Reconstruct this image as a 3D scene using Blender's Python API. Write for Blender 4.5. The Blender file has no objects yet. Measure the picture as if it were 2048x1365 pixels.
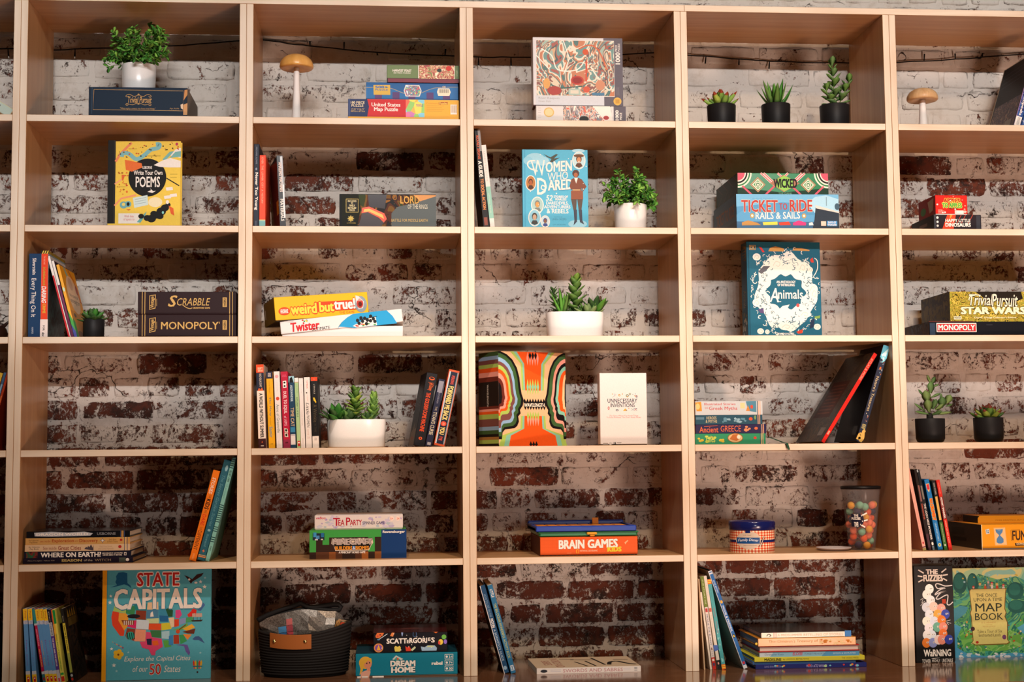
import bpy, math, random
from mathutils import Vector, Matrix
from mathutils.geometry import tessellate_polygon
sc = bpy.context.scene
COL = sc.collection
R0 = random.Random(7)

# ------------------------------------------------------------------ camera
Z0 = 2.6                                   # height of the underside of the top board above the floor
CAM = Vector((0.97252884, -3.91996576, Z0 - 1.24372859))
YAW, PITCH, ROLL, FPX = 0.08642160, 0.08146945, -0.00938919, 2914.4085
_f = Vector((math.sin(YAW) * math.cos(PITCH), math.cos(YAW) * math.cos(PITCH), math.sin(PITCH)))
_r = Vector((math.cos(YAW), -math.sin(YAW), 0))
_u = _r.cross(_f)
CR = math.cos(ROLL) * _r + math.sin(ROLL) * _u
CU = -math.sin(ROLL) * _r + math.cos(ROLL) * _u
CF = _f
cd = bpy.data.cameras.new('camera')
cd.sensor_width = 36.0
cd.lens = 36.0 * FPX / 2048.0
cd.clip_start, cd.clip_end = 0.05, 100
cam = bpy.data.objects.new('camera', cd)
cam.matrix_world = Matrix(((CR.x, CU.x, -CF.x, CAM.x), (CR.y, CU.y, -CF.y, CAM.y), (CR.z, CU.z, -CF.z, CAM.z), (0, 0, 0, 1)))
COL.objects.link(cam)
sc.camera = cam

# ------------------------------------------------------------------ world, lights, exposure
sc.view_settings.view_transform = 'Standard'
sc.view_settings.look = 'None'
sc.view_settings.gamma = 1.0
sc.view_settings.use_curve_mapping = False
sc.view_settings.exposure = -0.14
sc.cycles.max_bounces = 8
sc.cycles.diffuse_bounces = 5
sc.cycles.caustics_reflective = False
sc.cycles.caustics_refractive = False
w = bpy.data.worlds.new('room_light')
sc.world = w
w.use_nodes = True
w.node_tree.nodes['Background'].inputs[0].default_value = (0.80, 0.80, 0.84, 1)
w.node_tree.nodes['Background'].inputs[1].default_value = AMB = 0.045


def spot(name, loc, aim, watts, col, angle, blend, radius):
    l = bpy.data.lights.new(name, 'SPOT')
    l.energy, l.color = watts, col
    l.spot_size, l.spot_blend = math.radians(angle), blend
    l.shadow_soft_size = radius
    o = bpy.data.objects.new(name, l)
    o.location = loc
    o.rotation_euler = (Vector(aim) - Vector(loc)).to_track_quat('-Z', 'Y').to_euler()
    COL.objects.link(o)
    return o


# a row of cool spots standing in for one wide unseen window, high up; their lower edge falls across the fourth row
KHALF = 40.0
for i in range(9):
    KL = Vector((-0.5 + 0.62 * i, -12.0, Z0 + 2.55))
    _el = math.radians(KHALF) - math.atan2(KL.z - (Z0 - 1.035), 12.0)
    spot('window_spot', KL, KL + Vector(((1.4 - KL.x) / 12.0, math.cos(_el), math.sin(_el))), 540, (1.0, 0.965, 0.945), 2 * KHALF, 0.004, 0.10)
spot('warm_ceiling_lamp', (2.2, -5.6, Z0 + 2.5), (1.95, 0.0, Z0 - 1.5), 580, (1.0, 0.66, 0.38), 36, 0.8, 0.15)
# sunlight falling on the floor in front of the shelves
spot('sunlight_on_floor', (2.4, -3.0, 6.5), (2.4, -2.6, 0.0), 14000, (1.0, 0.79, 0.68), 17, 0.2, 0.2)
# warm uplight standing on the floor to the right: lights the undersides and the top of the wall in each bay
spot('floor_uplight', (3.0, -3.2, 0.15), (2.15, 0.0, 1.75), 360, (1.0, 0.69, 0.55), 80, 0.6, 0.32)
# added low fill light without a known source: brightens the counter and bottom row
spot('low_fill_light', (2.4, -6.5, 1.25), (2.2, 0.0, -0.45), 210, (1.0, 0.96, 0.92), 38, 0.55, 0.3)
# downlights in front of the bookcase: they graze its lower fronts and the counter
for x in (0.7, 1.65, 2.55):
    spot('downlight', (x, -2.4, 4.2), (x, 0.0, 0.72), 250, (1.0, 0.90, 0.79), 40, 0.9, 0.06)

# ------------------------------------------------------------------ pixel helpers
CROP = {'11': (0, 0, .24414), '12': (480, 0, .234375), '13': (920, 0, .234375), '14': (1340, 20, .234375), '15': (1750, 0, .2051),
        '21': (0, 240, .24414), '22': (480, 240, .234375), '23': (920, 240, .234375), '24': (1360, 250, .22461), '25': (1760, 250, .17582),
        '31': (0, 450, .24414), '32': (480, 450, .234375), '33': (920, 450, .234375), '34': (1360, 460, .22461), '35': (1760, 460, .17582),
        '41': (0, 670, .24414), '42': (480, 680, .234375), '43': (920, 680, .234375), '44': (1360, 670, .234375), '45': (1760, 670, .17582),
        '51': (0, 890, .24414), '52': (480, 890, .234375), '53': (920, 890, .234375), '54': (1360, 890, .234375), '55': (1760, 890, .17582),
        '61': (0, 1110, .234375), '62': (480, 1110, .234375), '63': (920, 1110, .234375), '64': (1360, 1110, .234375), '65': (1760, 1110, .18677),
        'px': (0, 0, 1.0),
        'a': (40, 490, .13921), 'b': (500, 720, .13191), 'c': (800, 720, .13185), 'd': (510, 1195, .12456), 'e': (1030, 1020, .12695),
        'f': (1460, 1030, .06593), 'g': (1620, 960, .11356), 'h': (1810, 920, .13918), 'i': (1390, 1130, .16107), 'j': (30, 1190, .12821),
        'k': (500, 270, .13921), 'l': (1920, 60, .14645), 'm': (0, 150, .08055), 'n': (0, 720, .13921)}


def at(px, py, Y):
    """world point at depth Y that the camera sees at a pixel of the photograph"""
    d = CR * ((px - 1024) / FPX) + CU * ((682.5 - py) / FPX) + CF
    return CAM + d * ((Y - CAM.y) / d.y)


def P(crop, x, y, Y):
    ox, oy, s = CROP[crop]
    return at(ox + x * s, oy + y * s, Y)


PITCH_X, POST, TH = 0.597, 0.0369, 0.018
ZS = [0, .31253, .60997, .90830, 1.20657, 1.50415, 1.81491]
DEPTH, YW = 0.300, 0.335


def shelf_z(row):
    return Z0 - ZS[row]


# ------------------------------------------------------------------ materials
_mats = {}


def lin(h):
    h = h.lstrip('#')
    c = [int(h[i:i + 2], 16) / 255 for i in (0, 2, 4)]
    return tuple(v / 12.92 if v <= .04045 else ((v + .055) / 1.055) ** 2.4 for v in c) + (1,)


def C(h, rough=.45, metal=0, coat=0, spec=.15):
    """a plain printed, plastic or painted surface with a faint procedural unevenness"""
    k = (h, rough, metal, coat, spec)
    if k in _mats:
        return _mats[k]
    m = bpy.data.materials.new('paint_' + h.lstrip('#'))
    m.use_nodes = True
    nt = m.node_tree
    b = nt.nodes['Principled BSDF']
    n = nt.nodes.new('ShaderNodeTexNoise')
    n.inputs['Scale'].default_value = 60
    n.inputs['Detail'].default_value = 3
    mx = nt.nodes.new('ShaderNodeMix')
    mx.data_type = 'RGBA'
    c = lin(h)
    mx.inputs[6].default_value = c
    mx.inputs[7].default_value = tuple(v * .86 for v in c[:3]) + (1,)
    nt.links.new(n.outputs['Fac'], mx.inputs[0])
    nt.links.new(mx.outputs[2], b.inputs['Base Color'])
    b.inputs['Roughness'].default_value = rough
    b.inputs['Metallic'].default_value = metal
    b.inputs['Coat Weight'].default_value = coat
    b.inputs['Coat Roughness'].default_value = .2
    b.inputs['Specular IOR Level'].default_value = spec
    _mats[k] = m
    return m


def ART(name, cols, scale=30, distort=1.5, rough=.4, kind='noise', stretch=(1, 1, 1)):
    """a busy printed picture: hard-edged colour patches"""
    k = ('art', name)
    if k in _mats:
        return _mats[k]
    m = bpy.data.materials.new('art_' + name)
    m.use_nodes = True
    nt = m.node_tree
    b = nt.nodes['Principled BSDF']
    tc = nt.nodes.new('ShaderNodeTexCoord')
    mp = nt.nodes.new('ShaderNodeMapping')
    mp.inputs['Scale'].default_value = stretch
    nt.links.new(tc.outputs['Object'], mp.inputs[0])
    if kind == 'noise':
        n = nt.nodes.new('ShaderNodeTexNoise')
        n.inputs['Scale'].default_value = scale
        n.inputs['Detail'].default_value = 2
        n.inputs['Distortion'].default_value = distort
        out = n.outputs['Fac']
    elif kind == 'cell':
        n = nt.nodes.new('ShaderNodeTexVoronoi')
        n.inputs['Scale'].default_value = scale
        sp = nt.nodes.new('ShaderNodeSeparateColor')
        nt.links.new(n.outputs['Color'], sp.inputs[0])
        out = sp.outputs[0]
    else:
        n = nt.nodes.new('ShaderNodeTexWave')
        n.inputs['Scale'].default_value = scale
        n.inputs['Distortion'].default_value = distort * 6
        n.inputs['Detail'].default_value = 1.5
        n.inputs['Detail Scale'].default_value = .8
        out = n.outputs['Fac']
    nt.links.new(mp.outputs[0], n.inputs['Vector'])
    rp = nt.nodes.new('ShaderNodeValToRGB')
    cr = rp.color_ramp
    cr.interpolation = 'CONSTANT'
    lo, hi = (.3, .7) if kind == 'noise' else (0, 1)
    for i, c in enumerate(cols):
        pos = lo + (hi - lo) * i / len(cols) if i else 0
        e = cr.elements[i] if i < 2 else cr.elements.new(pos)
        e.position = pos
        e.color = lin(c)
    nt.links.new(out, rp.inputs[0])
    nt.links.new(rp.outputs[0], b.inputs['Base Color'])
    b.inputs['Roughness'].default_value = rough
    b.inputs['Specular IOR Level'].default_value = .22
    _mats[k] = m
    return m


PAPER = C('#d9cfba', .8)
INKW = C('#efe6dc', .45)
INKK = C('#14110f', .45)
GOLD = C('#c79a4a', .35)


# ------------------------------------------------------------------ mesh builder
class MB:
    def __init__(s):
        s.v, s.f, s.m, s.mats, s.sm, s.X = [], [], [], [], [], None

    def slot(s, mat):
        if mat not in s.mats:
            s.mats.append(mat)
        return s.mats.index(mat)

    def add(s, pts, faces, mat, smooth=False):
        b = len(s.v)
        for p in pts:
            p = Vector(p)
            s.v.append(s.X @ p if s.X else p)
        k = s.slot(mat)
        for f in faces:
            s.f.append([b + i for i in f])
            s.m.append(k)
            s.sm.append(smooth)

    def box(s, x0, x1, y0, y1, z0, z1, mat, b=.0012):
        b = max(1e-5, min(b, (x1 - x0) * .45, (y1 - y0) * .45, (z1 - z0) * .45))
        xs, ys, zs = (x0, x1), (y0, y1), (z0, z1)
        pts, idx = [], {}
        for i in (0, 1):
            for j in (0, 1):
                for k in (0, 1):
                    sx, sy, sz = b if not i else -b, b if not j else -b, b if not k else -b
                    for a in range(3):
                        q = [xs[i] + sx, ys[j] + sy, zs[k] + sz]
                        q[a] = (xs[i], ys[j], zs[k])[a]
                        idx[i, j, k, a] = len(pts)
                        pts.append(q)
        F = []
        for a in range(3):
            u, v = (a + 1) % 3, (a + 2) % 3
            for e in (0, 1):
                q = []
                for (p, r) in ((0, 0), (1, 0), (1, 1), (0, 1)):
                    c = [0, 0, 0]
                    c[a], c[u], c[v] = e, p, r
                    q.append(idx[c[0], c[1], c[2], a])
                F.append(q if e else q[::-1])
        for a in range(3):                              # edges along axis a
            u, v = (a + 1) % 3, (a + 2) % 3
            for p in (0, 1):
                for r in (0, 1):
                    c0, c1 = [0, 0, 0], [0, 0, 0]
                    c0[a], c1[a] = 0, 1
                    c0[u] = c1[u] = p
                    c0[v] = c1[v] = r
                    q = [idx[(*c0, u)], idx[(*c1, u)], idx[(*c1, v)], idx[(*c0, v)]]
                    F.append(q if p == r else q[::-1])
        for i in (0, 1):
            for j in (0, 1):
                for k in (0, 1):
                    q = [idx[i, j, k, a] for a in range(3)]
                    F.append(q if (i + j + k) % 2 else q[::-1])
        s.add(pts, F, mat)

    def lathe(s, prof, mat, n=28, c=(0, 0, 0), sx=1, sy=1, smooth=True, power=2.0):
        """profile of (radius, z); power above 2 squares the outline"""
        pts, F = [], []
        for (r, z) in prof:
            for i in range(n):
                a = 2 * math.pi * i / n
                ca, sa = math.cos(a), math.sin(a)
                k = 1.0 if power == 2 else (abs(ca) ** power + abs(sa) ** power) ** (-1 / power)
                pts.append((c[0] + r * ca * k * sx, c[1] + r * sa * k * sy, c[2] + z))
        for j in range(len(prof) - 1):
            for i in range(n):
                i2 = (i + 1) % n
                F.append([j * n + i, j * n + i2, (j + 1) * n + i2, (j + 1) * n + i])
        if prof[0][0] > 1e-6:
            F.append(list(range(n))[::-1])
        if prof[-1][0] > 1e-6:
            F.append([(len(prof) - 1) * n + i for i in range(n)])
        s.add(pts, F, mat, smooth)

    def tube(s, pts, r, mat, n=7, cap=True):
        pts = [Vector(p) for p in pts]
        rs = r if isinstance(r, (list, tuple)) else [r] * len(pts)
        V, F = [], []
        prev = None
        for i, p in enumerate(pts):
            t = (pts[min(i + 1, len(pts) - 1)] - pts[max(i - 1, 0)]).normalized()
            a = prev if prev is not None else (Vector((0, 0, 1)) if abs(t.z) < .9 else Vector((1, 0, 0)))
            a = (a - t * a.dot(t)).normalized()
            prev = a
            b = t.cross(a)
            for k in range(n):
                th = 2 * math.pi * k / n
                V.append(p + (a * math.cos(th) + b * math.sin(th)) * rs[i])
        for i in range(len(pts) - 1):
            for k in range(n):
                k2 = (k + 1) % n
                F.append([i * n + k, i * n + k2, (i + 1) * n + k2, (i + 1) * n + k])
        if cap:
            F.append(list(range(n))[::-1])
            F.append([(len(pts) - 1) * n + k for k in range(n)])
        s.add(V, F, mat, True)

    def leaf(s, base, d, up, L, W, mat, thick=.15, cup=.2, bend=.3, nose=.55, seg=5, tipmat=None):
        """a fleshy or thin leaf: base point, direction, face normal; nose = where it is widest; thick relative to W"""
        d = Vector(d).normalized()
        up = Vector(up)
        up = (up - d * up.dot(d)).normalized()
        sd = d.cross(up)
        base = Vector(base)
        rings = []
        for i in range(seg + 1):
            t = i / seg
            e = t / nose if t < nose else (1 - t) / (1 - nose)
            wd = W * .5 * max(.04, math.sin(max(0, min(1, e)) * math.pi / 2) ** .8)
            if i == 0:
                wd = W * .18
            c = base + d * (L * t) - up * (L * bend * t * t)
            rings.append((c, wd, max(.02, wd / (W * .5))))
        V, F = [], []
        for (c, wd, q) in rings:
            V += [c - sd * wd + up * (wd * cup), c + up * (W * thick * q * .5), c + sd * wd + up * (wd * cup), c - up * (W * thick * q * .5)]
        for i in range(seg):
            for k in range(4):
                k2 = (k + 1) % 4
                F.append([i * 4 + k, i * 4 + k2, i * 4 + 4 + k2, i * 4 + 4 + k])
        F.append([seg * 4 + k for k in range(4)])
        if tipmat is None:
            s.add(V, F, mat, True)
        else:
            nt_ = 4
            cut = len(F) - 1 - nt_
            s.add(V, F[:cut], mat, True)
            s.add(V, F[cut:], tipmat, True)

    def build(s, name, parent=None, loc=None, rot=None):
        me = bpy.data.meshes.new(name)
        me.from_pydata([tuple(p) for p in s.v], [], s.f)
        for m in s.mats:
            me.materials.append(m)
        me.polygons.foreach_set('material_index', s.m)
        me.polygons.foreach_set('use_smooth', s.sm)
        me.update()
        o = bpy.data.objects.new(name, me)
        COL.objects.link(o)
        if parent:
            o.parent = parent
        if loc is not None:
            o.location = loc
        if rot is not None:
            o.rotation_euler = rot
        return o


def thing(name, label, cat, loc=(0, 0, 0), rot=(0, 0, 0), group=None):
    o = bpy.data.objects.new(name, None)
    o.empty_display_size = .02
    COL.objects.link(o)
    o.location, o.rotation_euler = loc, rot
    return tag(o, label, cat, group)


def tag(o, label, cat, group=None):
    o['label'], o['category'] = label, cat
    if group:
        o['group'] = group
    return o


# ------------------------------------------------------------------ lettering and printed art
_txt = {}


def glyphs(body, bold=0.0, shear=0.0, space=1.0):
    k = (body, bold, shear, space)
    if k not in _txt:
        cu = bpy.data.curves.new('lettering', 'FONT')
        cu.body, cu.offset, cu.shear, cu.resolution_u, cu.space_character = body, bold, shear, 2, space
        cu.align_x = 'CENTER'
        cu.space_line = .85
        o = bpy.data.objects.new('lettering', cu)
        me = o.to_mesh()
        v = [(p.co.x, p.co.y) for p in me.vertices]
        f = [list(p.vertices) for p in me.polygons]
        o.to_mesh_clear()
        bpy.data.objects.remove(o)
        bpy.data.curves.remove(cu)
        _txt[k] = (v, f)
    return _txt[k]


class Cv:
    """a flat printed face: O top-left corner, U to its right edge, V to its bottom edge; ext the numbers used on it"""

    def __init__(s, mb, O, U, V, ext=(0, 0, 1, 1), eps=.00005):
        s.drawn = []
        s.mb, s.O, s.U, s.V, s.e, s.eps = mb, Vector(O), Vector(U), Vector(V), ext, eps
        s.N = s.V.cross(s.U).normalized()
        s.k = 1

    def pt(s, u, v):
        e = s.e
        return s.O + s.U * ((u - e[0]) / (e[2] - e[0])) + s.V * ((v - e[1]) / (e[3] - e[1])) + s.N * (s.k * s.eps)

    def lay(s, pts):
        """each printed shape lies just above the ones it overlaps"""
        b = (min(p[0] for p in pts), min(p[1] for p in pts), max(p[0] for p in pts), max(p[1] for p in pts))
        s.k = 1 + max([k for (c, k) in s.drawn if c[0] < b[2] and b[0] < c[2] and c[1] < b[3] and b[1] < c[3]] or [0])
        s.drawn.append((b, s.k))

    def poly(s, pts, mat):
        s.lay(pts)
        q = [Vector((p[0], p[1], 0)) for p in pts]
        tr = tessellate_polygon([q]) if len(q) > 4 else [list(range(len(q)))]
        s.mb.add([s.pt(*p[:2]) for p in pts], [list(t) for t in tr], mat)

    def rect(s, x0, y0, x1, y1, mat):
        s.poly([(x0, y0), (x1, y0), (x1, y1), (x0, y1)], mat)

    def fill(s, mat):
        s.rect(*s.e, mat)

    def ell(s, cx, cy, rx, ry, mat, n=22):
        pts = [(cx + rx * math.cos(2 * math.pi * i / n), cy + ry * math.sin(2 * math.pi * i / n)) for i in range(n)]
        s.lay(pts)
        s.mb.add([s.pt(*p) for p in pts], [list(range(n))], mat)

    def line(s, pts, wd, mat, close=False):
        pts = list(pts) + ([pts[0]] if close else [])
        if len(pts) > 3 and not close:                   # rounded course through the points
            q = []
            for i in range(len(pts) - 1):
                p0, p1, p2, p3 = pts[max(i - 1, 0)], pts[i], pts[i + 1], pts[min(i + 2, len(pts) - 1)]
                for t in (0, .25, .5, .75):
                    q.append(tuple(.5 * (2 * p1[k] + (p2[k] - p0[k]) * t + (2 * p0[k] - 5 * p1[k] + 4 * p2[k] - p3[k]) * t * t + (3 * p1[k] - p0[k] - 3 * p2[k] + p3[k]) * t ** 3) for k in (0, 1)))
            pts = q + [pts[-1]]
        V, F = [], []
        ar = abs((s.U.length / (s.e[2] - s.e[0])) / (s.V.length / (s.e[3] - s.e[1])))
        L, Rr = [], []
        n = len(pts)
        for i in range(n):
            a, b = pts[max(i - 1, 0)], pts[min(i + 1, n - 1)]
            dx, dy = (b[0] - a[0]) * ar, b[1] - a[1]
            l = math.hypot(dx, dy) or 1
            nx, ny = -dy / l * wd * .5 / ar, dx / l * wd * .5
            L.append((pts[i][0] + nx, pts[i][1] + ny))
            Rr.append((pts[i][0] - nx, pts[i][1] - ny))
        s.lay(L + Rr)
        V = [s.pt(*p) for p in L] + [s.pt(*p) for p in Rr]
        F = [[i, i + 1, n + i + 1, n + i] for i in range(n - 1)]
        s.mb.add(V, F, mat)

    def star(s, cx, cy, rx, ry, mat, n=5, inner=.42, a0=-math.pi / 2):
        s.poly([(cx + rx * (1 if i % 2 == 0 else inner) * math.cos(a0 + math.pi * i / n), cy + ry * (1 if i % 2 == 0 else inner) * math.sin(a0 + math.pi * i / n)) for i in range(2 * n)], mat)

    def tx(s, body, x0, y0, x1, y1, mat, rot=0, bold=0.0, shear=0.0, out=None, ow=.03, slope=0.0, arch=0.0, space=1.0):
        v, f = glyphs(body, 0.0, shear, space)
        if not v:
            return
        a0, a1 = min(p[0] for p in v), max(p[0] for p in v)
        b0, b1 = min(p[1] for p in v), max(p[1] for p in v)

        def mp(p):
            a, b = (p[0] - a0) / (a1 - a0), (p[1] - b0) / (b1 - b0)
            if rot == 90:                                # reads downwards
                return (x0 + (x1 - x0) * b, y0 + (y1 - y0) * a)
            if rot == -90:                               # reads upwards
                return (x1 - (x1 - x0) * b, y1 - (y1 - y0) * a)
            u = x0 + (x1 - x0) * a
            return (u, y1 - (y1 - y0) * b + slope * (u - x0) - arch * math.sin(math.pi * a))
        # heavier strokes and outlines are the same letters laid side by side
        for wd, mt in (((bold + ow, out),) if out else ()) + ((bold, mat),):
            if wd <= .004:
                sh = [(0, 0)]
            elif mt is out:
                sh = [(wd * math.cos(t), wd * math.sin(t)) for t in [math.pi / 4 * k for k in range(8)]]
            else:
                sh = [(wd, wd * .6), (-wd, wd * .6), (wd, -wd * .6), (-wd, -wd * .6)] + ([(0, 0)] if wd > .035 else [])
            s.lay([mp((a0 - wd, b0 - wd)), mp((a1 + wd, b1 + wd)), mp(((a0 + a1) / 2, b1 + wd))])
            for dx, dy in sh:
                s.mb.add([s.pt(*mp((p[0] + dx, p[1] + dy))) for p in v], f, mt)
                s.k += .5
            s.drawn[-1] = (s.drawn[-1][0], s.k)

    def dots(s, n, mats, rx, ry, seed=1, box=None, shape='ell'):
        r = random.Random(seed)
        b = box or s.e
        for i in range(n):
            x, y = r.uniform(b[0] + rx, b[2] - rx), r.uniform(b[1] + ry, b[3] - ry)
            q = r.uniform(.6, 1.2)
            if shape == 'star':
                s.star(x, y, rx * q, ry * q, mats[i % len(mats)])
            elif shape == 'blob':
                s.poly([(x + rx * q * r.uniform(.5, 1.2) * math.cos(t), y + ry * q * r.uniform(.5, 1.2) * math.sin(t)) for t in [k * .785 for k in range(8)]], mats[i % len(mats)])
            else:
                s.ell(x, y, rx * q, ry * q, mats[i % len(mats)], 12)


# ------------------------------------------------------------------ wood, brick, floor materials
def wood(name, axis, c0, c1, rough=.36, coat=.0):
    m = bpy.data.materials.new(name)
    m.use_nodes = True
    nt = m.node_tree
    b = nt.nodes['Principled BSDF']
    tc = nt.nodes.new('ShaderNodeTexCoord')
    mp = nt.nodes.new('ShaderNodeMapping')
    mp.inputs['Scale'].default_value = [(.9, 22, 22), (22, .9, 22), (16, 16, .8)][axis]
    nt.links.new(tc.outputs['Object'], mp.inputs[0])
    n = nt.nodes.new('ShaderNodeTexNoise')
    n.inputs['Scale'].default_value = 2.2
    n.inputs['Detail'].default_value = 6
    n.inputs['Roughness'].default_value = .62
    n.inputs['Distortion'].default_value = .5
    nt.links.new(mp.outputs[0], n.inputs['Vector'])
    n2 = nt.nodes.new('ShaderNodeTexNoise')
    n2.inputs['Scale'].default_value = 3.0
    n2.inputs['Detail'].default_value = 2
    nt.links.new(tc.outputs['Object'], n2.inputs['Vector'])
    rp = nt.nodes.new('ShaderNodeValToRGB')
    rp.color_ramp.elements[0].position, rp.color_ramp.elements[1].position = .3, .68
    rp.color_ramp.elements[0].color, rp.color_ramp.elements[1].color = lin(c0), lin(c1)
    nt.links.new(n.outputs['Fac'], rp.inputs[0])
    mx = nt.nodes.new('ShaderNodeMix')
    mx.data_type = 'RGBA'
    mx.blend_type = 'MULTIPLY'
    mx.inputs[7].default_value = (.86, .78, .70, 1)
    mr = nt.nodes.new('ShaderNodeMapRange')
    mr.inputs[1].default_value, mr.inputs[2].default_value = .45, .7
    nt.links.new(n2.outputs['Fac'], mr.inputs[0])
    nt.links.new(mr.outputs[0], mx.inputs[0])
    nt.links.new(rp.outputs[0], mx.inputs[6])
    nt.links.new(mx.outputs[2], b.inputs['Base Color'])
    b.inputs['Roughness'].default_value = rough
    b.inputs['Coat Weight'].default_value = coat
    b.inputs['Coat Roughness'].default_value = .12
    b.inputs['Specular IOR Level'].default_value = .35
    return m


MAPLE_X = wood('varnished_ply_lengthwise', 0, '#ab7c50', '#c29668', .3)
MAPLE_Z = wood('varnished_ply_upright', 2, '#ab7c50', '#c29668', .3)
EDGE_X = wood('pale_edge_band_lengthwise', 0, '#d2bba2', '#e0cfba', .45)
EDGE_Z = wood('pale_edge_band_upright', 2, '#d2bba2', '#e0cfba', .45)


def edge_band(o, mat):
    """the pale band glued along the front edge of a plywood board"""
    me = o.data
    me.materials.append(mat)
    for p in me.polygons:
        if p.normal.y < -.6:
            p.material_index = 1



COUNTER = wood('varnished_counter_wood', 0, '#5e3d26', '#79523a', .14, .5)


def brick_material():
    m = bpy.data.materials.new('whitewashed_brick')
    m.use_nodes = True
    nt = m.node_tree
    N, L = nt.nodes, nt.links
    b = N['Principled BSDF']
    tc = N.new('ShaderNodeTexCoord')

    def noise(scale, detail, rough, dist=0, off=(0, 0, 0), st=(1, 1, 1)):
        mp = N.new('ShaderNodeMapping')
        mp.inputs['Location'].default_value = off
        mp.inputs['Scale'].default_value = st
        L.new(tc.outputs['Object'], mp.inputs[0])
        n = N.new('ShaderNodeTexNoise')
        n.inputs['Scale'].default_value, n.inputs['Detail'].default_value = scale, detail
        n.inputs['Roughness'].default_value, n.inputs['Distortion'].default_value = rough, dist
        L.new(mp.outputs[0], n.inputs['Vector'])
        return n.outputs['Fac']

    def math_(op, a, c, cl=False):
        n = N.new('ShaderNodeMath')
        n.operation, n.use_clamp = op, cl
        for i, q in enumerate((a, c)):
            if isinstance(q, (int, float)):
                n.inputs[i].default_value = q
            else:
                L.new(q, n.inputs[i])
        return n.outputs[0]

    def rng(v, a, c):
        n = N.new('ShaderNodeMapRange')
        n.inputs[1].default_value, n.inputs[2].default_value = a, c
        L.new(v, n.inputs[0])
        return n.outputs[0]

    def mix(f, a, c):
        n = N.new('ShaderNodeMix')
        n.data_type = 'RGBA'
        if isinstance(f, float):
            n.inputs[0].default_value = f
        else:
            L.new(f, n.inputs[0])
        for i, q in ((6, a), (7, c)):
            if isinstance(q, tuple):
                n.inputs[i].default_value = q
            else:
                L.new(q, n.inputs[i])
        return n.outputs[2]
    wear = N.new('ShaderNodeAttribute')
    wear.attribute_name = 'wear'
    tint = N.new('ShaderNodeAttribute')
    tint.attribute_name = 'tint'
    brick = mix(tint.outputs['Fac'], lin('#80402b'), lin('#4c2a22'))
    brick = mix(rng(noise(35, 5, .7), .35, .75), brick, lin('#66321f'))
    soot = rng(noise(14, 6, .75, .4, (3, 1, 2)), .48, .62)
    brick = mix(soot, brick, lin('#2e211c'))
    paint = mix(noise(3.0, 3, .6, 0, (5, 5, 5)), lin('#d9d3cb'), lin('#c4bab0'))
    paint = mix(rng(noise(22, 6, .7), .5, .8), paint, lin('#b4a698'))
    # where the whitewash has flaked: fine noise against the wear of this brick
    nz = noise(95, 9, .82, .6, (1, 2, 3), (1.15, .8, .9))
    nz2 = noise(20, 7, .75, .7, (7, 2, 3))
    f = math_('ADD', math_('MULTIPLY', nz, .55), math_('MULTIPLY', nz2, .45))
    th = math_('ADD', math_('MULTIPLY', wear.outputs['Fac'], .19), .402)
    flake = rng(math_('SUBTRACT', th, f), -.012, .012)
    col = mix(flake, paint, brick)
    # dark hairline cracks in the paint
    vd = N.new('ShaderNodeTexVoronoi')
    vd.feature = 'DISTANCE_TO_EDGE'
    vd.inputs['Scale'].default_value = 5
    mpv = N.new('ShaderNodeMapping')
    L.new(tc.outputs['Object'], mpv.inputs[0])
    mpv.inputs['Scale'].default_value = (.7, 1, 1.6)
    va = N.new('ShaderNodeVectorMath')
    va.operation = 'ADD'
    nv = N.new('ShaderNodeTexNoise')
    nv.inputs['Scale'].default_value, nv.inputs['Detail'].default_value = 9, 5
    L.new(tc.outputs['Object'], nv.inputs['Vector'])
    vs = N.new('ShaderNodeVectorMath')
    vs.operation = 'SCALE'
    vs.inputs['Scale'].default_value = .22
    L.new(nv.outputs['Color'], vs.inputs[0])
    L.new(mpv.outputs[0], va.inputs[0])
    L.new(vs.outputs[0], va.inputs[1])
    L.new(va.outputs[0], vd.inputs['Vector'])
    crack = math_('MULTIPLY', rng(vd.outputs['Distance'], .012, .003), rng(noise(5.3, 4, .7, .5, (9, 1, 4)), .57, .62))
    edge = N.new('ShaderNodeAttribute')
    edge.attribute_name = 'joint'
    jc = math_('MULTIPLY', edge.outputs['Fac'], rng(noise(9, 6, .75, .3, (2, 8, 1)), .54, .62))
    dark = math_('MAXIMUM', crack, jc)
    col = mix(dark, col, lin('#3a2f29'))
    L.new(col, b.inputs['Base Color'])
    b.inputs['Roughness'].default_value = .85
    b.inputs['Specular IOR Level'].default_value = .25
    bp = N.new('ShaderNodeBump')
    bp.inputs['Strength'].default_value = .8
    bp.inputs['Distance'].default_value = .004
    hgt = math_('SUBTRACT', math_('ADD', noise(18, 8, .72), math_('MULTIPLY', math_('SUBTRACT', 1.0, flake), .35)), math_('MULTIPLY', dark, .8))
    L.new(hgt, bp.inputs['Height'])
    L.new(bp.outputs[0], b.inputs['Normal'])
    return m


WEAR = [  # how much brick shows through the whitewash: one row of numbers per shelf row, one per column and the ends
    (.20, .15, .10, .10, .08, .08, .08),
    (.30, .22, .20, .14, .10, .10, .10),
    (.50, .52, .42, .40, .36, .46, .45),
    (.50, .44, .38, .24, .22, .34, .40),
    (.62, .60, .48, .36, .32, .32, .38),
    (.80, .74, .56, .48, .46, .42, .46),
    (.90, .86, .76, .78, .82, .80, .80)]


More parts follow.
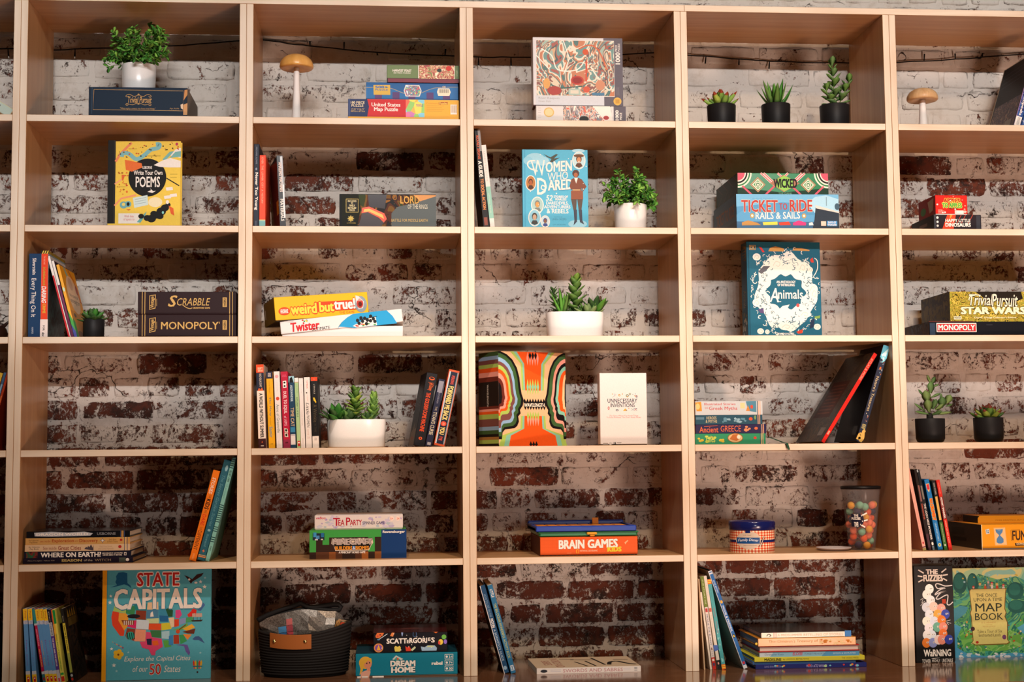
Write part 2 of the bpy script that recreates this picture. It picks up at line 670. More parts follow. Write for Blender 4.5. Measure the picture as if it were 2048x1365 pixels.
def wear_at(x, z):
    t = (Z0 + .02 - z) / .2985 + .5
    i = max(0, min(5.999, t))
    j = max(0, min(5.999, x / PITCH_X + .5))
    a, b = int(i), int(j)
    u, v = i - a, j - b
    g = lambda p, q: WEAR[min(p, 6)][min(q, 6)]
    return (g(a, b) * (1 - v) + g(a, b + 1) * v) * (1 - u) + (g(a + 1, b) * (1 - v) + g(a + 1, b + 1) * v) * u


BARE = [(300, 725), (375, 730), (300, 815), (610, 412), (640, 395), (2000, 905), (1080, 950), (1170, 1270), (1190, 1180), (1300, 1190), (1650, 1195),
        (1540, 1185), (1600, 1030), (140, 945), (195, 945), (720, 985), (700, 1170), (560, 1170), (1100, 1180), (1010, 1170), (1300, 1275), (1700, 1270),
        (1440, 1225), (1560, 1225), (230, 990), (340, 1010), (390, 990), (1870, 330), (1970, 380), (1880, 390), (720, 330), (880, 335), (1690, 1180), (1010, 1230), (1130, 1225)]


def brick_wall():
    r = random.Random(11)
    ch, jt = .0664, .0105
    zref = at(1150, 1204, YW).z
    bare = [at(x, y, YW) for x, y in BARE]
    V, F, W, T, J = [], [], [], [], []
    x0, x1, z0, z1 = -1.2, 4.2, 0.0, 3.5

    def vert(x, y, z, wv, tv, jv):
        V.append((x, y, z))
        W.append(wv)
        T.append(tv)
        J.append(jv)
        return len(V) - 1
    # mortar bed: a wavy sheet behind the bricks
    nx, nz = 180, 116
    for k in range(nz + 1):
        for i in range(nx + 1):
            x, z = x0 + (x1 - x0) * i / nx, z0 + (z1 - z0) * k / nz
            vert(x, YW + .0012 + r.uniform(-.0012, .0012), z, max(0, wear_at(x, z) * .5 - .12), .3, 0)
    for k in range(nz):
        for i in range(nx):
            a = k * (nx + 1) + i
            F.append((a, a + 1, a + nx + 2, a + nx + 1))
    c0 = int((z0 - zref) / ch) - 1
    n = 0
    while True:
        zb = zref + (c0 + n) * ch
        if zb > z1:
            break
        header = (c0 + n) % 6 == 3
        x = x0 - r.uniform(0, .2)
        while x < x1:
            ln = r.uniform(.095, .105) if header or r.random() < .13 else r.uniform(.196, .212)
            xa, xb = x + jt * r.uniform(.3, .7), x + ln - jt * r.uniform(.3, .7)
            za, zc = zb + jt * r.uniform(.3, .75), zb + ch - jt * r.uniform(.3, .75)
            x += ln
            if za < z0 + .001 or zc > z1:
                continue
            xm, zm = (xa + xb) / 2, (za + zc) / 2
            wv = wear_at(xm, zm)
            wv = max(0, min(.8, wv * .86 + r.gauss(0, .13) * (1 if wv > .2 else .5)))
            for p in bare:
                if abs(p.x - xm) < (xb - xa) / 2 and abs(p.z - zm) < ch / 2:
                    wv = .76
            tv = r.random() ** 1.3
            y = YW - .0015 + r.uniform(-.0015, .0018)
            tilt = r.uniform(-.0012, .0012)
            # rounded, slightly ragged face: three rings of a rectangle
            NX, NZ = (10, 3) if ln > .15 else (5, 3)
            rim = []
            for lv, (ins, dy, jv) in enumerate(((0, .005, 1.0), (.0015, .0010, .9), (.007, 0, 0))):
                ring = []
                q = [(i / NX, 0) for i in range(NX)] + [(1, k / NZ) for k in range(NZ)] + [(1 - i / NX, 1) for i in range(NX)] + [(0, 1 - k / NZ) for k in range(NZ)]
                for (u, t) in q:
                    if lv == 0:
                        pass
                    px = xa + ins + (xb - xa - 2 * ins) * u
                    pz = za + ins + (zc - za - 2 * ins) * t
                    rr = .004 if lv < 2 else .003
                    if (u in (0, 1)) and (t in (0, 1)):
                        px += (.003 if u == 0 else -.003)
                        pz += (.002 if t == 0 else -.002)
                    ring.append(vert(px + r.uniform(-rr, rr) * .45, y + dy + tilt * (u - .5) * 2 + r.uniform(-.0004, .0004), pz + r.uniform(-rr, rr) * .5,
                                     wv * (.8 if lv < 2 else 1.0) + r.uniform(-.16, .10), tv, jv if t > .9 or r.random() < .25 else jv * .35))
                rim.append(ring)
            m = len(rim[0])
            for a in (0, 1):
                for k in range(m):
                    F.append((rim[a][k], rim[a][(k + 1) % m], rim[a + 1][(k + 1) % m], rim[a + 1][k]))
            F.append(tuple(rim[2]))
        n += 1
    me = bpy.data.meshes.new('wall_back')
    me.from_pydata(V, [], F)
    for nm, arr in (('wear', W), ('tint', T), ('joint', J)):
        me.attributes.new(nm, 'FLOAT', 'POINT').data.foreach_set('value', arr)
    me.materials.append(brick_material())
    me.polygons.foreach_set('use_smooth', [True] * len(me.polygons))
    o = bpy.data.objects.new('wall_back', me)
    COL.objects.link(o)
    o['kind'] = 'structure'
    o['label'] = 'whitewashed brick wall with flaking paint behind the bookcase'
    return o


brick_wall()

FLOOR = wood('floor_boards', 1, '#a97f68', '#c09a80', .45, .1)
fl = MB()
fl.box(-3.5, 6.5, -13, YW + .06, -.05, 0, FLOOR, .001)
fo = fl.build('floor')
fo['kind'] = 'structure'
fo['label'] = 'warm brown wooden floor in front of the bookcase'

# ------------------------------------------------------------------ bookcase
CZ = shelf_z(6)                                           # counter top
bc = thing('bookcase', 'large open maple plywood bookcase of square bays filling the wall', 'bookcase', (0, 0, 0))
XL, XR = -PITCH_X, 6 * PITCH_X
mb = MB()
mb.box(XL - POST / 2, 3.02 * PITCH_X, 0, DEPTH, Z0, Z0 + TH, MAPLE_X, .0006)
edge_band(mb.build('top_board', bc), EDGE_X)
mb = MB()
mb.box(3.02 * PITCH_X + .0004, XR + POST / 2, 0, DEPTH, Z0, Z0 + TH, MAPLE_X, .0006)
edge_band(mb.build('top_board', bc), EDGE_X)
for i in range(-1, 7):
    for sgn in (-1, 1):
        mb = MB()
        x = i * PITCH_X
        a, b = (x - POST / 2, x - .0002) if sgn < 0 else (x + .0002, x + POST / 2)
        mb.box(a, b, R0.uniform(-.0006, .0004), DEPTH, CZ, Z0 - .0002, MAPLE_Z, .0007)
        edge_band(mb.build('side_panel', bc), EDGE_Z)
for i in range(-1, 6):
    for rw in range(1, 6):
        mb = MB()
        z = shelf_z(rw)
        mb.box(i * PITCH_X + POST / 2 + .0002, (i + 1) * PITCH_X - POST / 2 - .0002, R0.uniform(0, .0008), DEPTH, z - TH, z, MAPLE_X, .0006)
        edge_band(mb.build('shelf', bc), EDGE_X)
ct = thing('counter', 'glossy brown wooden counter under the bottom row of the bookcase', 'counter', (0, 0, 0))
mb = MB()
mb.box(XL - .3, XR + .3, -.30, YW - .012, CZ - .035, CZ, COUNTER, .002)
mb.build('counter_top', ct)
mb = MB()
mb.box(XL - .28, XR + .28, -.26, YW - .014, 0, CZ - .035, MAPLE_X, .002)
mb.build('cabinet_body', ct)


# ------------------------------------------------------------------ boxes and books
class Box:
    """a lidded cardboard box; front given by its corners on the photograph (top-left, top-right, bottom-left)"""

    def __init__(s, name, label, cat, crop, q, base, Y, D, col, tray='#e8e2d8', group=None, yaw=0, rough=.45, h=None, tilt=True, lip=.003, coat=0):
        if len(q) == 4:
            q = ((q[0], q[1]), (q[2], q[1]), (q[0], q[3]))
            tilt = False
        A, B, Cc = (P(crop, *p, Y) for p in q)
        s.w = abs(B.x - A.x) / math.cos(math.radians(yaw)) if not tilt else (Vector((B.x - A.x, 0, B.z - A.z))).length / math.cos(math.radians(yaw))
        ang = math.atan2(B.z - A.z, B.x - A.x) if tilt else 0
        s.h = h if h else ((A - Cc).length if tilt else (A.z + B.z) / 2 - base)
        s.D = D
        s.lip = lip
        ya = math.radians(yaw)
        # origin: bottom front left corner
        org = Vector((A.x, Y, base)) if not tilt else Vector((Cc.x, Y, max(Cc.z, base) if base is not None else Cc.z))
        s.root = thing(name, label, cat, org, (0, -ang, ya), group)
        s.top = org.z + s.h
        s.mb = MB()
        s.tray = MB()
        m = C(col, rough, coat=coat) if isinstance(col, str) else col
        s.mb.box(0, s.w, 0, D, lip, s.h, m)
        s.tray.box(.0012, s.w - .0012, .0012, D - .0012, 0, s.h - .004, C(tray, .6))
        sc_ = (q[1][0] - q[0][0]) / s.w
        s.sc = sc_
        y0 = q[0][1]
        s.f = Cv(s.mb, (0, 0, s.h), (s.w, 0, 0), (0, 0, -s.h), (q[0][0], y0, q[1][0], y0 + s.h * sc_) if not tilt else (0, 0, 1, 1))

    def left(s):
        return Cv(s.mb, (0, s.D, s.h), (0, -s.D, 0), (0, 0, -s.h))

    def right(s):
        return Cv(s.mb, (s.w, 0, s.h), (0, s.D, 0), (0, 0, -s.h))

    def upper(s):
        return Cv(s.mb, (0, s.D, s.h), (s.w, 0, 0), (0, -s.D, 0))

    def done(s):
        s.lid = s.mb.build('lid', s.root)
        s.tray.build('tray', s.root)
        return s.root


class Book:
    """kinds: 'up' spine to the front, 'flat' lying with spine to the front, 'face' showing its front cover"""

    def __init__(s, kind, name, label, org, dims, col, rot=(0, 0, 0), group=None, spine=None, back=None, hard=True, pages=PAPER, cat='book', rough=.45, open_front=False, coat=0):
        W, D, H = s.dims = dims
        s.root = thing(name, label, cat, org, rot, group)
        mk = lambda c: C(c, rough, coat=coat) if isinstance(c, str) else c
        mc, ms, mbk = mk(col), mk(spine or col), mk(back or col)
        s.mb = mb = MB()
        pg = MB()
        t = .0024 if hard else .0007
        i = .0035 if hard else .0004
        e = .00005
        if kind == 'up':
            mb.box(0, t, 0, D, 0, H, mbk, .0006)
            mb.box(W - t, W, 0, D, 0, H, mc, .0006)
            mb.box(0, W, -e, t, -e, H + e, ms, min(.003, W * .22) if hard else .0012)
            pg.box(t, W - t, t, D - i, i, H - i, pages, .0004)
            s.f = Cv(mb, (0, -e, H), (W, 0, 0), (0, 0, -H))
        elif kind == 'flat':
            mb.box(0, W, 0, D, 0, t, mbk, .0006)
            mb.box(0, W, 0, D, H - t, H, mc, .0006)
            if not open_front:
                mb.box(-e, W + e, -e, t, -e, H + e, ms, min(.003, H * .22) if hard else .0012)
            pg.box(i, W - i, t if not open_front else i, D - i, t, H - t, pages, .0004)
            s.f = Cv(mb, (0, -e, H), (W, 0, 0), (0, 0, -H))
        else:
            mb.box(0, W, 0, t, 0, H, mc, .0006)
            mb.box(0, W, D - t, D, 0, H, mbk, .0006)
            mb.box(-e, t, -e, D + e, -e, H + e, ms, min(.0025, D * .2))
            pg.box(t, W - i, t, D - t, i, H - i, pages, .0004)
            s.f = Cv(mb, (0, -e, H), (W, 0, 0), (0, 0, -H))
        s.pg, s.kind, s.W, s.D, s.H = pg, kind, W, D, H

    def left(s):
        return Cv(s.mb, (0, s.D, s.H), (0, -s.D, 0), (0, 0, -s.H))

    def right(s):
        return Cv(s.mb, (s.W, 0, s.H), (0, s.D, 0), (0, 0, -s.H))

    def upper(s):
        return Cv(s.mb, (0, s.D, s.H), (s.W, 0, 0), (0, -s.D, 0))

    def done(s):
        s.cover = s.mb.build('cover', s.root)
        s.pg.build('pages', s.root)
        return s.root


def spine_book(label, crop, bl, tl, thick, row, Y, D, col, name='book', yaw=0, base=None, **k):
    """an upright or leaning book seen by its spine: bottom-left and top-left corners and thickness on the photograph"""
    zb = shelf_z(row) if base is None else base
    A, B = P(crop, *bl, Y), P(crop, *tl, Y)
    s = CROP[crop][2] * (Y - CAM.y) / FPX
    # carry the left edge down to the shelf
    t = (B.z - zb) / (B.z - A.z)
    ax = B.x + (A.x - B.x) * t
    ang = math.atan2(B.x - ax, B.z - zb)
    T = thick * s * math.cos(ang)
    H = (B.z - zb) / math.cos(ang)
    if ang > 0:                                          # leaning right: the right bottom corner carries it
        drop = T * math.sin(ang)
        org = Vector((ax + drop * math.tan(ang), Y, zb + drop))
        H -= drop / math.cos(ang)
    else:
        org = Vector((ax, Y, zb))
    return Book('up', name, label, org, (T, D, H), col, (0, ang, math.radians(yaw)), **k)


def flat_book(label, crop, q, base, Y, D, col, name='book', yaw=0, h=None, **k):
    A, B = P(crop, q[0], q[1], Y), P(crop, q[2], q[1], Y)
    s = CROP[crop][2] * (Y - CAM.y) / FPX
    H = h or (q[3] - q[1]) * s
    b = Book('flat', name, label, (A.x, Y, base), ((B.x - A.x) / math.cos(math.radians(yaw)), D, H), col, (0, 0, math.radians(yaw)), **k)
    b.top = base + H
    return b


def face_book(label, crop, q, base, Y, T, col, name='book', yaw=0, **k):
    A, B = P(crop, q[0], q[1], Y), P(crop, q[2], q[1], Y)
    W = (B.x - A.x) / math.cos(math.radians(yaw))
    H = (A.z + B.z) / 2 - base
    b = Book('face', name, label, (A.x, Y, base), (W, T, H), col, (0, 0, math.radians(yaw)), **k)
    b.f.e = (q[0], q[1], q[2], q[1] + H * (q[2] - q[0]) / (B.x - A.x))
    return b


class Cyl(Cv):
    """printing on an upright round wall: u runs across the visible front from ext[0] to ext[2] as seen from the front"""

    def __init__(s, mb, z0, z1, r0, r1, ext, half=90):
        s.mb, s.z0, s.z1, s.r0, s.r1, s.e, s.k, s.eps = mb, z0, z1, r0, r1, ext, 1, .0001
        s.drawn = []
        s.U, s.V = Vector((2 * r1, 0, 0)), Vector((0, 0, z0 - z1))

    def pt(s, u, v):
        e = s.e
        x = max(-.999, min(.999, 2 * (u - e[0]) / (e[2] - e[0]) - 1))
        a = math.asin(x)
        t = (v - e[1]) / (e[3] - e[1])
        r = s.r1 + (s.r0 - s.r1) * t + s.k * s.eps
        return Vector((r * math.sin(a), -r * math.cos(a), s.z1 + (s.z0 - s.z1) * t))

    def strip(s, xs, lo, hi, mat):
        s.lay([(x, lo(x)) for x in xs] + [(x, hi(x)) for x in xs])
        V = []
        for x in xs:
            V += [s.pt(x, lo(x)), s.pt(x, hi(x))]
        s.mb.add(V, [[2 * i, 2 * i + 1, 2 * i + 3, 2 * i + 2] for i in range(len(xs) - 1)], mat, True)

    def ell(s, cx, cy, rx, ry, mat, n=24):
        xs = [cx - rx * math.cos(math.pi * i / n) for i in range(n + 1)]
        g = lambda x: ry * math.sqrt(max(0, 1 - ((x - cx) / rx) ** 2))
        s.strip(xs, lambda x: cy - g(x), lambda x: cy + g(x), mat)

    def rect(s, x0, y0, x1, y1, mat, n=14):
        s.strip([x0 + (x1 - x0) * i / n for i in range(n + 1)], lambda x: y0, lambda x: y1, mat)


# ------------------------------------------------------------------ plants
LEAFG = C('#5f9a3c', .42)
LEAFD = C('#3f7a30', .42)
LEAFL = C('#86b84e', .4)
SUCC = C('#5c7f3c', .45)
SUCD = C('#3d5a30', .5)
SUCL = C('#7fa34a', .45)
JADE = C('#5b7a45', .4)
REDT = C('#8f3a22', .45)
YELG = C('#9aac48', .42)
STEM = C('#6a7d42', .5)
BARK = C('#5b4a36', .7)
WHITEP = C('#efeae6', .28, coat=.4)
BLACKP = C('#1d1c1d', .48)
SOIL = C('#2b2119', .9)


def pot(root, rt, rb, h, mat, n=36, name='pot', sy=1, power=2.0, fillet=.006):
    mb = MB()
    prof = [(rb - fillet, 0), (rb - fillet * .3, fillet * .3), (rb, fillet)]
    prof += [(rt, h - .0015), (rt - .0008, h), (rt - .003, h), (rt - .0038, h - .002), (rt - .005, h * .72), (0, h * .72)]
    mb.lathe(prof, mat, n, sy=sy, power=power)
    o = mb.build(name, root)
    so = MB()
    so.lathe([(rt - .0052, h * .74), (rt - .0052, h * .80), (0, h * .83)], SOIL, n, sy=sy, power=power)
    so.build('soil', root)
    return o


def place_pot(name, label, crop, x0, x1, ytop, row, Y, base=None, group=None, rbk=.93, mat=None, sy=1, power=2.0, fillet=.006):
    zb = shelf_z(row) if base is None else base
    A, B = P(crop, x0, ytop, Y), P(crop, x1, ytop, Y)
    r = (B.x - A.x) / 2
    front = Y - r * sy
    ztop = (P(crop, (x0 + x1) / 2, ytop, front).z)
    t = thing(name, label, 'plant', ((A.x + B.x) / 2, Y, zb), group=group)
    h = ztop - zb
    pot(t, r, r * rbk, h, mat or BLACKP, sy=sy, power=power, fillet=fillet)
    return t, r, h


def bushy(root, r, h, W, H, seed, dens=1.0):
    """many thin stems with pairs of small rounded leaves"""
    rd = random.Random(seed)
    st, fo = MB(), MB()
    mats = [LEAFG, LEAFG, LEAFD, LEAFL]
    n = int(46 * dens)
    for i in range(n):
        az = rd.uniform(0, 2 * math.pi)
        el = math.acos(rd.uniform(-.12, 1) ** 1.0 if rd.random() < .75 else rd.uniform(.2, .9))
        ln = rd.uniform(.72, 1.05)
        tip = Vector((math.cos(az) * math.sin(el) * W * .5 * ln, math.sin(az) * math.sin(el) * W * .46 * ln, h + max(-.012, math.cos(el) * H * ln * .95) + .004))
        b = Vector((math.cos(az) * r * .3 * rd.random(), math.sin(az) * r * .3 * rd.random(), h * .8))
        mid = (b + tip) * .5 + Vector((0, 0, H * .18))
        pts = [b * (1 - t) ** 2 + mid * 2 * t * (1 - t) + tip * t * t for t in (0, .25, .5, .75, 1)]
        st.tube(pts, [.0011, .001, .0009, .0008, .0006], STEM, 4)
        for t in (.38, .5, .6, .7, .8, .88, .95, 1.0):
            p = b * (1 - t) ** 2 + mid * 2 * t * (1 - t) + tip * t * t
            d = ((tip - mid) * t + (mid - b) * (1 - t)).normalized()
            for k in (0, 1):
                if rd.random() < .12:
                    continue
                sd = d.cross(Vector((rd.uniform(-1, 1), rd.uniform(-1, 1), rd.uniform(-1, 1)))).normalized()
                dd = d * rd.uniform(.3, .9) + sd
                up = Vector((rd.uniform(-.4, .4), rd.uniform(-.9, .1), rd.uniform(.3, 1)))
                fo.leaf(p, dd, up, rd.uniform(.013, .019), rd.uniform(.0085, .0125), rd.choice(mats), .08, .12, rd.uniform(-.1, .3), .68, 4)
    st.build('stems', root)
    fo.build('foliage', root)


def rosette(fo, c, n, L, W, seed, mat, tip=None, spread=(12, 78), thick=.35, nose=.5, bend=-.1, cup=.15, mats=None):
    rd = random.Random(seed)
    c = Vector(c)
    for i in range(n):
        f = i / max(1, n - 1)
        az = i * 2.39996 + rd.uniform(-.15, .15)
        el = math.radians(spread[0] + (spread[1] - spread[0]) * f ** .8 + rd.uniform(-4, 4))
        d = Vector((math.cos(az) * math.sin(el), math.sin(az) * math.sin(el), math.cos(el)))
        up = Vector((-math.cos(az) * math.cos(el), -math.sin(az) * math.cos(el), math.sin(el)))
        l = L * (.75 + .35 * f) * rd.uniform(.88, 1.1)
        b = c + Vector((math.cos(az), math.sin(az), 0)) * L * .06 + Vector((0, 0, (1 - f) * L * .12))
        fo.leaf(b, d, up, l, W * rd.uniform(.9, 1.1), rd.choice(mats) if mats else mat, thick, cup, bend, nose, 6, tip)


def sprig(st, fo, base, tip, n, L, W, seed, mat, mats=None, nose=.6, ring=2, thick=.25, taper=.6, up0=.2, spread=1.0, bend=.1):
    """an upright stem with whorls of leaves"""
    rd = random.Random(seed)
    base, tip = Vector(base), Vector(tip)
    mid = (base + tip) / 2 + Vector((rd.uniform(-.004, .004), rd.uniform(-.004, .004), 0))
    q = lambda t: base * (1 - t) ** 2 + mid * 2 * t * (1 - t) + tip * t * t
    st.tube([q(t / 5) for t in range(6)], [.0022 - .0002 * t for t in range(6)], STEM, 5)
    for i in range(n):
        t = up0 + (1 - up0) * i / (n - 1)
        a0 = i * 1.571 + rd.uniform(-.3, .3) if ring == 2 else i * 1.0 + rd.uniform(-.2, .2)
        s_ = 1 - (1 - taper) * t
        for k in range(ring):
            a = a0 + 2 * math.pi * k / ring
            el = spread * (1.15 - .75 * t)
            d = Vector((math.cos(a) * math.sin(el), math.sin(a) * math.sin(el), math.cos(el)))
            up = Vector((-math.cos(a) * math.cos(el), -math.sin(a) * math.cos(el), math.sin(el)))
            fo.leaf(q(t), d, up, L * s_ * rd.uniform(.85, 1.1), W * s_, rd.choice(mats) if mats else mat, thick, .12, bend, nose, 5)


# ================================================================== ROW 1
# --- string of small lights along the brick, behind the top row
cab = [(-40, 97), (0, 97), (32, 98), (70, 99), (110, 100), (150, 98), (220, 96), (300, 93), (370, 90), (430, 85), (478, 82), (510, 79), (545, 82), (560, 84), (590, 89), (620, 92), (655, 96),
       (690, 99), (725, 102), (760, 105), (820, 108), (890, 111), (915, 112), (946, 113), (985, 115), (1022, 114), (1063, 115), (1120, 116), (1180, 113), (1245, 109), (1308, 106), (1345, 108),
       (1376, 110), (1412, 113), (1445, 116), (1480, 118), (1510, 121), (1540, 122), (1600, 125), (1650, 125), (1697, 126), (1745, 127), (1791, 125), (1850, 122), (1910, 119), (1950, 116), (1990, 112), (2020, 110), (2100, 104)]
YC = .3215
CABLE = C('#131210', .5)
sl = thing('string_lights', 'black cable with tiny unlit bulbs strung along the brick behind the top row', 'string lights', at(0, 97, YC))
mb = MB()
mb.X = Matrix.Translation(-at(0, 97, YC))
pts = [at(x, y, YC) for x, y in cab]
sm = []
for a, b in zip(pts, pts[1:]):
    for t in (0, .5):
        p = a.lerp(b, t)
        sm.append(p + Vector((0, R0.uniform(-.001, .001), R0.uniform(-.0012, .0012))))
mb.tube(sm + [pts[-1]], .0019, CABLE, 6)
mb.build('cable', sl)
for (x, y, dy) in [(16, 98, 15), (150, 98, 15), (620, 92, -10), (688, 98, -14), (754, 105, 6), (824, 108, 4), (890, 111, -13), (957, 114, 17), (1022, 114, 18), (1290, 107, -9), (1412, 113, 14),
                   (1478, 118, 12), (1539, 122, 16), (1672, 125, -10), (1848, 122, -14), (1911, 118, -11), (1965, 114, -8)]:
    mb = MB()
    p, e = at(x, y, YC), at(x + R0.uniform(-1.5, 1.5), y + dy, YC - .004)
    mb.X = Matrix.Translation(-at(0, 97, YC))
    mb.tube([p, p.lerp(e, .5), e], [.0014, .0022, .0024], CABLE, 6)
    mb.tube([e, e.lerp(p, -.25)], [.0016, .0006], C('#d8d4c8', .2), 6)
    mb.build('bulb', sl)

# --- left edge of the frame: pale mint box leaning on its corner
b = Box('carton', 'pale mint box tilted on its corner at the left edge of the top row', 'box', 'm', ((-620, 160), (330, 740), (-745, 390)), None, .05, .09, '#c3cfc0', '#a9825c', rough=.5)
b.root.location.z = shelf_z(1) + b.w * math.sin(b.root.rotation_euler.y)
b.f.tx('Tea', .60, .1, .70, .6, INKK)
b.f.rect(0, 0, 1, .06, C('#d8cfa0'))
b.f.rect(.985, 0, 1, 1, C('#c2986a'))
b.done()

# --- navy trivia box with the leafy plant on it
b = Box('board_game', 'navy board game box with gold script on the top shelf under a leafy plant', 'board game', '11', (728, 716, 1536, 945), shelf_z(1), .03, .215, '#0d2236', '#b3a89a', rough=.5, coat=0)
f = b.f
GB = C('#b88f52', .35)
f.line([(770, 738), (1502, 742), (1500, 912), (764, 908)], 3.5, GB, True)
f.rect(752, 722, 757, 945, C('#2a4258'))
f.tx('Trivial Pursuit', 1048, 796, 1242, 848, C('#c89a55', .35), shear=.25, bold=.01)
for sx in (-1, 1):
    for k, (a, c, d) in enumerate([(0, 782, 26), (20, 868, 20)]):
        xs = [1135 + sx * t for t in (0, 20, 45, 70, 92, 104, 96, 82)]
        ys = [c - 4, c + d * .3, c + d * .35, c - d * .2, c - d * .1, c + d * .35, c + d * .6, c + d * .35] if k == 0 else [c - 8, c - 14, c - 4, c - 6, c - 14, c - 6, c + 2, c - 4]
        f.line(list(zip(xs, ys)), 4, GB)
f.ell(1135, 778, 8, 8, GB)
f.ell(1135, 856, 9, 7, GB)
f.tx('"What mighty contests rise from trivial things."', 985, 888, 1275, 908, GB)
f.tx('Age: Adults', 1392, 886, 1468, 900, GB)
f.tx('2 to 24 Players', 1385, 905, 1472, 914, GB)
f.poly([(1512, 735), (1536, 730), (1536, 775), (1505, 822)], C('#c98a4d'))
f.poly([(1503, 860), (1536, 845), (1536, 945), (1503, 945)], C('#d39a63'))
f.poly([(1480, 860), (1500, 850), (1500, 900), (1484, 890)], C('#e0c3a4'))
b.right().fill(C('#8e867d', .6))
b.done()
top11 = b.top
t, r, h = place_pot('potted_plant', 'bushy green plant in a white pot standing on the navy game box', '11', 1000, 1280, 505, 1, .13, base=top11, rbk=.94, mat=WHITEP)
bushy(t, r, h, .185, .135, 3, 1.4)

# --- mushroom
MUSHC = wood('turned_cap_wood', 2, '#c98d3f', '#e0ab62', .35, .2)
MUSHP = wood('pale_cap_wood', 2, '#b58a5c', '#d8b68a', .45, .1)


def mushroom(label, crop, cx, capw, captop, rim, stw0, stw1, row, Y, mat):
    zb = shelf_z(row)
    s = CROP[crop][2] * (Y - CAM.y) / FPX
    A = P(crop, cx, rim, Y)
    t = thing('wooden_mushroom', label, 'decoration', (A.x, Y, zb), group='wooden mushrooms')
    R = capw / 2 * s
    hz = A.z - zb
    H = (rim - captop) * s
    mb = MB()
    r0, r1 = stw0 / 2 * s, stw1 / 2 * s
    mb.lathe([(r0, 0), (r0 * .98, .004)] + [(r1 + (r0 - r1) * (1 - u) ** 1.6, .004 + (hz - .004) * u) for u in (.15, .3, .5, .7, .85)] + [(r1, hz + .002)], C('#e9e4e0', .5), 24)
    mb.build('stem', t)
    mb = MB()
    prof = [(r1 * .8, hz + .0045), (R * .6, hz + .002), (R * .93, hz), (R * .99, hz + .003), (R, hz + .006)]
    prof += [(R * math.cos(a) ** .8, hz + .006 + (H - .006) * math.sin(a)) for a in [math.pi / 2 * k / 9 for k in range(1, 9)]] + [(0.0005, hz + H)]
    mb.lathe(prof, mat, 40)
    mb.build('cap', t)


mushroom('taller wooden mushroom with honey coloured cap and white stem, left of the puzzle boxes', '12', 483, 290, 465, 588, 87, 48, 1, .10, MUSHC)
mushroom('shorter wooden mushroom with pale two-tone cap beside the leaning encyclopedia', '15', 462, 313, 858, 985, 102, 62, 1, .10, MUSHP)

# --- stack of puzzles
zb = shelf_z(1)
b = Box('jigsaw_puzzle', 'red and yellow map puzzle box at the bottom of the puzzle stack', 'puzzle', '12', (922, 850, 1870, 1002), zb, .02, .22, '#f0b13c', '#f2efe8', group='stacked jigsaw puzzles')
f = b.f
f.poly([(922, 850), (1085, 850), (1100, 915), (1085, 1002), (922, 1002)], C('#20305c'))
f.poly([(1085, 850), (1413, 850), (1413, 1002), (1085, 1002), (1100, 915)], C('#c9252a'))
f.rect(1413, 850, 1572, 1002, ART('us_map_patch', ['#e06b9a', '#f0a93f', '#7cc3d8', '#8cc45e', '#c36fae', '#f2d24c', '#e2603c'], 45, kind='cell'))
f.rect(928, 850, 940, 1002, C('#3a4a78'))
f.tx('100 PIECE\nPUZZLE', 945, 870, 1062, 917, C('#e8d8b0'), bold=.02)
f.tx('19.25" X 26.75"\n48.9cm x 67.9cm', 945, 930, 1065, 962, C('#d8b86a'))
f.tx('United States\nMap Puzzle', 1122, 880, 1366, 962, INKW, bold=.025)
f.tx('TOOLS', 1500, 890, 1560, 910, C('#6a3fa0'), bold=.03)
f.tx('Continent', 1590, 872, 1690, 888, C('#c88a2a'))
f.rect(1695, 868, 1772, 890, C('#a84a1f'))
f.tx('Puzzles', 1700, 871, 1768, 888, C('#f5d060'), bold=.03)
for k in range(4):
    f.rect(1590, 900 + k * 15, 1740 - 18 * (k % 2), 904 + k * 15, C('#d29a34'))
f.rect(1795, 890, 1850, 975, INKW)
for k in range(9):
    f.rect(1800 + k * 5.3, 895, 1802 + k * 5.3 + (k % 3), 960, C('#b89a70'))
b.done()
b2 = Box('jigsaw_puzzle', 'blue circus tent puzzle box in the middle of the puzzle stack', 'puzzle', '12', (1076, 706, 1862, 850), b.top, .03, .2, '#1f5f9c', '#e8e2d8', group='stacked jigsaw puzzles')
f = b2.f
f.poly([(1076, 740), (1260, 745), (1460, 810), (1660, 745), (1862, 735), (1862, 848), (1076, 848)], C('#2a6fae'))
for x in (1150, 1300, 1435, 1590, 1730):
    f.rect(x, 790, x + 60, 848, C('#5b3f74'))
f.line([(1076, 755), (1260, 750), (1465, 815), (1660, 750), (1860, 740)], 4, C('#b9a56a'))
f.poly([(1138, 730), (1280, 728), (1282, 815), (1140, 815)], C('#d8b24e'))
f.tx('500', 1155, 738, 1230, 758, C('#2a6fae'), bold=.04)
f.poly([(1240, 740), (1268, 748), (1240, 757)], C('#2a6fae'))
f.tx('PUZZLE', 1155, 764, 1260, 778, C('#2a6fae'), bold=.03)
f.poly([(1412, 726), (1528, 726), (1548, 776), (1532, 826), (1412, 826), (1396, 776)], INKW)
f.poly([(1418, 732), (1522, 732), (1540, 776), (1526, 820), (1418, 820), (1403, 776)], ART('circus_badge', ['#e8ece8', '#3f8fc0', '#c8423c', '#2f5f8f', '#5fb08a', '#e0b050'], 90, 2))
f.tx('CE', 1726, 733, 1754, 748, C('#e8d8b0'), bold=.02)
f.poly([(1690, 752), (1785, 752), (1798, 785), (1785, 818), (1690, 818), (1680, 785)], C('#ece2c8'))
for k in range(14):
    f.rect(1697 + k * 6, 760, 1699 + k * 6 + k % 3, 792, C('#5a5a50'))
b2.done()
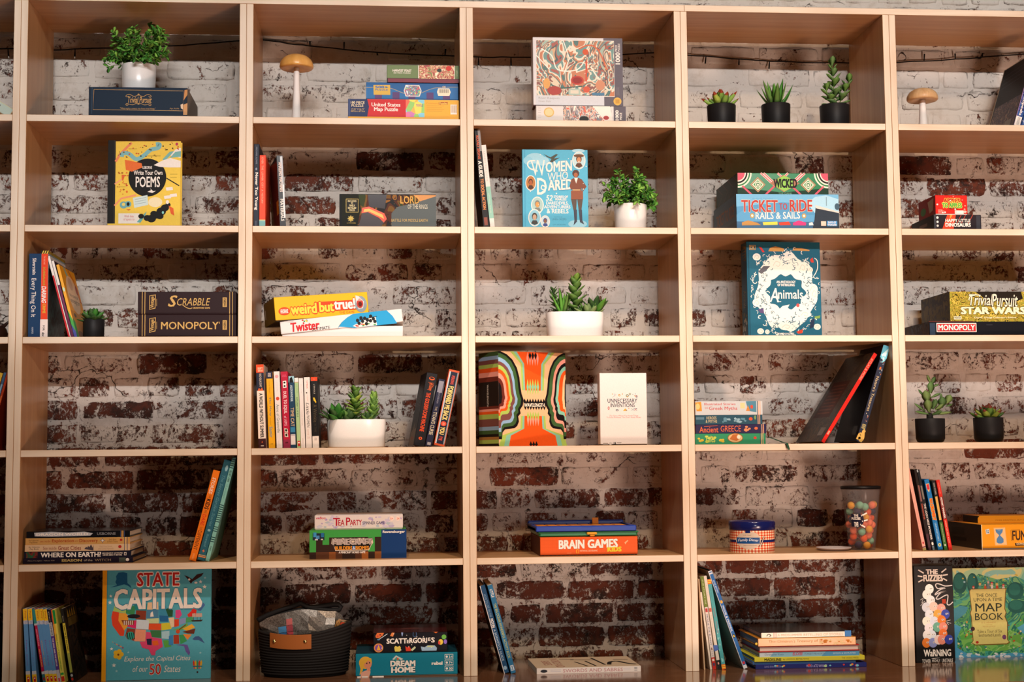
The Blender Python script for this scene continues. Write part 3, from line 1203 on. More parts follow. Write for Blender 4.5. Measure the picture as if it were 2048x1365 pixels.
b3 = Box('jigsaw_puzzle', 'green puzzle box with a harvest picture on top of the puzzle stack', 'puzzle', '12', (1253, 557, 1872, 708), b2.top, .025, .2, '#6f8457', '#6e2f3f', group='stacked jigsaw puzzles')
b3.lid_z = 0
f = b3.f
f.rect(1253, 672, 1872, 684, C('#1e1614'))
f.rect(1262, 676, 1866, 708, C('#7c3a48'))
f.rect(1253, 676, 1262, 708, C('#1e1614'))
f.tx('HARVEST FEAST', 1302, 596, 1462, 616, INKW, bold=.03)
f.tx('500 PIECE PUZZLE', 1310, 622, 1455, 632, INKW, bold=.02)
f.rect(1519, 557, 1524, 672, INKW)
f.rect(1526, 557, 1830, 674, ART('harvest_picture', ['#d8c39a', '#b53a2c', '#8a2a24', '#e0b88a', '#6f7a3a', '#c9503a', '#efe0c0'], 55, 2.2))
f.ell(1780, 582, 24, 22, C('#c8332a'))
f.ell(1700, 600, 20, 16, C('#2f3a34'))
f.rect(1828, 557, 1832, 674, INKW)
f.tx('galison', 1845, 600, 1858, 650, C('#c8d0b8'), rot=90)
b3.done()

# --- upright thousand piece puzzle on a lying one
b = Box('jigsaw_puzzle', 'white puzzle box with a bird picture lying under the upright puzzle', 'puzzle', '13', (648, 905, 1414, 1024), zb, .03, .07, '#dcd6d2', '#ece6e0')
f = b.f
f.rect(878, 905, 1290, 1030, ART('bird_feathers', ['#c9a48a', '#5b4b46', '#8a8a90', '#d8c8b8', '#c9583a', '#6a7078', '#e8ddd0'], 70, 1.5, stretch=(1, 1, .5)))
f.poly([(1130, 905), (1280, 905), (1300, 1030), (1230, 1030)], INKW)
f.ell(1245, 1005, 24, 18, C('#b03a3a'))
f.ell(1055, 1018, 40, 26, INKK)
f.rect(1310, 905, 1414, 1030, C('#5c5660'))
f.tx('1000', 1325, 940, 1352, 1024, INKW, rot=-90, bold=.04)
f.tx('PIECE', 1362, 960, 1380, 1020, INKW, rot=-90, bold=.03)
f.ell(758, 962, 44, 42, C('#d9b46a'))
f.ell(758, 962, 34, 32, C('#e6cf9a'))
for k in range(5):
    f.rect(665, 925 + k * 20, 690, 928 + k * 20, C('#b8b0ac'))
b.done()
b2 = Box('jigsaw_puzzle', 'upright abstract birds thousand piece puzzle box in the middle of the top row', 'puzzle', '13', (620, 322, 1384, 905), b.top, .035, .052, '#d8d5d6', '#5b3f44')
f = b2.f
f.rect(1222, 322, 1384, 908, C('#5f5963'))
f.rect(646, 345, 1312, 828, C('#e4ddd2'))
f.rect(650, 349, 1310, 822, ART('abstract_birds', ['#7c4036', '#cdbca2', '#3a625e', '#b56c42', '#d8cdb8', '#5b8580', '#9a4636', '#2c4648', '#c39a72', '#8fa89a'], 9, 3.6, kind='noise', stretch=(1, 1, .8)))
for (pts, wd, c) in [([(690, 420), (780, 480), (830, 600), (990, 600), (1060, 520)], 10, '#efe8da'), ([(1010, 420), (1100, 385), (1180, 430), (1250, 600)], 12, '#c9653f'),
                     ([(1110, 570), (1180, 680), (1260, 770), (1290, 740)], 12, '#e8e0d0'), ([(740, 720), (850, 760), (1040, 740)], 10, '#2f5f5a'), ([(880, 350), (930, 500), (880, 640)], 8, '#efe8da'),
                     ([(1075, 520), (1070, 700)], 14, '#c8503a'), ([(650, 480), (760, 600)], 8, '#efe8da')]:
    f.line(pts, wd, C(c))
for (x, y, rx, ry, c) in [(995, 690, 55, 38, '#b5382e'), (995, 690, 40, 26, '#8f2a26'), (800, 780, 62, 38, '#a8403a'), (1068, 445, 26, 26, '#c9542f'), (1190, 730, 40, 45, '#c98a6a'), (1072, 768, 30, 28, '#c9583f'), (735, 720, 30, 45, '#d9a05a')]:
    f.ell(x, y, rx, ry, C(c))
f.rect(920, 762, 1020, 818, C('#a8bdb0'))
f.rect(935, 775, 1005, 805, C('#d9d0bd'))
f.rect(1120, 795, 1225, 820, C('#4a7a9a'))
f.rect(640, 824, 1222, 905, C('#cdd0d6'))
f.tx('River Keepers', 665, 836, 842, 858, C('#9a9894'))
f.tx('Dawn Hale', 665, 864, 768, 880, C('#a8a5a2'))
f.tx('1000', 1324, 445, 1362, 546, INKW, rot=-90, bold=.03)
f.tx('PIECE', 1322, 382, 1338, 436, INKW, rot=-90, bold=.02)
f.tx('PUZZLE', 1346, 368, 1362, 436, INKW, rot=-90, bold=.02)
f.ell(1335, 867, 34, 34, C('#dcae4c'))
f.rect(1318, 850, 1352, 885, C('#c2913a'))
for k in range(3):
    f.rect(1330 + k * 9, 745, 1332 + k * 9, 815, C('#8a848c'))
b2.done()

# --- three succulents in black pots
t, r, h = place_pot('potted_succulent', 'succulent with red tipped leaves in the left black pot of the top row', '14', 316, 558, 788, 1, .10, rbk=.95, group='succulents in black pots')
fo = MB()
rosette(fo, (0, 0, h * .82), 26, .060, .024, 4, SUCL, REDT, spread=(6, 66), thick=.42, mats=[SUCL, YELG, LEAFG])
fo.build('foliage', t)
t, r, h = place_pot('potted_succulent', 'spiky aloe in the middle black pot of the top row', '14', 780, 1022, 782, 1, .10, rbk=.95, group='succulents in black pots')
fo = MB()
rosette(fo, (0, 0, h * .8), 17, .088, .021, 9, LEAFD, None, spread=(3, 50), thick=.35, nose=.2, bend=-.12, mats=[LEAFD, LEAFG, SUCC])
fo.build('foliage', t)
t, r, h = place_pot('potted_succulent', 'tall jade plant with rounded leaves in the right black pot of the top row', '14', 1278, 1526, 788, 1, .10, rbk=.95, group='succulents in black pots')
st, fo = MB(), MB()
sprig(st, fo, (0, 0, h * .8), (-.004, 0, h + .118), 8, .044, .032, 2, JADE, [JADE, SUCC, JADE], nose=.62, spread=1.0)
sprig(st, fo, (.003, -.004, h * .8), (.042, -.01, h + .068), 6, .042, .031, 5, JADE, [JADE, SUCC], nose=.62, spread=1.1)
sprig(st, fo, (-.003, -.004, h * .8), (-.026, -.012, h + .042), 4, .040, .030, 8, JADE, [JADE, SUCC], nose=.62, spread=1.2)
st.build('stems', t)
fo.build('foliage', t)

# --- leaning reference books at the right edge
s = spine_book('big blue encyclopedia with white title leaning right at the edge of the top row', 'l', (735, 1290), (1005, 300), 105, 1, .035, .2, '#1c2a58', back='#17141a', group=None)
s.f.fill(ART('encyclopedia_spine', ['#23407e', '#2f5b9c', '#1b2a5a', '#46508f', '#86a0c8'], 40, 2))
s.f.rect(0, 0, .1, 1, C('#8a6a8f'))
s.f.tx('Encyclopedia', .25, .44, .72, .845, INKW, rot=90, bold=.02)
s.f.rect(.05, .86, .9, .985, INKW)
for k in range(9):
    s.f.rect(.3, .875 + k * .011, .7, .879 + k * .011, INKK)
l = s.left()
l.rect(0, 0, .025, 1, C('#b8ac98'))
l.rect(0, 0, 1, .012, C('#b8ac98'))
l.rect(.03, .02, .98, .98, C('#131116'))
l.rect(.06, .56, .97, .97, ART('night_photo', ['#17141c', '#2a2838', '#5c3a34', '#1d2a44', '#8a6a58', '#20202c'], 38, 3))
for k in range(4):
    l.line([(.08, .12 + .06 * k), (.9, .10 + .06 * k)], .008, C('#3a3a44'))
l.line([(.55, .95), (.66, .7), (.72, .95)], .012, C('#9a8f88'))
l.rect(.62, .86, .84, .95, C('#8a857c'))
s.done()
s = spine_book('blue and white hardback pressed against the leaning encyclopedia on its right', 'l', (842, 1290), (1115, 300), 95, 1, .035, .2, '#3b5f9c')
s.f.fill(ART('blue_white_spine', ['#3b6aa8', '#d8dde6', '#2a4a86', '#8fa8cc'], 30, 1.5))
s.done()

# ================================================================== ROW 2
zb = shelf_z(2)
# --- yellow poetry book
s = face_book('yellow activity book with a black circle and white hand lettering, standing face out', '21', (887, 178, 1487, 857), zb, .10, .022, '#edc94f', yaw=-3, spine='#171512')
f = s.f
f.rect(887, 170, 948, 870, C('#171512'))
f.rect(936, 170, 950, 870, C('#2a2622'))
for (pts, w_, c) in [([(950, 350), (985, 290), (1080, 190)], 20, '#e98a5f'), ([(945, 720), (1000, 660), (1120, 632)], 14, '#ee9a72'), ([(945, 540), (985, 510), (1000, 500)], 12, '#f0a37c'),
                     ([(1000, 310), (1010, 280), (1060, 285), (1120, 330), (1180, 300), (1240, 250), (1300, 235), (1310, 205), (1280, 205)], 34, '#7fb9bc'),
                     ([(1370, 490), (1476, 555)], 9, '#2a2420'), ([(1345, 340), (1400, 280), (1487, 265)], 26, '#7ab5b0')]:
    f.line(pts, w_, C(c))
f.ell(1213, 485, 156, 160, INKK, 40)
f.poly([(1025, 335), (1060, 340), (1165, 365), (1170, 400), (1085, 435), (1035, 420)], C('#e26f33'))
f.poly([(1000, 460), (1030, 462), (1012, 515), (1002, 500)], C('#dd6a34'))
f.poly([(1265, 380), (1300, 360), (1340, 340), (1400, 320), (1487, 345), (1487, 400), (1390, 400), (1310, 395)], INKW)
f.poly([(1400, 300), (1440, 250), (1487, 235), (1487, 320)], INKW)
f.poly([(1395, 320), (1440, 270), (1487, 262), (1487, 310)], C('#7ab5b0'))
f.tx('USBORNE', 1172, 388, 1250, 412, INKW, bold=.02)
f.tx('Write Your Own', 1100, 425, 1336, 462, INKW, bold=.02)
f.tx('POEMS', 1118, 478, 1316, 565, INKW, bold=.02)
f.poly([(1215, 605), (1245, 590), (1235, 575), (1262, 600), (1285, 597), (1255, 615)], INKW)
f.poly([(1095, 655), (1215, 632), (1222, 715), (1108, 740)], C('#cfe0dc'))
for k in range(3):
    f.line([(1112, 670 + k * 20), (1205, 652 + k * 20)], 4, C('#9ab0ac'))
f.ell(1280, 692, 58, 42, C('#efe0b8'))
f.ell(1020, 715, 32, 30, C('#6fa9b0'))
f.ell(1020, 710, 14, 14, C('#e8d070'))
f.ell(1057, 708, 26, 26, C('#6fa9b0'))
f.ell(1057, 708, 12, 16, INKK)
f.poly([(1040, 752), (1082, 750), (1062, 762)], C('#d4582f'))
f.rect(978, 785, 1150, 870, INKW)
f.tx('With lots\nof space to', 1020, 800, 1110, 850, C('#c8504a'))
f.poly([(1130, 858), (1210, 768), (1200, 800), (1160, 865)], C('#68aeb0'))
for (x, y, r_) in [(1165, 810, 24), (1215, 825, 30), (1250, 830, 38), (1290, 800, 36), (1330, 770, 40), (1360, 740, 34), (1385, 715, 22), (1320, 810, 30), (1270, 790, 30)]:
    f.ell(x, y, r_, r_ * .85, INKK, 14)
f.ell(1344, 780, 9, 12, C('#8ccfc8'))
f.poly([(1390, 720), (1430, 745), (1437, 805), (1410, 790)], C('#dd5f2c'))
f.ell(1380, 692, 13, 17, INKW)
for (x, y) in [(1365, 570), (1350, 640), (1400, 625)]:
    f.poly([(x, y), (x + 55, y - 6), (x + 60, y + 20), (x + 6, y + 26)], INKW)
f.dots(26, [C('#c8502c'), INKK, C('#7a5a24')], 7, 5, 3, (960, 190, 1300, 320))
f.dots(22, [C('#c8502c'), C('#a8641f'), C('#e0702f')], 8, 6, 4, (955, 420, 1060, 650))
f.dots(14, [INKK, C('#c8502c')], 6, 5, 5, (1330, 185, 1475, 260))
f.ell(1453, 203, 11, 13, C('#b8385a'))
for (x, y, w_) in [(1055, 240, 70), (1210, 300, 110), (975, 560, 60), (1400, 455, 60), (1400, 480, 55)]:
    f.rect(x, y, x + w_, y + 5, C('#b99a3a'))
s.done()

# --- three upright spines
G = 'slim books standing at the left of the second row'
s = spine_book('slim navy book with white title beside the upright, left of the red one', 'k', (50, 1300), (60, 130), 74, 2, .03, .19, '#262c3a', group=G)
s.f.tx('MICHAEL LEWIS', .35, .035, .62, .24, C('#8e96a4'), rot=90)
s.f.tx('Never Too Young', .12, .345, .8, .79, INKW, rot=90, bold=.03)
s.f.ell(.45, .30, .16, .016, C('#8e96a4'))
s.f.rect(.3, .92, .6, .98, C('#4a5262'))
s.done()
s = spine_book('slim coral red book with a teal foot standing beside the navy one', 'k', (132, 1300), (140, 290), 86, 2, .03, .17, '#ef4f34', spine='#ef4f34', group=G)
s.f.rect(0, .897, 1, 1, C('#7fb4b4'))
s.f.rect(0, .892, 1, .902, C('#e8c98a'))
s.f.tx('OVER  THE  LOWER  CITY  A  HISTORY', .32, .03, .62, .67, C('#f4b89a'), rot=90)
s.done()
s = spine_book('black and silver magazine book standing turned, right of the coral red one', 'k', (430, 1300), (382, 300), 86, 2, .04, .18, '#1c1b1c', yaw=11, hard=False, rough=.25, coat=.5)
s.f.rect(0, 0, 1, 1, C('#2f3133', .25))
s.f.rect(.55, .01, .95, .5, C('#b9bcc0', .2))
s.f.rect(.75, .4, 1, .86, C('#dfe0e2', .2))
s.f.tx('AMAZING MACHINES', .25, .09, .75, .50, C('#e8d5cc'), rot=90, bold=.03, out=INKK)
s.f.tx('MATERIALS', .25, .60, .75, .90, C('#d8d4cc'), rot=90, bold=.04)
s.left().rect(.72, .6, .96, .79, C('#b58a2a'))
s.done()

# --- fantasy battle box
b = Box('board_game', 'glossy dark box with a burning ring picture lying alone in the second row', 'board game', '22', (848, 634, 1672, 905), zb, .05, .16, '#171a1c', rough=.6, coat=0)
f = b.f
f.rect(870, 640, 1672, 915, ART('fire_and_smoke', ['#14180f', '#2f3a1c', '#6a4a1c', '#4a2212', '#18181a', '#8a5a24', '#20262a'], 10, 2.2, rough=.6))
f.poly([(870, 640), (1010, 640), (1030, 760), (1000, 915), (870, 915)], C('#1a1d16', .6))
f.poly([(1090, 640), (1250, 640), (1235, 760), (1100, 745)], C('#2a2226', .15))
f.poly([(1020, 880), (1045, 780), (1110, 790), (1230, 880), (1200, 915), (1010, 915)], C('#2a1512', .2))
f.poly([(1035, 800), (1040, 755), (1100, 742), (1230, 800), (1252, 850), (1225, 880), (1185, 840), (1090, 790)], C('#d8481c', .2))
f.poly([(1052, 790), (1060, 765), (1100, 760), (1215, 812), (1228, 848), (1190, 828), (1100, 785)], C('#f6b24a', .2))
f.poly([(1480, 640), (1672, 640), (1672, 780), (1560, 720)], C('#c7822c', .3))
f.poly([(1290, 800), (1340, 745), (1520, 700), (1672, 650), (1672, 915), (1290, 915)], C('#3c423e', .3))  # grey glare on the glossy lid, painted into the front
f.line([(905, 678), (1008, 678), (1008, 792), (905, 792)], 5, C('#b8a25c'), True)
f.rect(912, 685, 1002, 786, INKK)
f.tx('INCLUDES\n32\nFINELY\nDETAILED\nPIECES', 920, 688, 992, 782, C('#e0d2a0'), bold=.02)
f.ell(945, 850, 34, 30, INKK)
f.star(945, 848, 30, 30, C('#c7ac54'), 8, .6)
f.tx('2-4 PLAYERS', 912, 880, 988, 890, C('#c7ac54'))
f.tx('THE', 1395, 648, 1425, 664, C('#d8a24a'))
f.tx('LORD', 1368, 650, 1530, 715, C('#d8a24a'), bold=.01)
f.tx('OF THE RINGS', 1430, 722, 1600, 760, C('#cfc8b0'))
f.tx('BATTLE FOR MIDDLE EARTH', 1290, 848, 1600, 872, C('#c9a662'), bold=.01)
b.done()

# --- slim leaning pair
G = None
s = spine_book('slim black book with orange and white spine lettering leaning against the upright', '23', (200, 905), (122, 85), 50, 2, .03, .2, '#1d1b1b', hard=False)
s.f.rect(.55, 0, 1, .22, C('#8f8a86'))
s.f.tx('ROAD SIGNS', .2, .06, .62, .3, C('#c9562e'), rot=90, bold=.03)
s.f.tx('A GUIDE', .15, .32, .75, .48, INKW, rot=90, bold=.04)
s.f.tx('TO SOCIAL ACTION', .25, .5, .75, .81, C('#e08a4a'), rot=90, bold=.04)
s.f.rect(.2, .89, .8, .97, C('#8a4a3a'))
s.done()
s = spine_book('slim white book with a green band leaning on the black one', '23', (257, 905), (182, 215), 40, 2, .03, .19, '#e6dcd4', hard=False)
s.f.rect(0, .5, 1, .88, C('#8fc0ae'))
s.f.tx('LEARN TO CODE', .3, .08, .6, .44, C('#b8a8a4'), rot=90)
s.f.tx('activity book', .35, .58, .6, .82, C('#e8e0d0'), rot=90)
s.done()

# --- women who dared
s = face_book('light blue hardback with white hand lettering and portrait ovals, standing face out', '23', (530, 254, 1088, 908), zb, .09, .02, '#56b3d3', spine='#3f95b8')
f = s.f
f.rect(545, 254, 556, 915, C('#4aa3c6'))
f.ell(640, 330, 80, 45, C('#9dd0e2'))
f.ell(700, 352, 60, 40, C('#9dd0e2'))
f.ell(580, 350, 40, 35, C('#8cc8de'))
f.ell(1010, 262, 55, 16, C('#a8d6e4'))
f.ell(995, 890, 80, 35, C('#9dd0e2'))
f.poly([(710, 290), (728, 300), (770, 320), (818, 292), (836, 296), (800, 330), (850, 322), (812, 345), (790, 362), (762, 365), (778, 335), (740, 318)], C('#474a3e'))
f.tx('W', 600, 345, 722, 478, INKW, bold=.0, shear=-.1)
f.line([(640, 350), (590, 355), (575, 385), (600, 420), (660, 440)], 11, INKW)
f.tx('OMEN', 730, 362, 950, 450, INKW, bold=.03, slope=-.08, out=C('#3f92b6'), ow=.02)
f.tx('WHO', 745, 455, 918, 525, INKW, bold=.0, slope=-.1)
f.tx('D', 655, 500, 735, 640, INKW, bold=.01)
f.line([(735, 585), (700, 560), (690, 590), (720, 600)], 9, INKW)
f.tx('ARED', 748, 520, 955, 605, INKW, bold=.03, slope=-.07, out=C('#3f92b6'), ow=.02)
f.tx('52', 728, 645, 785, 692, INKW, shear=.2, bold=.02)
f.tx('STORIES OF\nFEARLESS', 795, 648, 915, 690, INKW, bold=.03)
f.tx('DAREDEVILS,\nADVENTURERS', 712, 698, 935, 758, INKW, bold=.02)
f.tx('& REBELS', 735, 762, 918, 800, INKW, bold=.02)
f.tx('WRITTEN BY', 795, 828, 868, 836, C('#3a7a94'))
f.tx('LINDA SKEERS', 778, 842, 900, 858, C('#3a7a94'))
f.tx('LIVI GOSLING', 785, 890, 895, 902, C('#3a7a94'))
for (x, y, rx, ry, bg, skin, hair) in [(1013, 345, 57, 76, '#b8d8dc', '#c98a5c', '#5b3a24'), (600, 542, 45, 66, '#b5773a', '#a85a30', '#4a2a1a'), (655, 730, 54, 72, '#a8c8c4', '#d89a52', '#7a8078'),
                                       (630, 838, 54, 74, '#8fc6d8', '#cfa88a', '#3f3a34'), (720, 870, 40, 52, '#cfe0e4', '#8a5a40', '#3a4a8a')]:
    f.ell(x, y, rx, ry, INKW, 26)
    f.ell(x, y, rx * .86, ry * .9, C(bg), 24)
    f.ell(x, y - ry * .15, rx * .42, ry * .42, C(hair), 16)
    f.ell(x, y - ry * .05, rx * .3, ry * .33, C(skin), 16)
    f.poly([(x - rx * .55, y + ry * .65), (x - rx * .3, y + ry * .3), (x + rx * .3, y + ry * .3), (x + rx * .55, y + ry * .65), (x, y + ry * .85)], C(hair))
f.ell(1013, 305, 44, 14, C('#6b4426'))
BRN, LEG = C('#7c4630'), C('#5a4a40')
f.ell(985, 458, 30, 32, C('#53352a'))
f.ell(985, 470, 17, 20, C('#a8633c'))
f.poly([(945, 510), (975, 492), (1000, 492), (1035, 508), (1075, 570), (1045, 610), (1030, 575), (1042, 680), (940, 680), (955, 590), (945, 600), (930, 570)], BRN)
f.poly([(970, 495), (1002, 495), (987, 545)], INKW)
f.rect(955, 595, 1022, 604, C('#c8a878'))
f.rect(942, 606, 1044, 680, C('#8f5236'))
f.poly([(942, 680), (990, 680), (985, 770), (960, 770)], LEG)
f.poly([(995, 680), (1042, 680), (1030, 770), (1005, 770)], LEG)
f.poly([(962, 768), (992, 768), (990, 870), (960, 902), (968, 860)], C('#3f4250'))
f.poly([(1004, 768), (1034, 768), (1036, 860), (1052, 895), (1015, 875)], C('#3f4250'))
f.dots(16, [INKW], 5, 5, 8, (560, 280, 1080, 820))
s.done()

# --- leafy plant on the shelf
t, r, h = place_pot('potted_plant', 'bushy green plant in a white pot standing right of the light blue book', '23', 1312, 1592, 706, 2, .10, rbk=.94, mat=WHITEP)
bushy(t, r, h, .162, .105, 12, 1.25)

# --- two strategy games
b = Box('board_game', 'sky blue board game box with red arched title and a ship, bottom of its stack', 'board game', '24', (500, 618, 1410, 918), zb, .025, .28, '#4f93bd', '#31506a', coat=.2)
f = b.f
f.poly([(500, 618), (1410, 618), (1410, 660), (1200, 700), (900, 690), (500, 730)], C('#74b4d8'))
f.poly([(1130, 700), (1200, 640), (1300, 625), (1410, 660), (1410, 800), (1210, 800)], C('#a9d3e6'))
f.rect(500, 850, 1410, 925, C('#3f6a8f'))
f.poly([(500, 800), (560, 760), (700, 800), (1190, 800), (1190, 860), (500, 860)], C('#5a9cc6'))
RD = C('#b23a34')
f.tx('TICKET', 545, 672, 865, 775, RD, bold=.02, out=C('#e8d8b8'), ow=.02)
f.tx('TO', 880, 698, 950, 755, RD, bold=.02)
f.tx('RIDE', 975, 668, 1172, 768, RD, bold=.02, out=C('#e8d8b8'), ow=.02)
f.tx('RAILS & SAILS', 668, 780, 1062, 840, INKW, bold=.01, slope=-.02)
for x in (638, 1098):
    f.ell(x, 808, 20, 22, C('#b89a5a'))
    f.ell(x, 808, 10, 11, INKW)
f.poly([(1205, 715), (1410, 775), (1410, 925), (1170, 925), (1190, 840)], C('#2a3440'))
f.poly([(1200, 712), (1412, 770), (1412, 782), (1205, 740)], C('#dcd0c4'))
f.line([(1300, 640), (1300, 720)], 4, C('#5a6a74'))
f.ell(1395, 725, 22, 30, C('#3f5a6a'))
f.poly([(730, 865), (860, 860), (862, 888), (735, 892)], C('#e2cf4e'))
f.poly([(870, 868), (960, 858), (980, 890), (880, 892)], C('#d8432c'))
f.poly([(998, 870), (1050, 848), (1115, 868), (1112, 892), (1000, 892)], C('#d83a7a'))
f.poly([(1140, 870), (1170, 862), (1180, 890), (1140, 892)], INKW)
f.poly([(545, 868), (600, 850), (680, 870), (715, 892), (545, 895)], C('#b98a4c'))
f.rect(1248, 855, 1292, 895, C('#e2c8b4'))
f.rect(1300, 852, 1392, 898, C('#3f8fc6'))
f.tx('DAYS OF\nWONDER', 1306, 857, 1386, 894, INKW, bold=.02)
f.tx('ALAN R. MOON', 640, 650, 820, 664, C('#5f9cc0'))
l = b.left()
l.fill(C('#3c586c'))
l.tx('TICKET TO RIDE', .12, .25, .9, .6, C('#8a5a42'), bold=.02)
l.rect(0, .75, 1, 1, C('#34485a'))
l.rect(.1, .8, .6, .9, C('#6a5a4a'))
b.done()
b2 = Box('board_game', 'green and pink art deco board game box on top of the sky blue one', 'board game', '24', (510, 430, 1318, 622), b.top, .03, .26, '#1f7a46', '#2a1f1c', rough=.2, coat=.5)
f = b2.f
f.poly([(510, 560), (700, 580), (915, 600), (1120, 580), (1318, 560), (1318, 625), (510, 625)], C('#123524'))
PK, CR_, TAN = C('#d0566a'), C('#efe2cf'), C('#a8745a')
for sx, X in ((1, 512), (-1, 1316)):
    for (rr, m_) in ((125, CR_), (112, C('#1f7a46')), (100, CR_), (88, INKK), (74, CR_), (64, PK)):
        f.poly([(X, 430)] + [(X + sx * rr * math.cos(a), 430 + rr * 1.05 * math.sin(a)) for a in [math.pi / 2 * k / 10 for k in range(11)]], m_)
    for off in (0, 26, 150):
        f.line([(X + sx * (205 + off), 430), (X + sx * (330 + off * 1.0), 545)], 18, CR_)
        f.line([(X + sx * (205 + off), 430), (X + sx * (330 + off * 1.0), 545)], 9, PK)
    f.line([(X + sx * 40, 545), (X + sx * 125, 625)], 16, PK)
    f.line([(X + sx * 330, 540), (X + sx * 240, 625)], 16, PK)
    cx = X + sx * 178
    for (q, m_) in ((68, C('#c08a6a')), (58, C('#1f7a46')), (52, CR_), (40, C('#3f9a62'))):
        f.poly([(cx - q, 533), (cx, 533 - q), (cx + q, 533), (cx, 533 + q)], m_)
    f.ell(cx, 533, 24, 26, CR_)
    f.ell(cx, 533, 16, 18, C('#2f7a4c'))
    f.ell(cx, 535, 9, 10, CR_)
f.poly([(795, 520), (920, 445), (1062, 520), (920, 597)], TAN)
f.poly([(850, 490), (925, 452), (1005, 490), (1005, 550), (925, 590), (850, 550)], C('#8fc65a'))
f.tx('WICKED', 832, 482, 1036, 558, INKK, bold=.05)
f.tx('THE GAME', 870, 602, 990, 616, C('#7aa88a'))
l = b2.left()
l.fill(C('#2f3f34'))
for k in range(4):
    l.line([(.05 + .25 * k, 0), (.3 + .25 * k, .5), (.05 + .25 * k, 1)], .05, C('#6a4a44'))
b2.done()

# --- two small games at the right
b = Box('board_game', 'small black card game box with white title and orange stripes under the red box', 'card game', '25', (612, 1022, 1150, 1190), zb, .03, .175, '#2a2226', rough=.2, coat=.5)
f = b.f
f.poly([(765, 1022), (862, 1022), (830, 1190), (700, 1190)], C('#d8431f'))
f.poly([(800, 1022), (825, 1022), (800, 1062), (790, 1062)], C('#f0a03a'))
for x in (905, 955, 1035):
    f.line([(x + 20, 1022), (x - 40, 1130)], 6, C('#b8402a'))
f.tx('HAPPY LITTLE', 742, 1070, 1024, 1104, INKW, bold=.03)
f.tx('DINOSAURS', 742, 1116, 1026, 1156, INKW, bold=.05)
f.ell(652, 1055, 13, 14, INKW)
f.ell(652, 1103, 12, 13, INKW)
f.ell(652, 1146, 12, 13, INKW)
f.rect(612, 1022, 634, 1190, C('#3a3c42'))
f.rect(1092, 1030, 1140, 1185, C('#34343c'))
l = b.left()
l.fill(C('#181416'))
l.rect(.35, .35, .7, .55, C('#6a5a50'))
b.done()
b2 = Box('board_game', 'small red card game box with green lettering on the black one', 'card game', '25', (626, 800, 990, 1022), b.top, .035, .13, '#d3281f', rough=.15, coat=.6)
f = b2.f
f.tx('APPLES', 722, 838, 905, 884, C('#b5281c'), bold=.05, out=C('#f0c24a'), ow=.09)
f.tx('TO APPLES', 705, 890, 925, 938, C('#4ea03a'), bold=.05, out=C('#d8e06a'), ow=.09)
f.tx('PARTY BOX', 778, 944, 876, 958, INKK, bold=.03)
f.rect(845, 970, 945, 1008, INKW)
f.ell(960, 985, 16, 14, C('#e8c0b0'))
for k in range(4):
    f.rect(655, 962 + k * 12, 705 + 20 * (k % 2), 967 + k * 12, C('#f0b0a0'))
f.dots(14, [INKW, C('#f0a08a')], 9, 8, 5, (630, 805, 985, 1015))
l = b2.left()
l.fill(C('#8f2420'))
l.poly([(.55, .2), (.9, .1), (.85, .7), (.65, .8)], C('#b5a08a'))
l.ell(.28, .6, .16, .2, C('#3f7a3a'))
b2.done()


# ================================================================== ROW 3
zb = shelf_z(3)
# left edge: small dark vessel with a pointed ear
A_ = at(-6, 640, .12)
t = thing('jug', 'small dark brown jug with a pointed handle at the left edge', 'jug', (A_.x, .12, zb))
mb = MB()
DK = C('#2b1712', .3, coat=.3)
mb.lathe([(.018, 0), (.026, .006), (.029, .018), (.026, .030), (.020, .038), (.016, .036), (0, .03)], DK, 24)
mb.build('body', t)
mb = MB()
mb.tube([(.012, 0, .032), (.022, -.002, .042), (.031, -.003, .050), (.036, -.003, .058)], [.006, .005, .0035, .001], DK, 8)
mb.build('handle', t)

G = 'books at the left of the third row'
s = spine_book('thick dark blue hardback with white serif title beside the left upright of the third row', 'a', (112, 1310), (132, 125), 166, 3, .03, .2, '#12365c', group=G)
s.f.tx('Silverstein', .30, .055, .60, .25, INKW, rot=90, bold=.01)
s.f.tx('Every Thing On It', .12, .295, .62, .755, INKW, rot=90, bold=.0)
s.f.tx('HARPER', .3, .875, .45, .955, C('#b8c0c8'), rot=90)
s.done()
s = spine_book('orange spined book with a striped black and yellow top and teal grey cover', 'a', (287, 1310), (305, 84), 104, 3, .03, .2, '#5f7f86', spine='#e2431d', group=G)
f = s.f
f.rect(0, 0, 1, .035, INKK)
for k in range(3):
    f.poly([(.1 + k * .3, .035), (.25 + k * .3, .035), (.42 + k * .3, 0), (.27 + k * .3, 0)], C('#e2c04a'))
f.rect(0, .79, 1, 1, C('#e8d8d0'))
f.tx('THE HEROINES', .35, .06, .55, .16, C('#f0b89a'), rot=90)
f.tx('SCANDALOUS', .3, .19, .58, .40, C('#a8a83a'), rot=90, bold=.02)
f.tx('DARING', .15, .41, .72, .60, INKW, rot=90, bold=.03, shear=.2)
f.tx('CRIME', .3, .61, .66, .72, C('#d8b23a'), rot=90, bold=.03)
f.tx('FOR', .35, .86, .6, .92, INKK, rot=90, bold=.02)
f.tx('doc', .25, .94, .6, .985, INKK, rot=90, bold=.03)
l = s.right()
l.rect(0, 0, 1, .035, INKK)
for k in range(20):
    l.poly([(k * .05, .035), (k * .05 + .025, .035), (k * .05 + .035, 0), (k * .05 + .01, 0)], C('#c8a83a'))
l.rect(0, .2, 1, 1, ART('crime_cover', ['#22302f', '#2c2420', '#3a4a48', '#191614', '#2a3a3c'], 9, 2))
l.rect(0, .035, 1, .2, C('#7f9aa4'))
l.tx('FATAL', .3, .06, .62, .09, INKK)
for x in (.35, .7):
    l.ell(x, .22, .1, .05, C('#7a3a24'))
s.done()
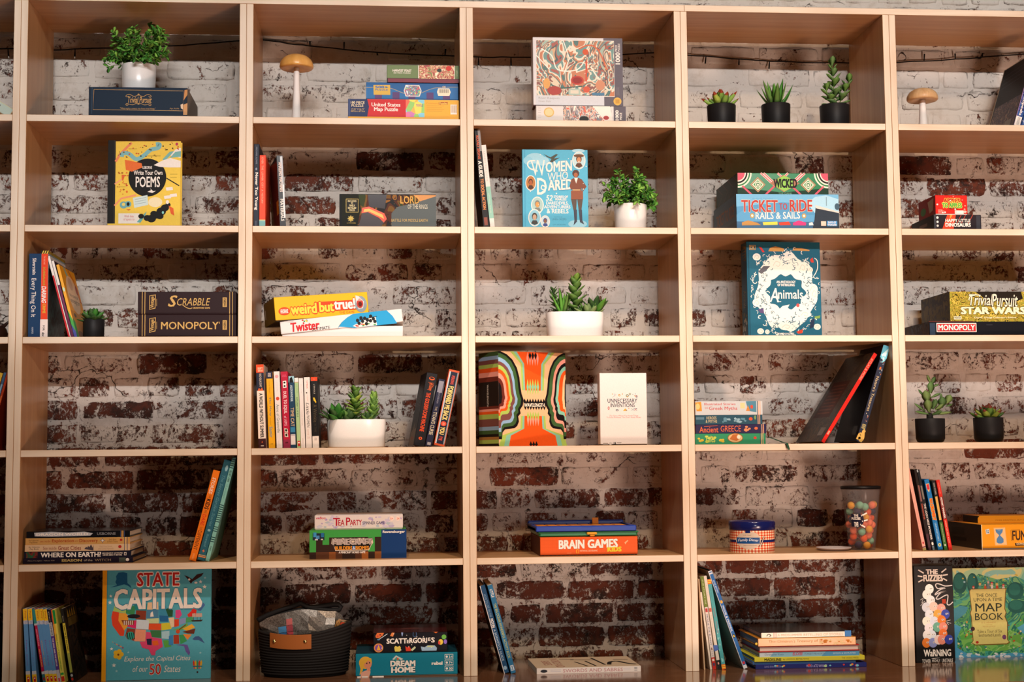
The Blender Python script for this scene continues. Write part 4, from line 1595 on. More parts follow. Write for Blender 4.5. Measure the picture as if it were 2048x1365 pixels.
s = spine_book('thin leaning book with a white top and red lower spine', 'a', (690, 1310), (392, 165), 34, 3, .03, .19, '#c8c2bc', spine='#e9e1da', group=G, hard=False)
s.f.rect(0, .24, 1, 1, C('#c0242c'))
s.f.rect(.7, .24, 1, 1, C('#e2d8d2'))
s.done()
s = spine_book('thin leaning book with a white top and maroon lower spine', 'a', (735, 1310), (452, 235), 34, 3, .03, .19, '#3a2430', spine='#e9e1da', group=G, hard=False)
s.f.rect(0, .315, 1, 1, C('#5f2145'))
s.f.rect(.35, .33, .7, .75, C('#7c3a5c'))
s.done()
s = spine_book('yellow paperback with a cream oval on its cover leaning behind the small succulent', 'a', (778, 1310), (520, 290), 40, 3, .03, .19, '#e59a1c', spine='#eaa83a', group=G, hard=False)
s.f.poly([(0, .62), (1, .78), (1, 1), (0, 1)], C('#4aa04a'))
s.f.poly([(0, .82), (1, .92), (1, 1), (0, 1)], C('#4a4f9c'))
s.f.ell(.5, .34, .35, .03, C('#b8dcc4'))
l = s.right()
l.rect(0, .62, 1, 1, C('#c8851f'))
l.poly([(.25, 0), (.32, 0), (.45, .1), (.4, .2)], C('#7fb0a4'))
l.ell(.5, .37, .37, .27, C('#e3bf96'), 30)
l.ell(.47, .22, .14, .09, C('#c9a486'))
l.tx('the essential', .22, .36, .78, .41, C('#4a3426'))
l.tx('enneagram', .2, .45, .82, .52, C('#4a3426'))
l.line([(.55, .02), (.8, .14), (.95, .4)], .03, C('#c0501c'))
l.ell(.84, .27, .08, .07, C('#a0361c'))
l.line([(.84, .33), (.9, .42), (1, .44)], .02, C('#a0361c'))
l.ell(.25, .68, .08, .03, C('#5a3418'))
l.poly([(0, .72), (.14, .78), (.14, 1), (0, 1)], C('#3f9a5a'))
l.ell(.35, .95, .2, .06, C('#7a4a14'))
s.done()
t, r, h = place_pot('potted_succulent', 'small dark rosette succulent in a black pot beside the yellow paperback', 'a', 905, 1215, 1058, 3, .075, rbk=.97, group='succulents in black pots', fillet=.007)
fo = MB()
rosette(fo, (0, 0, h * .85), 26, .042, .022, 14, SUCD, None, spread=(6, 84), thick=.25, nose=.55, mats=[SUCD, LEAFD, SUCD])
fo.build('foliage', t)

# --- maroon vintage games
for nm, lab, q, base, title in (('m', 'maroon book-style game box with gold capital lettering, lower of two', (1130, 735, 1938, 915), None, 0),
                                ('s', 'maroon book-style game box with gold swash lettering, upper of two', (1130, 548, 1938, 733), 1, 1)):
    b = Box('board_game', lab, 'board game', '31', q, zb if base is None else topm, .025, .2, '#240d10', '#200b0e', group='maroon book-style games', rough=.5, coat=0)
    topm = b.top
    f = b.f
    y0, y1 = q[1], q[3]
    GD = C('#c9a05a', .35)
    for x in (1166, 1188, 1882, 1905):
        f.rect(x - 2.5, y0, x + 2.5, y1, GD)
    f.poly([(1224, y0 + 32), (1276, y0 + 24), (1274, y0 + 140), (1224, y0 + 152)], GD)
    f.poly([(1229, y0 + 37), (1271, y0 + 30), (1269, y0 + 134), (1229, y0 + 146)], C('#240d10'))
    f.tx('Vintage', 1232, y0 + 42, 1268, y0 + 135, GD, rot=-90, bold=.03)
    f.tx('BOOKSHELF EDITION', 1279, y0 + 60, 1287, y0 + 120, GD, rot=-90)
    f.rect(1824, y0 + 48, 1858, y0 + 128, GD)
    f.tx('HASBRO', 1832, y0 + 55, 1850, y0 + 122, C('#240d10'), rot=-90, bold=.03)
    if title:
        f.tx('S', 1378, 580, 1450, 672, GD, shear=.25, bold=.015)
        f.tx('CRABBLE', 1450, 602, 1722, 664, GD, shear=.25, bold=.0)
        f.line([(1378, 655), (1395, 668), (1425, 668)], 6, GD)
        f.line([(1500, 662), (1530, 682), (1560, 690), (1572, 682)], 6, GD)
        f.tx('CROSSWORD GAME', 1578, 677, 1720, 690, GD, bold=.03)
    else:
        f.tx('MONOPOLY', 1320, 796, 1790, 858, GD, bold=.012)
        f.rect(1795, 796, 1800, 812, GD)
    b.done()

# --- weird facts game on the twister style box
b = Box('board_game', 'white and blue party game box under the tilted yellow box', 'board game', '32', ((340, 826), (1380, 716), (352, 946)), zb + .003, .03, .18, '#e3dcd8', '#e9e2de', rough=.3)
b.tray = MB()
f = b.f
f.poly([(.46, 1), (.5, .5), (.55, .2), (.60, 0), (.875, 0), (.92, .45), (.95, 1), (.6, 1), (.47, .8)], C('#1f9ad0'))
f.poly([(.585, .86), (.72, .38), (.78, .38), (.785, .98), (.62, 1)], INKW)
f.dots(11, [C('#d8c83a'), C('#c8382a'), C('#3f9a4a')], .012, .05, 2, (.6, .72, .78, .98))
for (x, y) in [(.63, .5), (.66, .35), (.69, .4), (.71, .55), (.74, .3), (.76, .5), (.67, .6), (.64, .72), (.70, .8), (.77, .7), (.735, .62)]:
    f.ell(x, y, .014, .13, INKK, 10)
f.line([(.62, .5), (.79, .35)], .05, INKK)
f.tx('Twister', .085, .2, .315, .82, C('#c9252c'), bold=.04, shear=.1)
f.tx('ULTIMATE', .25, .68, .40, .9, INKK, bold=.01)
f.dots(5, [C('#d8c83a'), C('#c8382a'), C('#3f9a4a'), C('#3a6ac8')], .009, .06, 6, (.16, .02, .24, .25))
f.poly([(.02, 0), (.12, 0), (.1, .2)], C('#c9c2be'))
b.lid = b.mb.build('lid', b.root)
tr = MB()
A_, B_ = P('32', 360, 950, .036), P('32', 1390, 850, .036)
tr.box(0, B_.x - A_.x, 0, .17, 0, B_.z - zb - .004, C('#e9e2de', .5))
tb = tr.build('tray', b.root)
bpy.context.view_layer.update()
tb.matrix_parent_inverse = b.root.matrix_world.inverted()
tb.location = (A_.x, .034, zb)
b2 = Box('board_game', 'yellow game box with red outlined lettering tilted on the white and blue box', 'board game', '32', ((287, 620), (1082, 553), (304, 826)), zb, .02, .19, '#eab41f', '#3a3226', rough=.35, coat=.1, yaw=13)
f = b2.f
f.rect(.44, .30, .87, .72, C('#d9481c'))
f.ell(.10, .60, .062, .17, C('#d9421c'))
f.ell(.10, .60, .05, .13, C('#e2562c'))
f.tx('HEADBANZ', .06, .52, .14, .68, INKW, bold=.03)
f.tx('weird', .17, .34, .44, .75, C('#f6d24a'), bold=.04, out=C('#d9421c'), ow=.07)
f.tx('but', .475, .32, .625, .72, C('#f6d24a'), bold=.04, out=C('#d9421c'), ow=.07)
f.tx('true!', .635, .24, .855, .66, INKW, bold=.04, out=C('#c23a1c'), ow=.05)
f.tx('THE GAME', .68, .76, .845, .86, C('#c8501c'), bold=.01)
f.ell(.92, .50, .065, .34, C('#8a98a0'))
f.poly([(.868, .12), (.90, .16), (.955, .4), (.94, .68), (.89, .7), (.87, .4)], C('#d8d4d0'))
f.ell(.91, .47, .036, .2, C('#b5382c'))
f.ell(.912, .5, .02, .1, C('#5a1a14'))
for k in range(5):
    f.poly([(.884 + k * .011, .30), (.892 + k * .011, .30), (.888 + k * .011, .38)], INKW)
l = b2.left()
l.fill(C('#6a541c'))
l.rect(.1, .3, .16, .7, C('#c8c0a8'))
b2.done()

# --- white trough of mixed succulents
t, r, h = place_pot('succulent_planter', 'mixed succulents in a wide white pot standing alone in the third row', '33', 733, 1222, 738, 3, .11, rbk=.96, mat=WHITEP, power=3.2, sy=.62, fillet=.004)
fo, st = MB(), MB()
sprig(st, fo, (-.045, -.01, h * .8), (-.062, -.012, h + .058), 9, .030, .014, 21, SUCD, [SUCD], nose=.6, ring=3, spread=1.15, taper=.7)
rosette(fo, (-.035, -.018, h * .82), 13, .076, .014, 5, LEAFG, None, spread=(2, 30), thick=.3, nose=.15, bend=-.05, mats=[LEAFG, SUCC, LEAFL])
sprig(st, fo, (0, 0, h * .8), (.004, 0, h + .084), 8, .048, .034, 7, SUCC, [SUCC, C('#6f8f3c', .45), SUCC], nose=.55, ring=3, spread=1.05, taper=.7, thick=.2)
rosette(fo, (.036, -.02, h * .8), 14, .048, .022, 8, SUCC, None, spread=(6, 72), thick=.3, mats=[SUCC, C('#7a8f5a', .5)])
rosette(fo, (.056, -.004, h * .82), 12, .068, .023, 17, SUCC, None, spread=(10, 48), thick=.25, nose=.45, bend=.12, mats=[SUCC, LEAFG, SUCD])
rosette(fo, (.018, -.012, h * .82), 10, .038, .014, 19, SUCD, None, spread=(10, 62), thick=.25, mats=[SUCD, SUCC])
rosette(fo, (-.018, -.022, h * .8), 9, .03, .010, 29, SUCD, None, spread=(10, 66), thick=.3, mats=[SUCD])
st.build('stems', t)
fo.build('foliage', t)

# --- animal anthology
s = face_book('teal hardback covered in a white animal wreath, standing in the third row', '34', (590, 106, 1252, 938), zb, .09, .055, '#1d5f76', spine='#15465a', yaw=2.5)
f = s.f
f.rect(600, 106, 612, 940, C('#174c60'))
rd = random.Random(5)
IV, IV2 = C('#ece8dc'), C('#cfc9b8')
cx, cy = 935, 540
f.poly([(cx + 268 * math.cos(a) * (1 + .08 * math.sin(7 * a)), cy + 340 * math.sin(a) * (1 + .05 * math.cos(9 * a))) for a in [2 * math.pi * k / 70 for k in range(70)]], IV)
f.poly([(cx + 168 * math.cos(a) * (1 + .10 * math.sin(8 * a + 1)), cy + 5 + 150 * math.sin(a) * (1 + .09 * math.cos(10 * a))) for a in [2 * math.pi * k / 60 for k in range(60)]], C('#1d5f76'))
for i in range(420):
    a = rd.uniform(0, 2 * math.pi)
    q = rd.uniform(.60, 1.08)
    x, y = cx + 290 * q * math.cos(a), cy + 365 * q * math.sin(a)
    da = rd.uniform(0, 6.28)
    ln = rd.uniform(12, 34)
    pts = [(x + ln * t * math.cos(da + 1.6 * t), y + ln * t * math.sin(da + 1.6 * t)) for t in (0, .35, .7, 1)]
    pts = [p for p in pts if 618 < p[0] < 1245 and 150 < p[1] < 930]
    if len(pts) > 1:
        f.line(pts, rd.uniform(3, 7), C('#2a6074') if .64 < q < 1.0 and rd.random() < .75 else IV)
for (x, y, rx, ry) in [(680, 240, 45, 40), (860, 300, 70, 55), (1090, 330, 50, 60), (1180, 520, 55, 60), (1190, 560, 40, 70), (670, 640, 45, 45), (1160, 350, 30, 32), (700, 890, 38, 32), (760, 895, 26, 26), (1210, 850, 40, 34), (930, 850, 80, 40), (1100, 740, 70, 40)]:
    f.ell(x, y, rx * .8, ry * .8, IV, 16)
    f.line([(x - rx * .5, y + ry * .3), (x - rx * .1, y - ry * .4), (x + rx * .4, y - ry * .1), (x + rx * .2, y + ry * .4), (x - rx * .1, y + ry * .2)], 5, IV2)
f.poly([(690, 370), (740, 320), (800, 320), (770, 350), (720, 390)], C('#5a5a60'))
f.poly([(870, 700), (900, 670), (965, 655), (940, 700), (890, 760), (900, 800), (878, 790)], IV)
f.poly([(700, 150), (725, 155), (752, 195), (735, 200)], C('#c8302a'))
f.poly([(785, 190), (800, 160), (850, 145), (930, 165), (925, 190)], C('#c7924c'))
f.poly([(1000, 180), (1030, 158), (1090, 160), (1160, 175), (1155, 185)], C('#c7924c'))
f.poly([(1160, 260), (1185, 240), (1195, 285), (1170, 285)], C('#c23a2a'))
f.poly([(1020, 895), (1080, 870), (1075, 905), (1040, 912)], C('#c8402a'))
f.poly([(680, 700), (730, 690), (735, 735), (700, 730)], C('#5a4a74'))
f.poly([(1150, 800), (1190, 770), (1180, 850), (1140, 870)], C('#23304a'))
f.ell(1040, 662, 14, 16, C('#c8504a'))
f.poly([(1185, 760), (1240, 750), (1235, 775), (1195, 780)], C('#7a9a4a'))
f.line([(1195, 400), (1225, 340), (1225, 270), (1200, 245)], 7, IV)
f.rect(615, 135, 672, 178, C('#c29a5a'))
f.rect(619, 139, 668, 174, C('#1d5060'))
f.tx('DK', 625, 143, 664, 170, C('#d8b878'), bold=.03)
f.tx('AN ANTHOLOGY\nOF INTRIGUING', 853, 447, 1024, 495, INKW, bold=.03)
f.tx('A', 788, 512, 868, 635, INKW, shear=.2, bold=.01)
f.line([(845, 600), (870, 632), (890, 630)], 7, INKW)
f.tx('nimals', 865, 525, 1088, 605, INKW, bold=.012)
f.tx('BY BEN HOARE', 855, 903, 1000, 920, INKW, bold=.02)
l = s.left()
l.poly([(.1, .02), (.9, .05), (.8, .2), (.3, .18)], C('#b0935a'))
l.tx('Animals', .3, .5, .7, .68, C('#b0935a'), rot=90)
for k in range(5):
    l.ell(.5, .08 + .03 * k, .3, .01, C('#174c60'))
l.dots(16, [C('#a89a74'), C('#8a9a9a')], .12, .02, 3, (0, .72, 1, .98))
s.done()

# --- gold trivia box on black box
b = Box('board_game', 'low black game box with a red name plate under the metallic gold box', 'board game', '35', (556, 1043, 2150, 1190), zb, .03, .26, '#17171c', '#1a1a1f', rough=.25, coat=.3)
f = b.f
f.rect(556, 1038, 1060, 1046, C('#5a241a'))
f.rect(566, 1060, 625, 1190, C('#26364a'))
f.rect(640, 1060, 1092, 1160, INKW)
f.rect(648, 1068, 1084, 1152, C('#c3262c'))
f.tx('MONOPOLY', 662, 1080, 1072, 1140, INKW, bold=.03, out=INKK, ow=.03)
f.rect(1205, 1076, 1275, 1084, C('#2c2c34'))
l = b.left()
l.fill(ART('board_side', ['#3a2a26', '#2a3040', '#4a3a34', '#1f1f28', '#3f4a5a'], 20, 2))
b.done()
b2 = Box('board_game', 'metallic gold trivia game box with black script on the low black box', 'board game', '35', (790, 703, 2150, 1036), b.top, .035, .22, '#a88a30', '#2a2018', rough=.25, coat=.4)
f = b2.f
f.rect(790, 703, 2150, 1040, ART('gold_foil', ['#6a5a18', '#b09a38', '#3f3a14', '#c9b04c', '#84701f', '#8f9a3a', '#a8842c'], 26, 3, rough=.22, stretch=(1, 1, 2)))
f.poly([(1080, 703), (1600, 703), (1620, 780), (1500, 830), (1200, 790)], C('#241c14', .3))
f.rect(830, 975, 915, 1010, C('#d8d4b8'))
f.tx('PARKER', 836, 982, 908, 1002, C('#5a5a3a'), bold=.03)
for (tt, x0, x1, y0, y1) in (('Trivial', 1010, 1280, 735, 855), ('Pursuit', 1265, 1560, 730, 870)):
    f.tx(tt, x0, y0, x1, y1, C('#e9ddc4'), shear=.25, bold=.01, out=C('#1d1710'), ow=.05)
f.line([(1005, 800), (1020, 760), (1060, 740), (1140, 745)], 10, C('#e9ddc4'))
f.tx('STAR WARS', 915, 875, 1640, 950, C('#efe2bd'), bold=.05, out=C('#3a2c14'), ow=.03)
f.tx('Classic Trilogy Collector\'s Edition', 1060, 980, 1535, 1002, C('#f0e8c8'), bold=.01)
l = b2.left()
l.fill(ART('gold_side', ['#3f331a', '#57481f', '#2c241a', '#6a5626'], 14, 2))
l.tx('Trivial Pursuit', .2, .3, .85, .5, C('#7a6a4a'), shear=.2)
l.tx('STAR WARS', .15, .6, .9, .8, C('#6f5c30'), bold=.03)
b2.done()

# ================================================================== ROW 4
zb = shelf_z(4)
# left edge: three slim books leaning right
G = 'slim books leaning at the left edge of the fourth row'
s = spine_book('orange slim book leaning right, cut by the left edge of the fourth row', 'n', (-330, 1290), (-20, 180), 62, 4, .03, .17, '#c8792c', group=G)
s.f.rect(0, 0, 1, .1, C('#e2b23a'))
s.done()
s = spine_book('slate blue slim book leaning between orange and red ones at the left edge', 'n', (-255, 1290), (55, 180), 36, 4, .03, .17, '#44607f', group=G)
s.f.rect(.2, .15, .8, .3, C('#8fa8bc'))
s.done()
s = spine_book('brick red slim book leaning right beside the slate blue one at the left edge', 'n', (-212, 1290), (98, 180), 34, 4, .03, .17, '#b23a18', group=G)
s.f.rect(.3, .3, .7, .7, C('#d8763a'))
s.done()

# --- nine paperbacks
G = 'row of paperbacks in the fourth row'


def pb(label, bl, tl, th, col, D=.14):
    return spine_book(label, 'b', bl, tl, th, 4, .03, D, col, group=G, hard=False)


s = pb('tallest paperback with orange top and cream lower spine, first in the row of paperbacks', (131, 1345), (90, 75), 112, '#ecdccb')
f = s.f
f.rect(0, 0, 1, .098, C('#d8491c'))
f.tx('SEPT\n2025', .2, .035, .9, .085, C('#f0c8a8'), bold=.03)
f.rect(0, .098, 1, .315, C('#232638'))
f.tx('NICHOLAS DAY', .38, .11, .68, .27, C('#c8b8a8'), rot=90, bold=.02)
f.poly([(.1, .315), (.3, .28), (.5, .3), (.7, .275), (.9, .315)], C('#d8612c'))
f.tx('A WORLD WITHOUT SUMMER', .28, .345, .74, .875, INKK, rot=90, bold=.035)
f.rect(0, .885, 1, 1, C('#3a1a1c'))
f.poly([(.42, .935), (.5, .915), (.58, .935)], C('#d8612c'))
f.rect(.3, .965, .7, .978, C('#c8b8a8'))
s.done()
s = pb('golden yellow paperback with navy cap beside the tallest one', (286, 1345), (243, 185), 94, '#e9a81c')
f = s.f
f.rect(0, 0, 1, .09, C('#20233a'))
f.tx('JAN\n2025', .25, .015, .75, .065, C('#d8c8c0'), bold=.03)
f.tx('Daniel Nayeri', .3, .12, .55, .28, C('#a87414'), rot=90)
f.tx('The Many', .25, .33, .65, .58, C('#6f7a74'), rot=90, bold=.01)
f.tx('assassinations of', .35, .6, .55, .7, C('#a87414'), rot=90)
f.tx('Samir', .2, .72, .7, .86, C('#6f8f9a'), rot=90, bold=.02)
f.rect(.3, .94, .7, .95, C('#a87414'))
s.done()
s = pb('white paperback with a red flower on its spine, left of the crimson one', (405, 1345), (358, 180), 86, '#e8dbd3')
f = s.f
f.ell(.5, .065, .3, .022, C('#e8a0a0'))
f.tx('L. M. MONTGOMERY', .4, .12, .58, .27, C('#c8b8b4'), rot=90)
f.ell(.5, .355, .3, .024, C('#d8482c'))
f.tx('Anne of Greenville', .22, .43, .7, .80, C('#4a6a5c'), rot=90)
f.rect(.4, .9, .44, .96, C('#b8a8a0'))
s.done()
s = pb('crimson paperback with white lettering in the middle of the row', (508, 1345), (463, 182), 104, '#b51c38')
f = s.f
f.tx('KATE\nDUNN', .2, .04, .8, .07, C('#e0708a'))
for (y, r_) in ((.145, -.2), (.19, .2)):
    f.poly([(.25, y - .02), (.75, y - .025), (.78, y + .02), (.28, y + .025)], INKW)
    f.ell(.5, y, .15, .012, INKK)
f.tx('DUEL TO EQUIL', .22, .26, .7, .55, C('#f0d8d8'), rot=90, bold=.02)
f.tx('of AIMS', .25, .58, .66, .71, C('#e8b0bc'), rot=90, bold=.01)
for (y) in (.77, .83):
    f.poly([(.22, y - .03), (.7, y - .02), (.75, y + .03), (.25, y + .025)], C('#d8c8b8'))
    f.ell(.48, y, .14, .016, INKK)
f.rect(0, .89, 1, 1, C('#8f2a44'))
f.rect(.3, .92, .7, .94, C('#5a1420'))
s.done()
s = pb('dark teal paperback with cream title right of the crimson one', (616, 1345), (583, 250), 82, '#1f3f58')
f = s.f
f.rect(0, 0, 1, .09, C('#9ac4cc'))
f.poly([(.2, .03), (.6, .01), (.8, .06), (.9, .09), (.1, .09)], INKK)
f.tx('ALEXANDER', .28, .125, .68, .355, C('#c8d4d8'), rot=90, bold=.02)
f.tx('TIME CAT', .2, .44, .8, .70, C('#e0b888'), rot=90, bold=.01)
f.rect(.08, .71, .92, .78, C('#3a7fa0'))
f.rect(.08, .81, .92, .955, C('#dcd2cc'))
f.rect(.15, .82, .85, .83, C('#a89aa0'))
s.done()
s = pb('slim pale green paperback with a white cap', (714, 1345), (672, 275), 56, '#a7c48c')
f = s.f
f.rect(0, 0, 1, .065, C('#ece0d8'))
f.rect(0, .06, 1, .066, C('#d8583a'))
f.tx('E. B. WHITE', .35, .1, .65, .22, C('#8aa874'), rot=90)
f.tx('STUART LITTLE', .3, .28, .68, .56, C('#3f5a3a'), rot=90, bold=.02)
f.rect(.2, .9, .9, .975, C('#c8302a'))
f.rect(.35, .915, .75, .935, INKW)
s.done()
s = pb('slim plain white paperback between the pale green and the wider white ones', (775, 1345), (737, 280), 62, '#e6dad2')
f = s.f
f.tx('BLUME', .45, .09, .6, .22, C('#c8b8b4'), rot=90)
f.tx('YOUNG WOMEN', .35, .46, .65, .68, C('#c8b4a4'), rot=90)
f.rect(.4, .86, .6, .94, C('#cfc0b4'))
s.done()
s = pb('wider white paperback with black script title beside the black one', (850, 1345), (815, 268), 88, '#e6dad0')
f = s.f
f.tx('TUMBLER', .4, .04, .62, .16, C('#d8604a'), rot=90, bold=.01)
f.ell(.4, .22, .12, .008, INKK)
f.tx('a guide', .4, .25, .6, .34, C('#d8907a'), rot=90)
f.tx('Little', .25, .36, .75, .53, INKK, rot=90, shear=.3)
f.tx('WOMEN', .28, .54, .74, .71, INKK, rot=90, shear=.1, bold=.0)
f.tx('novel', .35, .74, .6, .82, C('#c88a74'), rot=90)
f.tx('DR', .3, .84, .7, .87, C('#c8a090'))
s.done()
s = pb('black paperback with orange cap and white foot, last in the row of paperbacks', (950, 1345), (922, 265), 96, '#191615')
f = s.f
f.rect(0, 0, 1, .055, C('#d8451c'))
f.tx('A', .42, .015, .55, .04, C('#f0a080'))
f.tx('L\'ENGLE', .4, .10, .6, .24, C('#c8bca8'), rot=90)
f.poly([(.25, .29), (.5, .29), (.75, .35), (.7, .37), (.35, .33)], C('#e0b82c'))
f.tx('A Wrinkle', .25, .39, .8, .64, C('#5a4c34'), rot=90)
f.tx('IN TIME', .35, .66, .65, .78, C('#3f3628'), rot=90)
f.rect(0, .835, 1, 1, C('#e4d8cc'))
f.tx('75\n25', .3, .86, .65, .895, C('#5a5048'))
s.done()

# --- second trough
t, r, h = place_pot('succulent_planter', 'mixed succulents in a wide white pot between paperbacks and the leaning novels', '42', 742, 1246, 678, 4, .12, rbk=.96, mat=WHITEP, power=3.2, sy=.62, fillet=.004)
fo, st = MB(), MB()
rosette(fo, (-.052, -.008, h * .82), 16, .068, .026, 6, SUCD, None, spread=(8, 62), thick=.25, nose=.45, bend=.14, mats=[SUCD, LEAFD])
rosette(fo, (-.022, -.016, h * .82), 16, .046, .024, 26, SUCD, None, spread=(6, 66), thick=.25, mats=[SUCD, SUCC])
sprig(st, fo, (0, -.004, h * .8), (-.002, -.006, h + .066), 7, .046, .026, 31, SUCL, [SUCL, SUCC, YELG], nose=.6, ring=4, spread=1.3, taper=.7, thick=.2, up0=.3)
sprig(st, fo, (.044, 0, h * .8), (.048, 0, h + .055), 10, .032, .019, 33, SUCC, [SUCC, SUCL], nose=.55, ring=4, spread=.75, taper=.8, up0=.25)
rosette(fo, (.03, -.024, h * .82), 13, .040, .018, 37, SUCC, None, spread=(10, 72), thick=.3, mats=[SUCC, SUCD])
st.build('stems', t)
fo.build('foliage', t)

# --- three leaning novels
G = 'thick novels leaning at the right of the second bay in the fourth row'
s = spine_book('thick black novel with orange spine lettering leaning first of three', 'c', (200, 1330), (412, 185), 168, 4, .035, .15, '#171416', group=G, yaw=5)
f = s.f
f.ell(.55, .075, .26, .022, C('#d8561c'))
f.ell(.55, .07, .2, .012, INKK)
f.tx('Jeff Kinney', .3, .13, .8, .24, C('#e0601c'), rot=90, bold=.01)
f.tx('THE GOLDEN DOME MACHINE', .3, .27, .68, .80, C('#d8481c'), rot=90, bold=.03)
f.ell(.5, .895, .16, .02, C('#d8501c'))
f.ell(.5, .895, .07, .009, INKK)
l = s.left()
for k in range(16):
    l.rect(.15, .12 + k * .022, .85 - .1 * (k % 3), .126 + k * .022, C('#5a5250'))
l.poly([(.35, .78), (.5, .66), (.6, .78), (.9, .76), (.9, 1), (.1, 1), (.1, .82)], C('#6a5a4c'))
l.rect(.3, .88, .6, .92, C('#8a3a24'))
s.done()
s = spine_book('navy novel with a grey compass emblem leaning in the middle of three', 'c', (378, 1322), (592, 285), 98, 4, .03, .14, '#23243a', group=G)
f = s.f
f.ell(.5, .07, .28, .02, C('#8a8690'))
f.ell(.5, .07, .2, .014, C('#23243a'))
f.line([(.5, .03), (.5, .2)], .07, C('#8a8690'))
f.line([(.2, .13), (.5, .155), (.8, .13)], .012, C('#8a8690'))
f.tx('RIORDAN', .35, .2, .65, .36, C('#8a8690'), rot=90)
f.tx('THE', .35, .41, .65, .47, C('#b8a890'), rot=90)
f.tx('TITAN\'S CURSE', .2, .49, .8, .83, C('#d8c8a8'), rot=90, bold=.01)
f.rect(.25, .94, .8, .98, C('#a8a0a0'))
s.done()
s = spine_book('thick navy novel with yellow title and orange edges leaning last against the upright', 'c', (508, 1318), (748, 142), 164, 4, .025, .15, '#c64a24', spine='#2a2c40', group=G)
f = s.f
f.rect(0, 0, 1, .025, C('#d2552c'))
f.rect(0, .975, 1, 1, C('#d2552c'))
f.rect(0, .025, .1, .975, C('#c8552f'))
f.rect(.93, .025, 1, .975, C('#c8552f'))
f.rect(.08, .025, .2, .975, C('#b9c2c4'))
f.rect(.84, .025, .94, .975, C('#8f9aa0'))
f.rect(.2, .03, .84, .97, C('#1d2032'))
f.tx('PERKINS', .38, .075, .66, .19, C('#d8503a'), rot=90, bold=.02)
f.tx('FORWARD ME BACK', .28, .215, .74, .66, C('#e8cc7a'), rot=90, bold=.045)
f.ell(.5, .71, .26, .032, C('#d8482c'))
f.tx('to', .4, .69, .62, .73, C('#f0b8a0'))
f.tx('YOU', .3, .755, .72, .85, C('#e8cc7a'), rot=90, bold=.045)
f.tx('FYE', .35, .88, .65, .93, C('#d8503a'), rot=90, bold=.02)
s.done()

# --- concentric heads game
b = Box('board_game', 'tall game box of concentric coloured face outlines, turned to show its side', 'board game', '43', (325, 95, 930, 910), zb, .03, .115, '#e8b98a', '#2a2420', yaw=24, rough=.3, coat=.2)
f = b.f
f.e = (325, 95, 930, 912)
BLK, GRN, BLU, MAU, LIM, ORA, PNK, BRO, TEA, PEA = (C(c, .35) for c in ('#191515', '#3f5f34', '#8fb0cc', '#7a4a44', '#a8c25a', '#e8571c', '#ea9a86', '#6a2a20', '#86bfa4', '#eec08f'))
for (hw, m_) in ((175, LIM), (150, TEA), (125, ORA)):
    f.poly([(632 - hw * 1.15, 95), (632 - hw * .62, 200), (632 - hw * .56, 430), (632 + hw * .56, 430), (632 + hw * .62, 200), (632 + hw * 1.15, 95)], m_)
    f.poly([(632 - hw * .62, 650), (632 - hw * .66, 760), (632 - hw * 1.6, 820), (632 - hw * 1.75, 912), (632 + hw * 1.75, 912), (632 + hw * 1.6, 820), (632 + hw * .66, 760), (632 + hw * .62, 650)], m_)
for k in range(5):
    x = 585 + k * 23
    f.poly([(x - 9, 150), (x, 95), (x + 9, 150), (x, 215)], PNK)
    f.poly([(x - 11, 400), (x, 330), (x + 11, 400), (x, 470)], LIM)
    f.poly([(x - 9, 395), (x, 375), (x + 9, 395), (x, 440)], TEA)
    f.poly([(x - 10, 680), (x, 620), (x + 10, 680), (x, 740)], PNK)
    f.poly([(x - 10, 650), (x, 610), (x + 10, 650), (x, 690)], LIM)
for k in range(3):
    x = 608 + k * 25
    f.poly([(x - 12, 125), (x, 95), (x + 12, 125), (x, 165)], BLK)
    f.poly([(x - 14, 900), (x, 868), (x + 14, 900), (x, 912)], BLK)
prof = [(345, 95), (400, 120), (450, 165), (490, 235), (512, 320), (520, 400), (530, 460), (547, 510), (540, 560), (514, 600), (520, 630), (498, 655), (504, 700), (488, 738), (465, 757), (380, 768), (358, 795), (352, 853)]
SX = (1, .90, .76, .66, .55, .46, .36, .26, .15)
ST = (1, .955, .86, .77, .69, .60, .51, .40, .30)
SB = (1, .93, .83, .74, .56, .46, .39, .32, .24)
MM = (BLK, GRN, BLU, MAU, LIM, ORA, PNK, BRO, BLK)


def head(x0, sgn, wd, cyc, MMs, SXs):
    for sx, st_, sb_, m_ in zip(SXs, ST, SB, MMs):
        pts = [(x0 + sgn * (px_ - 325) * wd * sx, cyc + (py_ - 480) * (st_ if py_ < 480 else sb_)) for px_, py_ in prof]
        f.poly([(x0, max(95, pts[0][1]))] + [(min(max(p[0], 325), 930), max(95.5, min(911, p[1]))) for p in pts] + [(x0, min(911, pts[-1][1]))], m_)


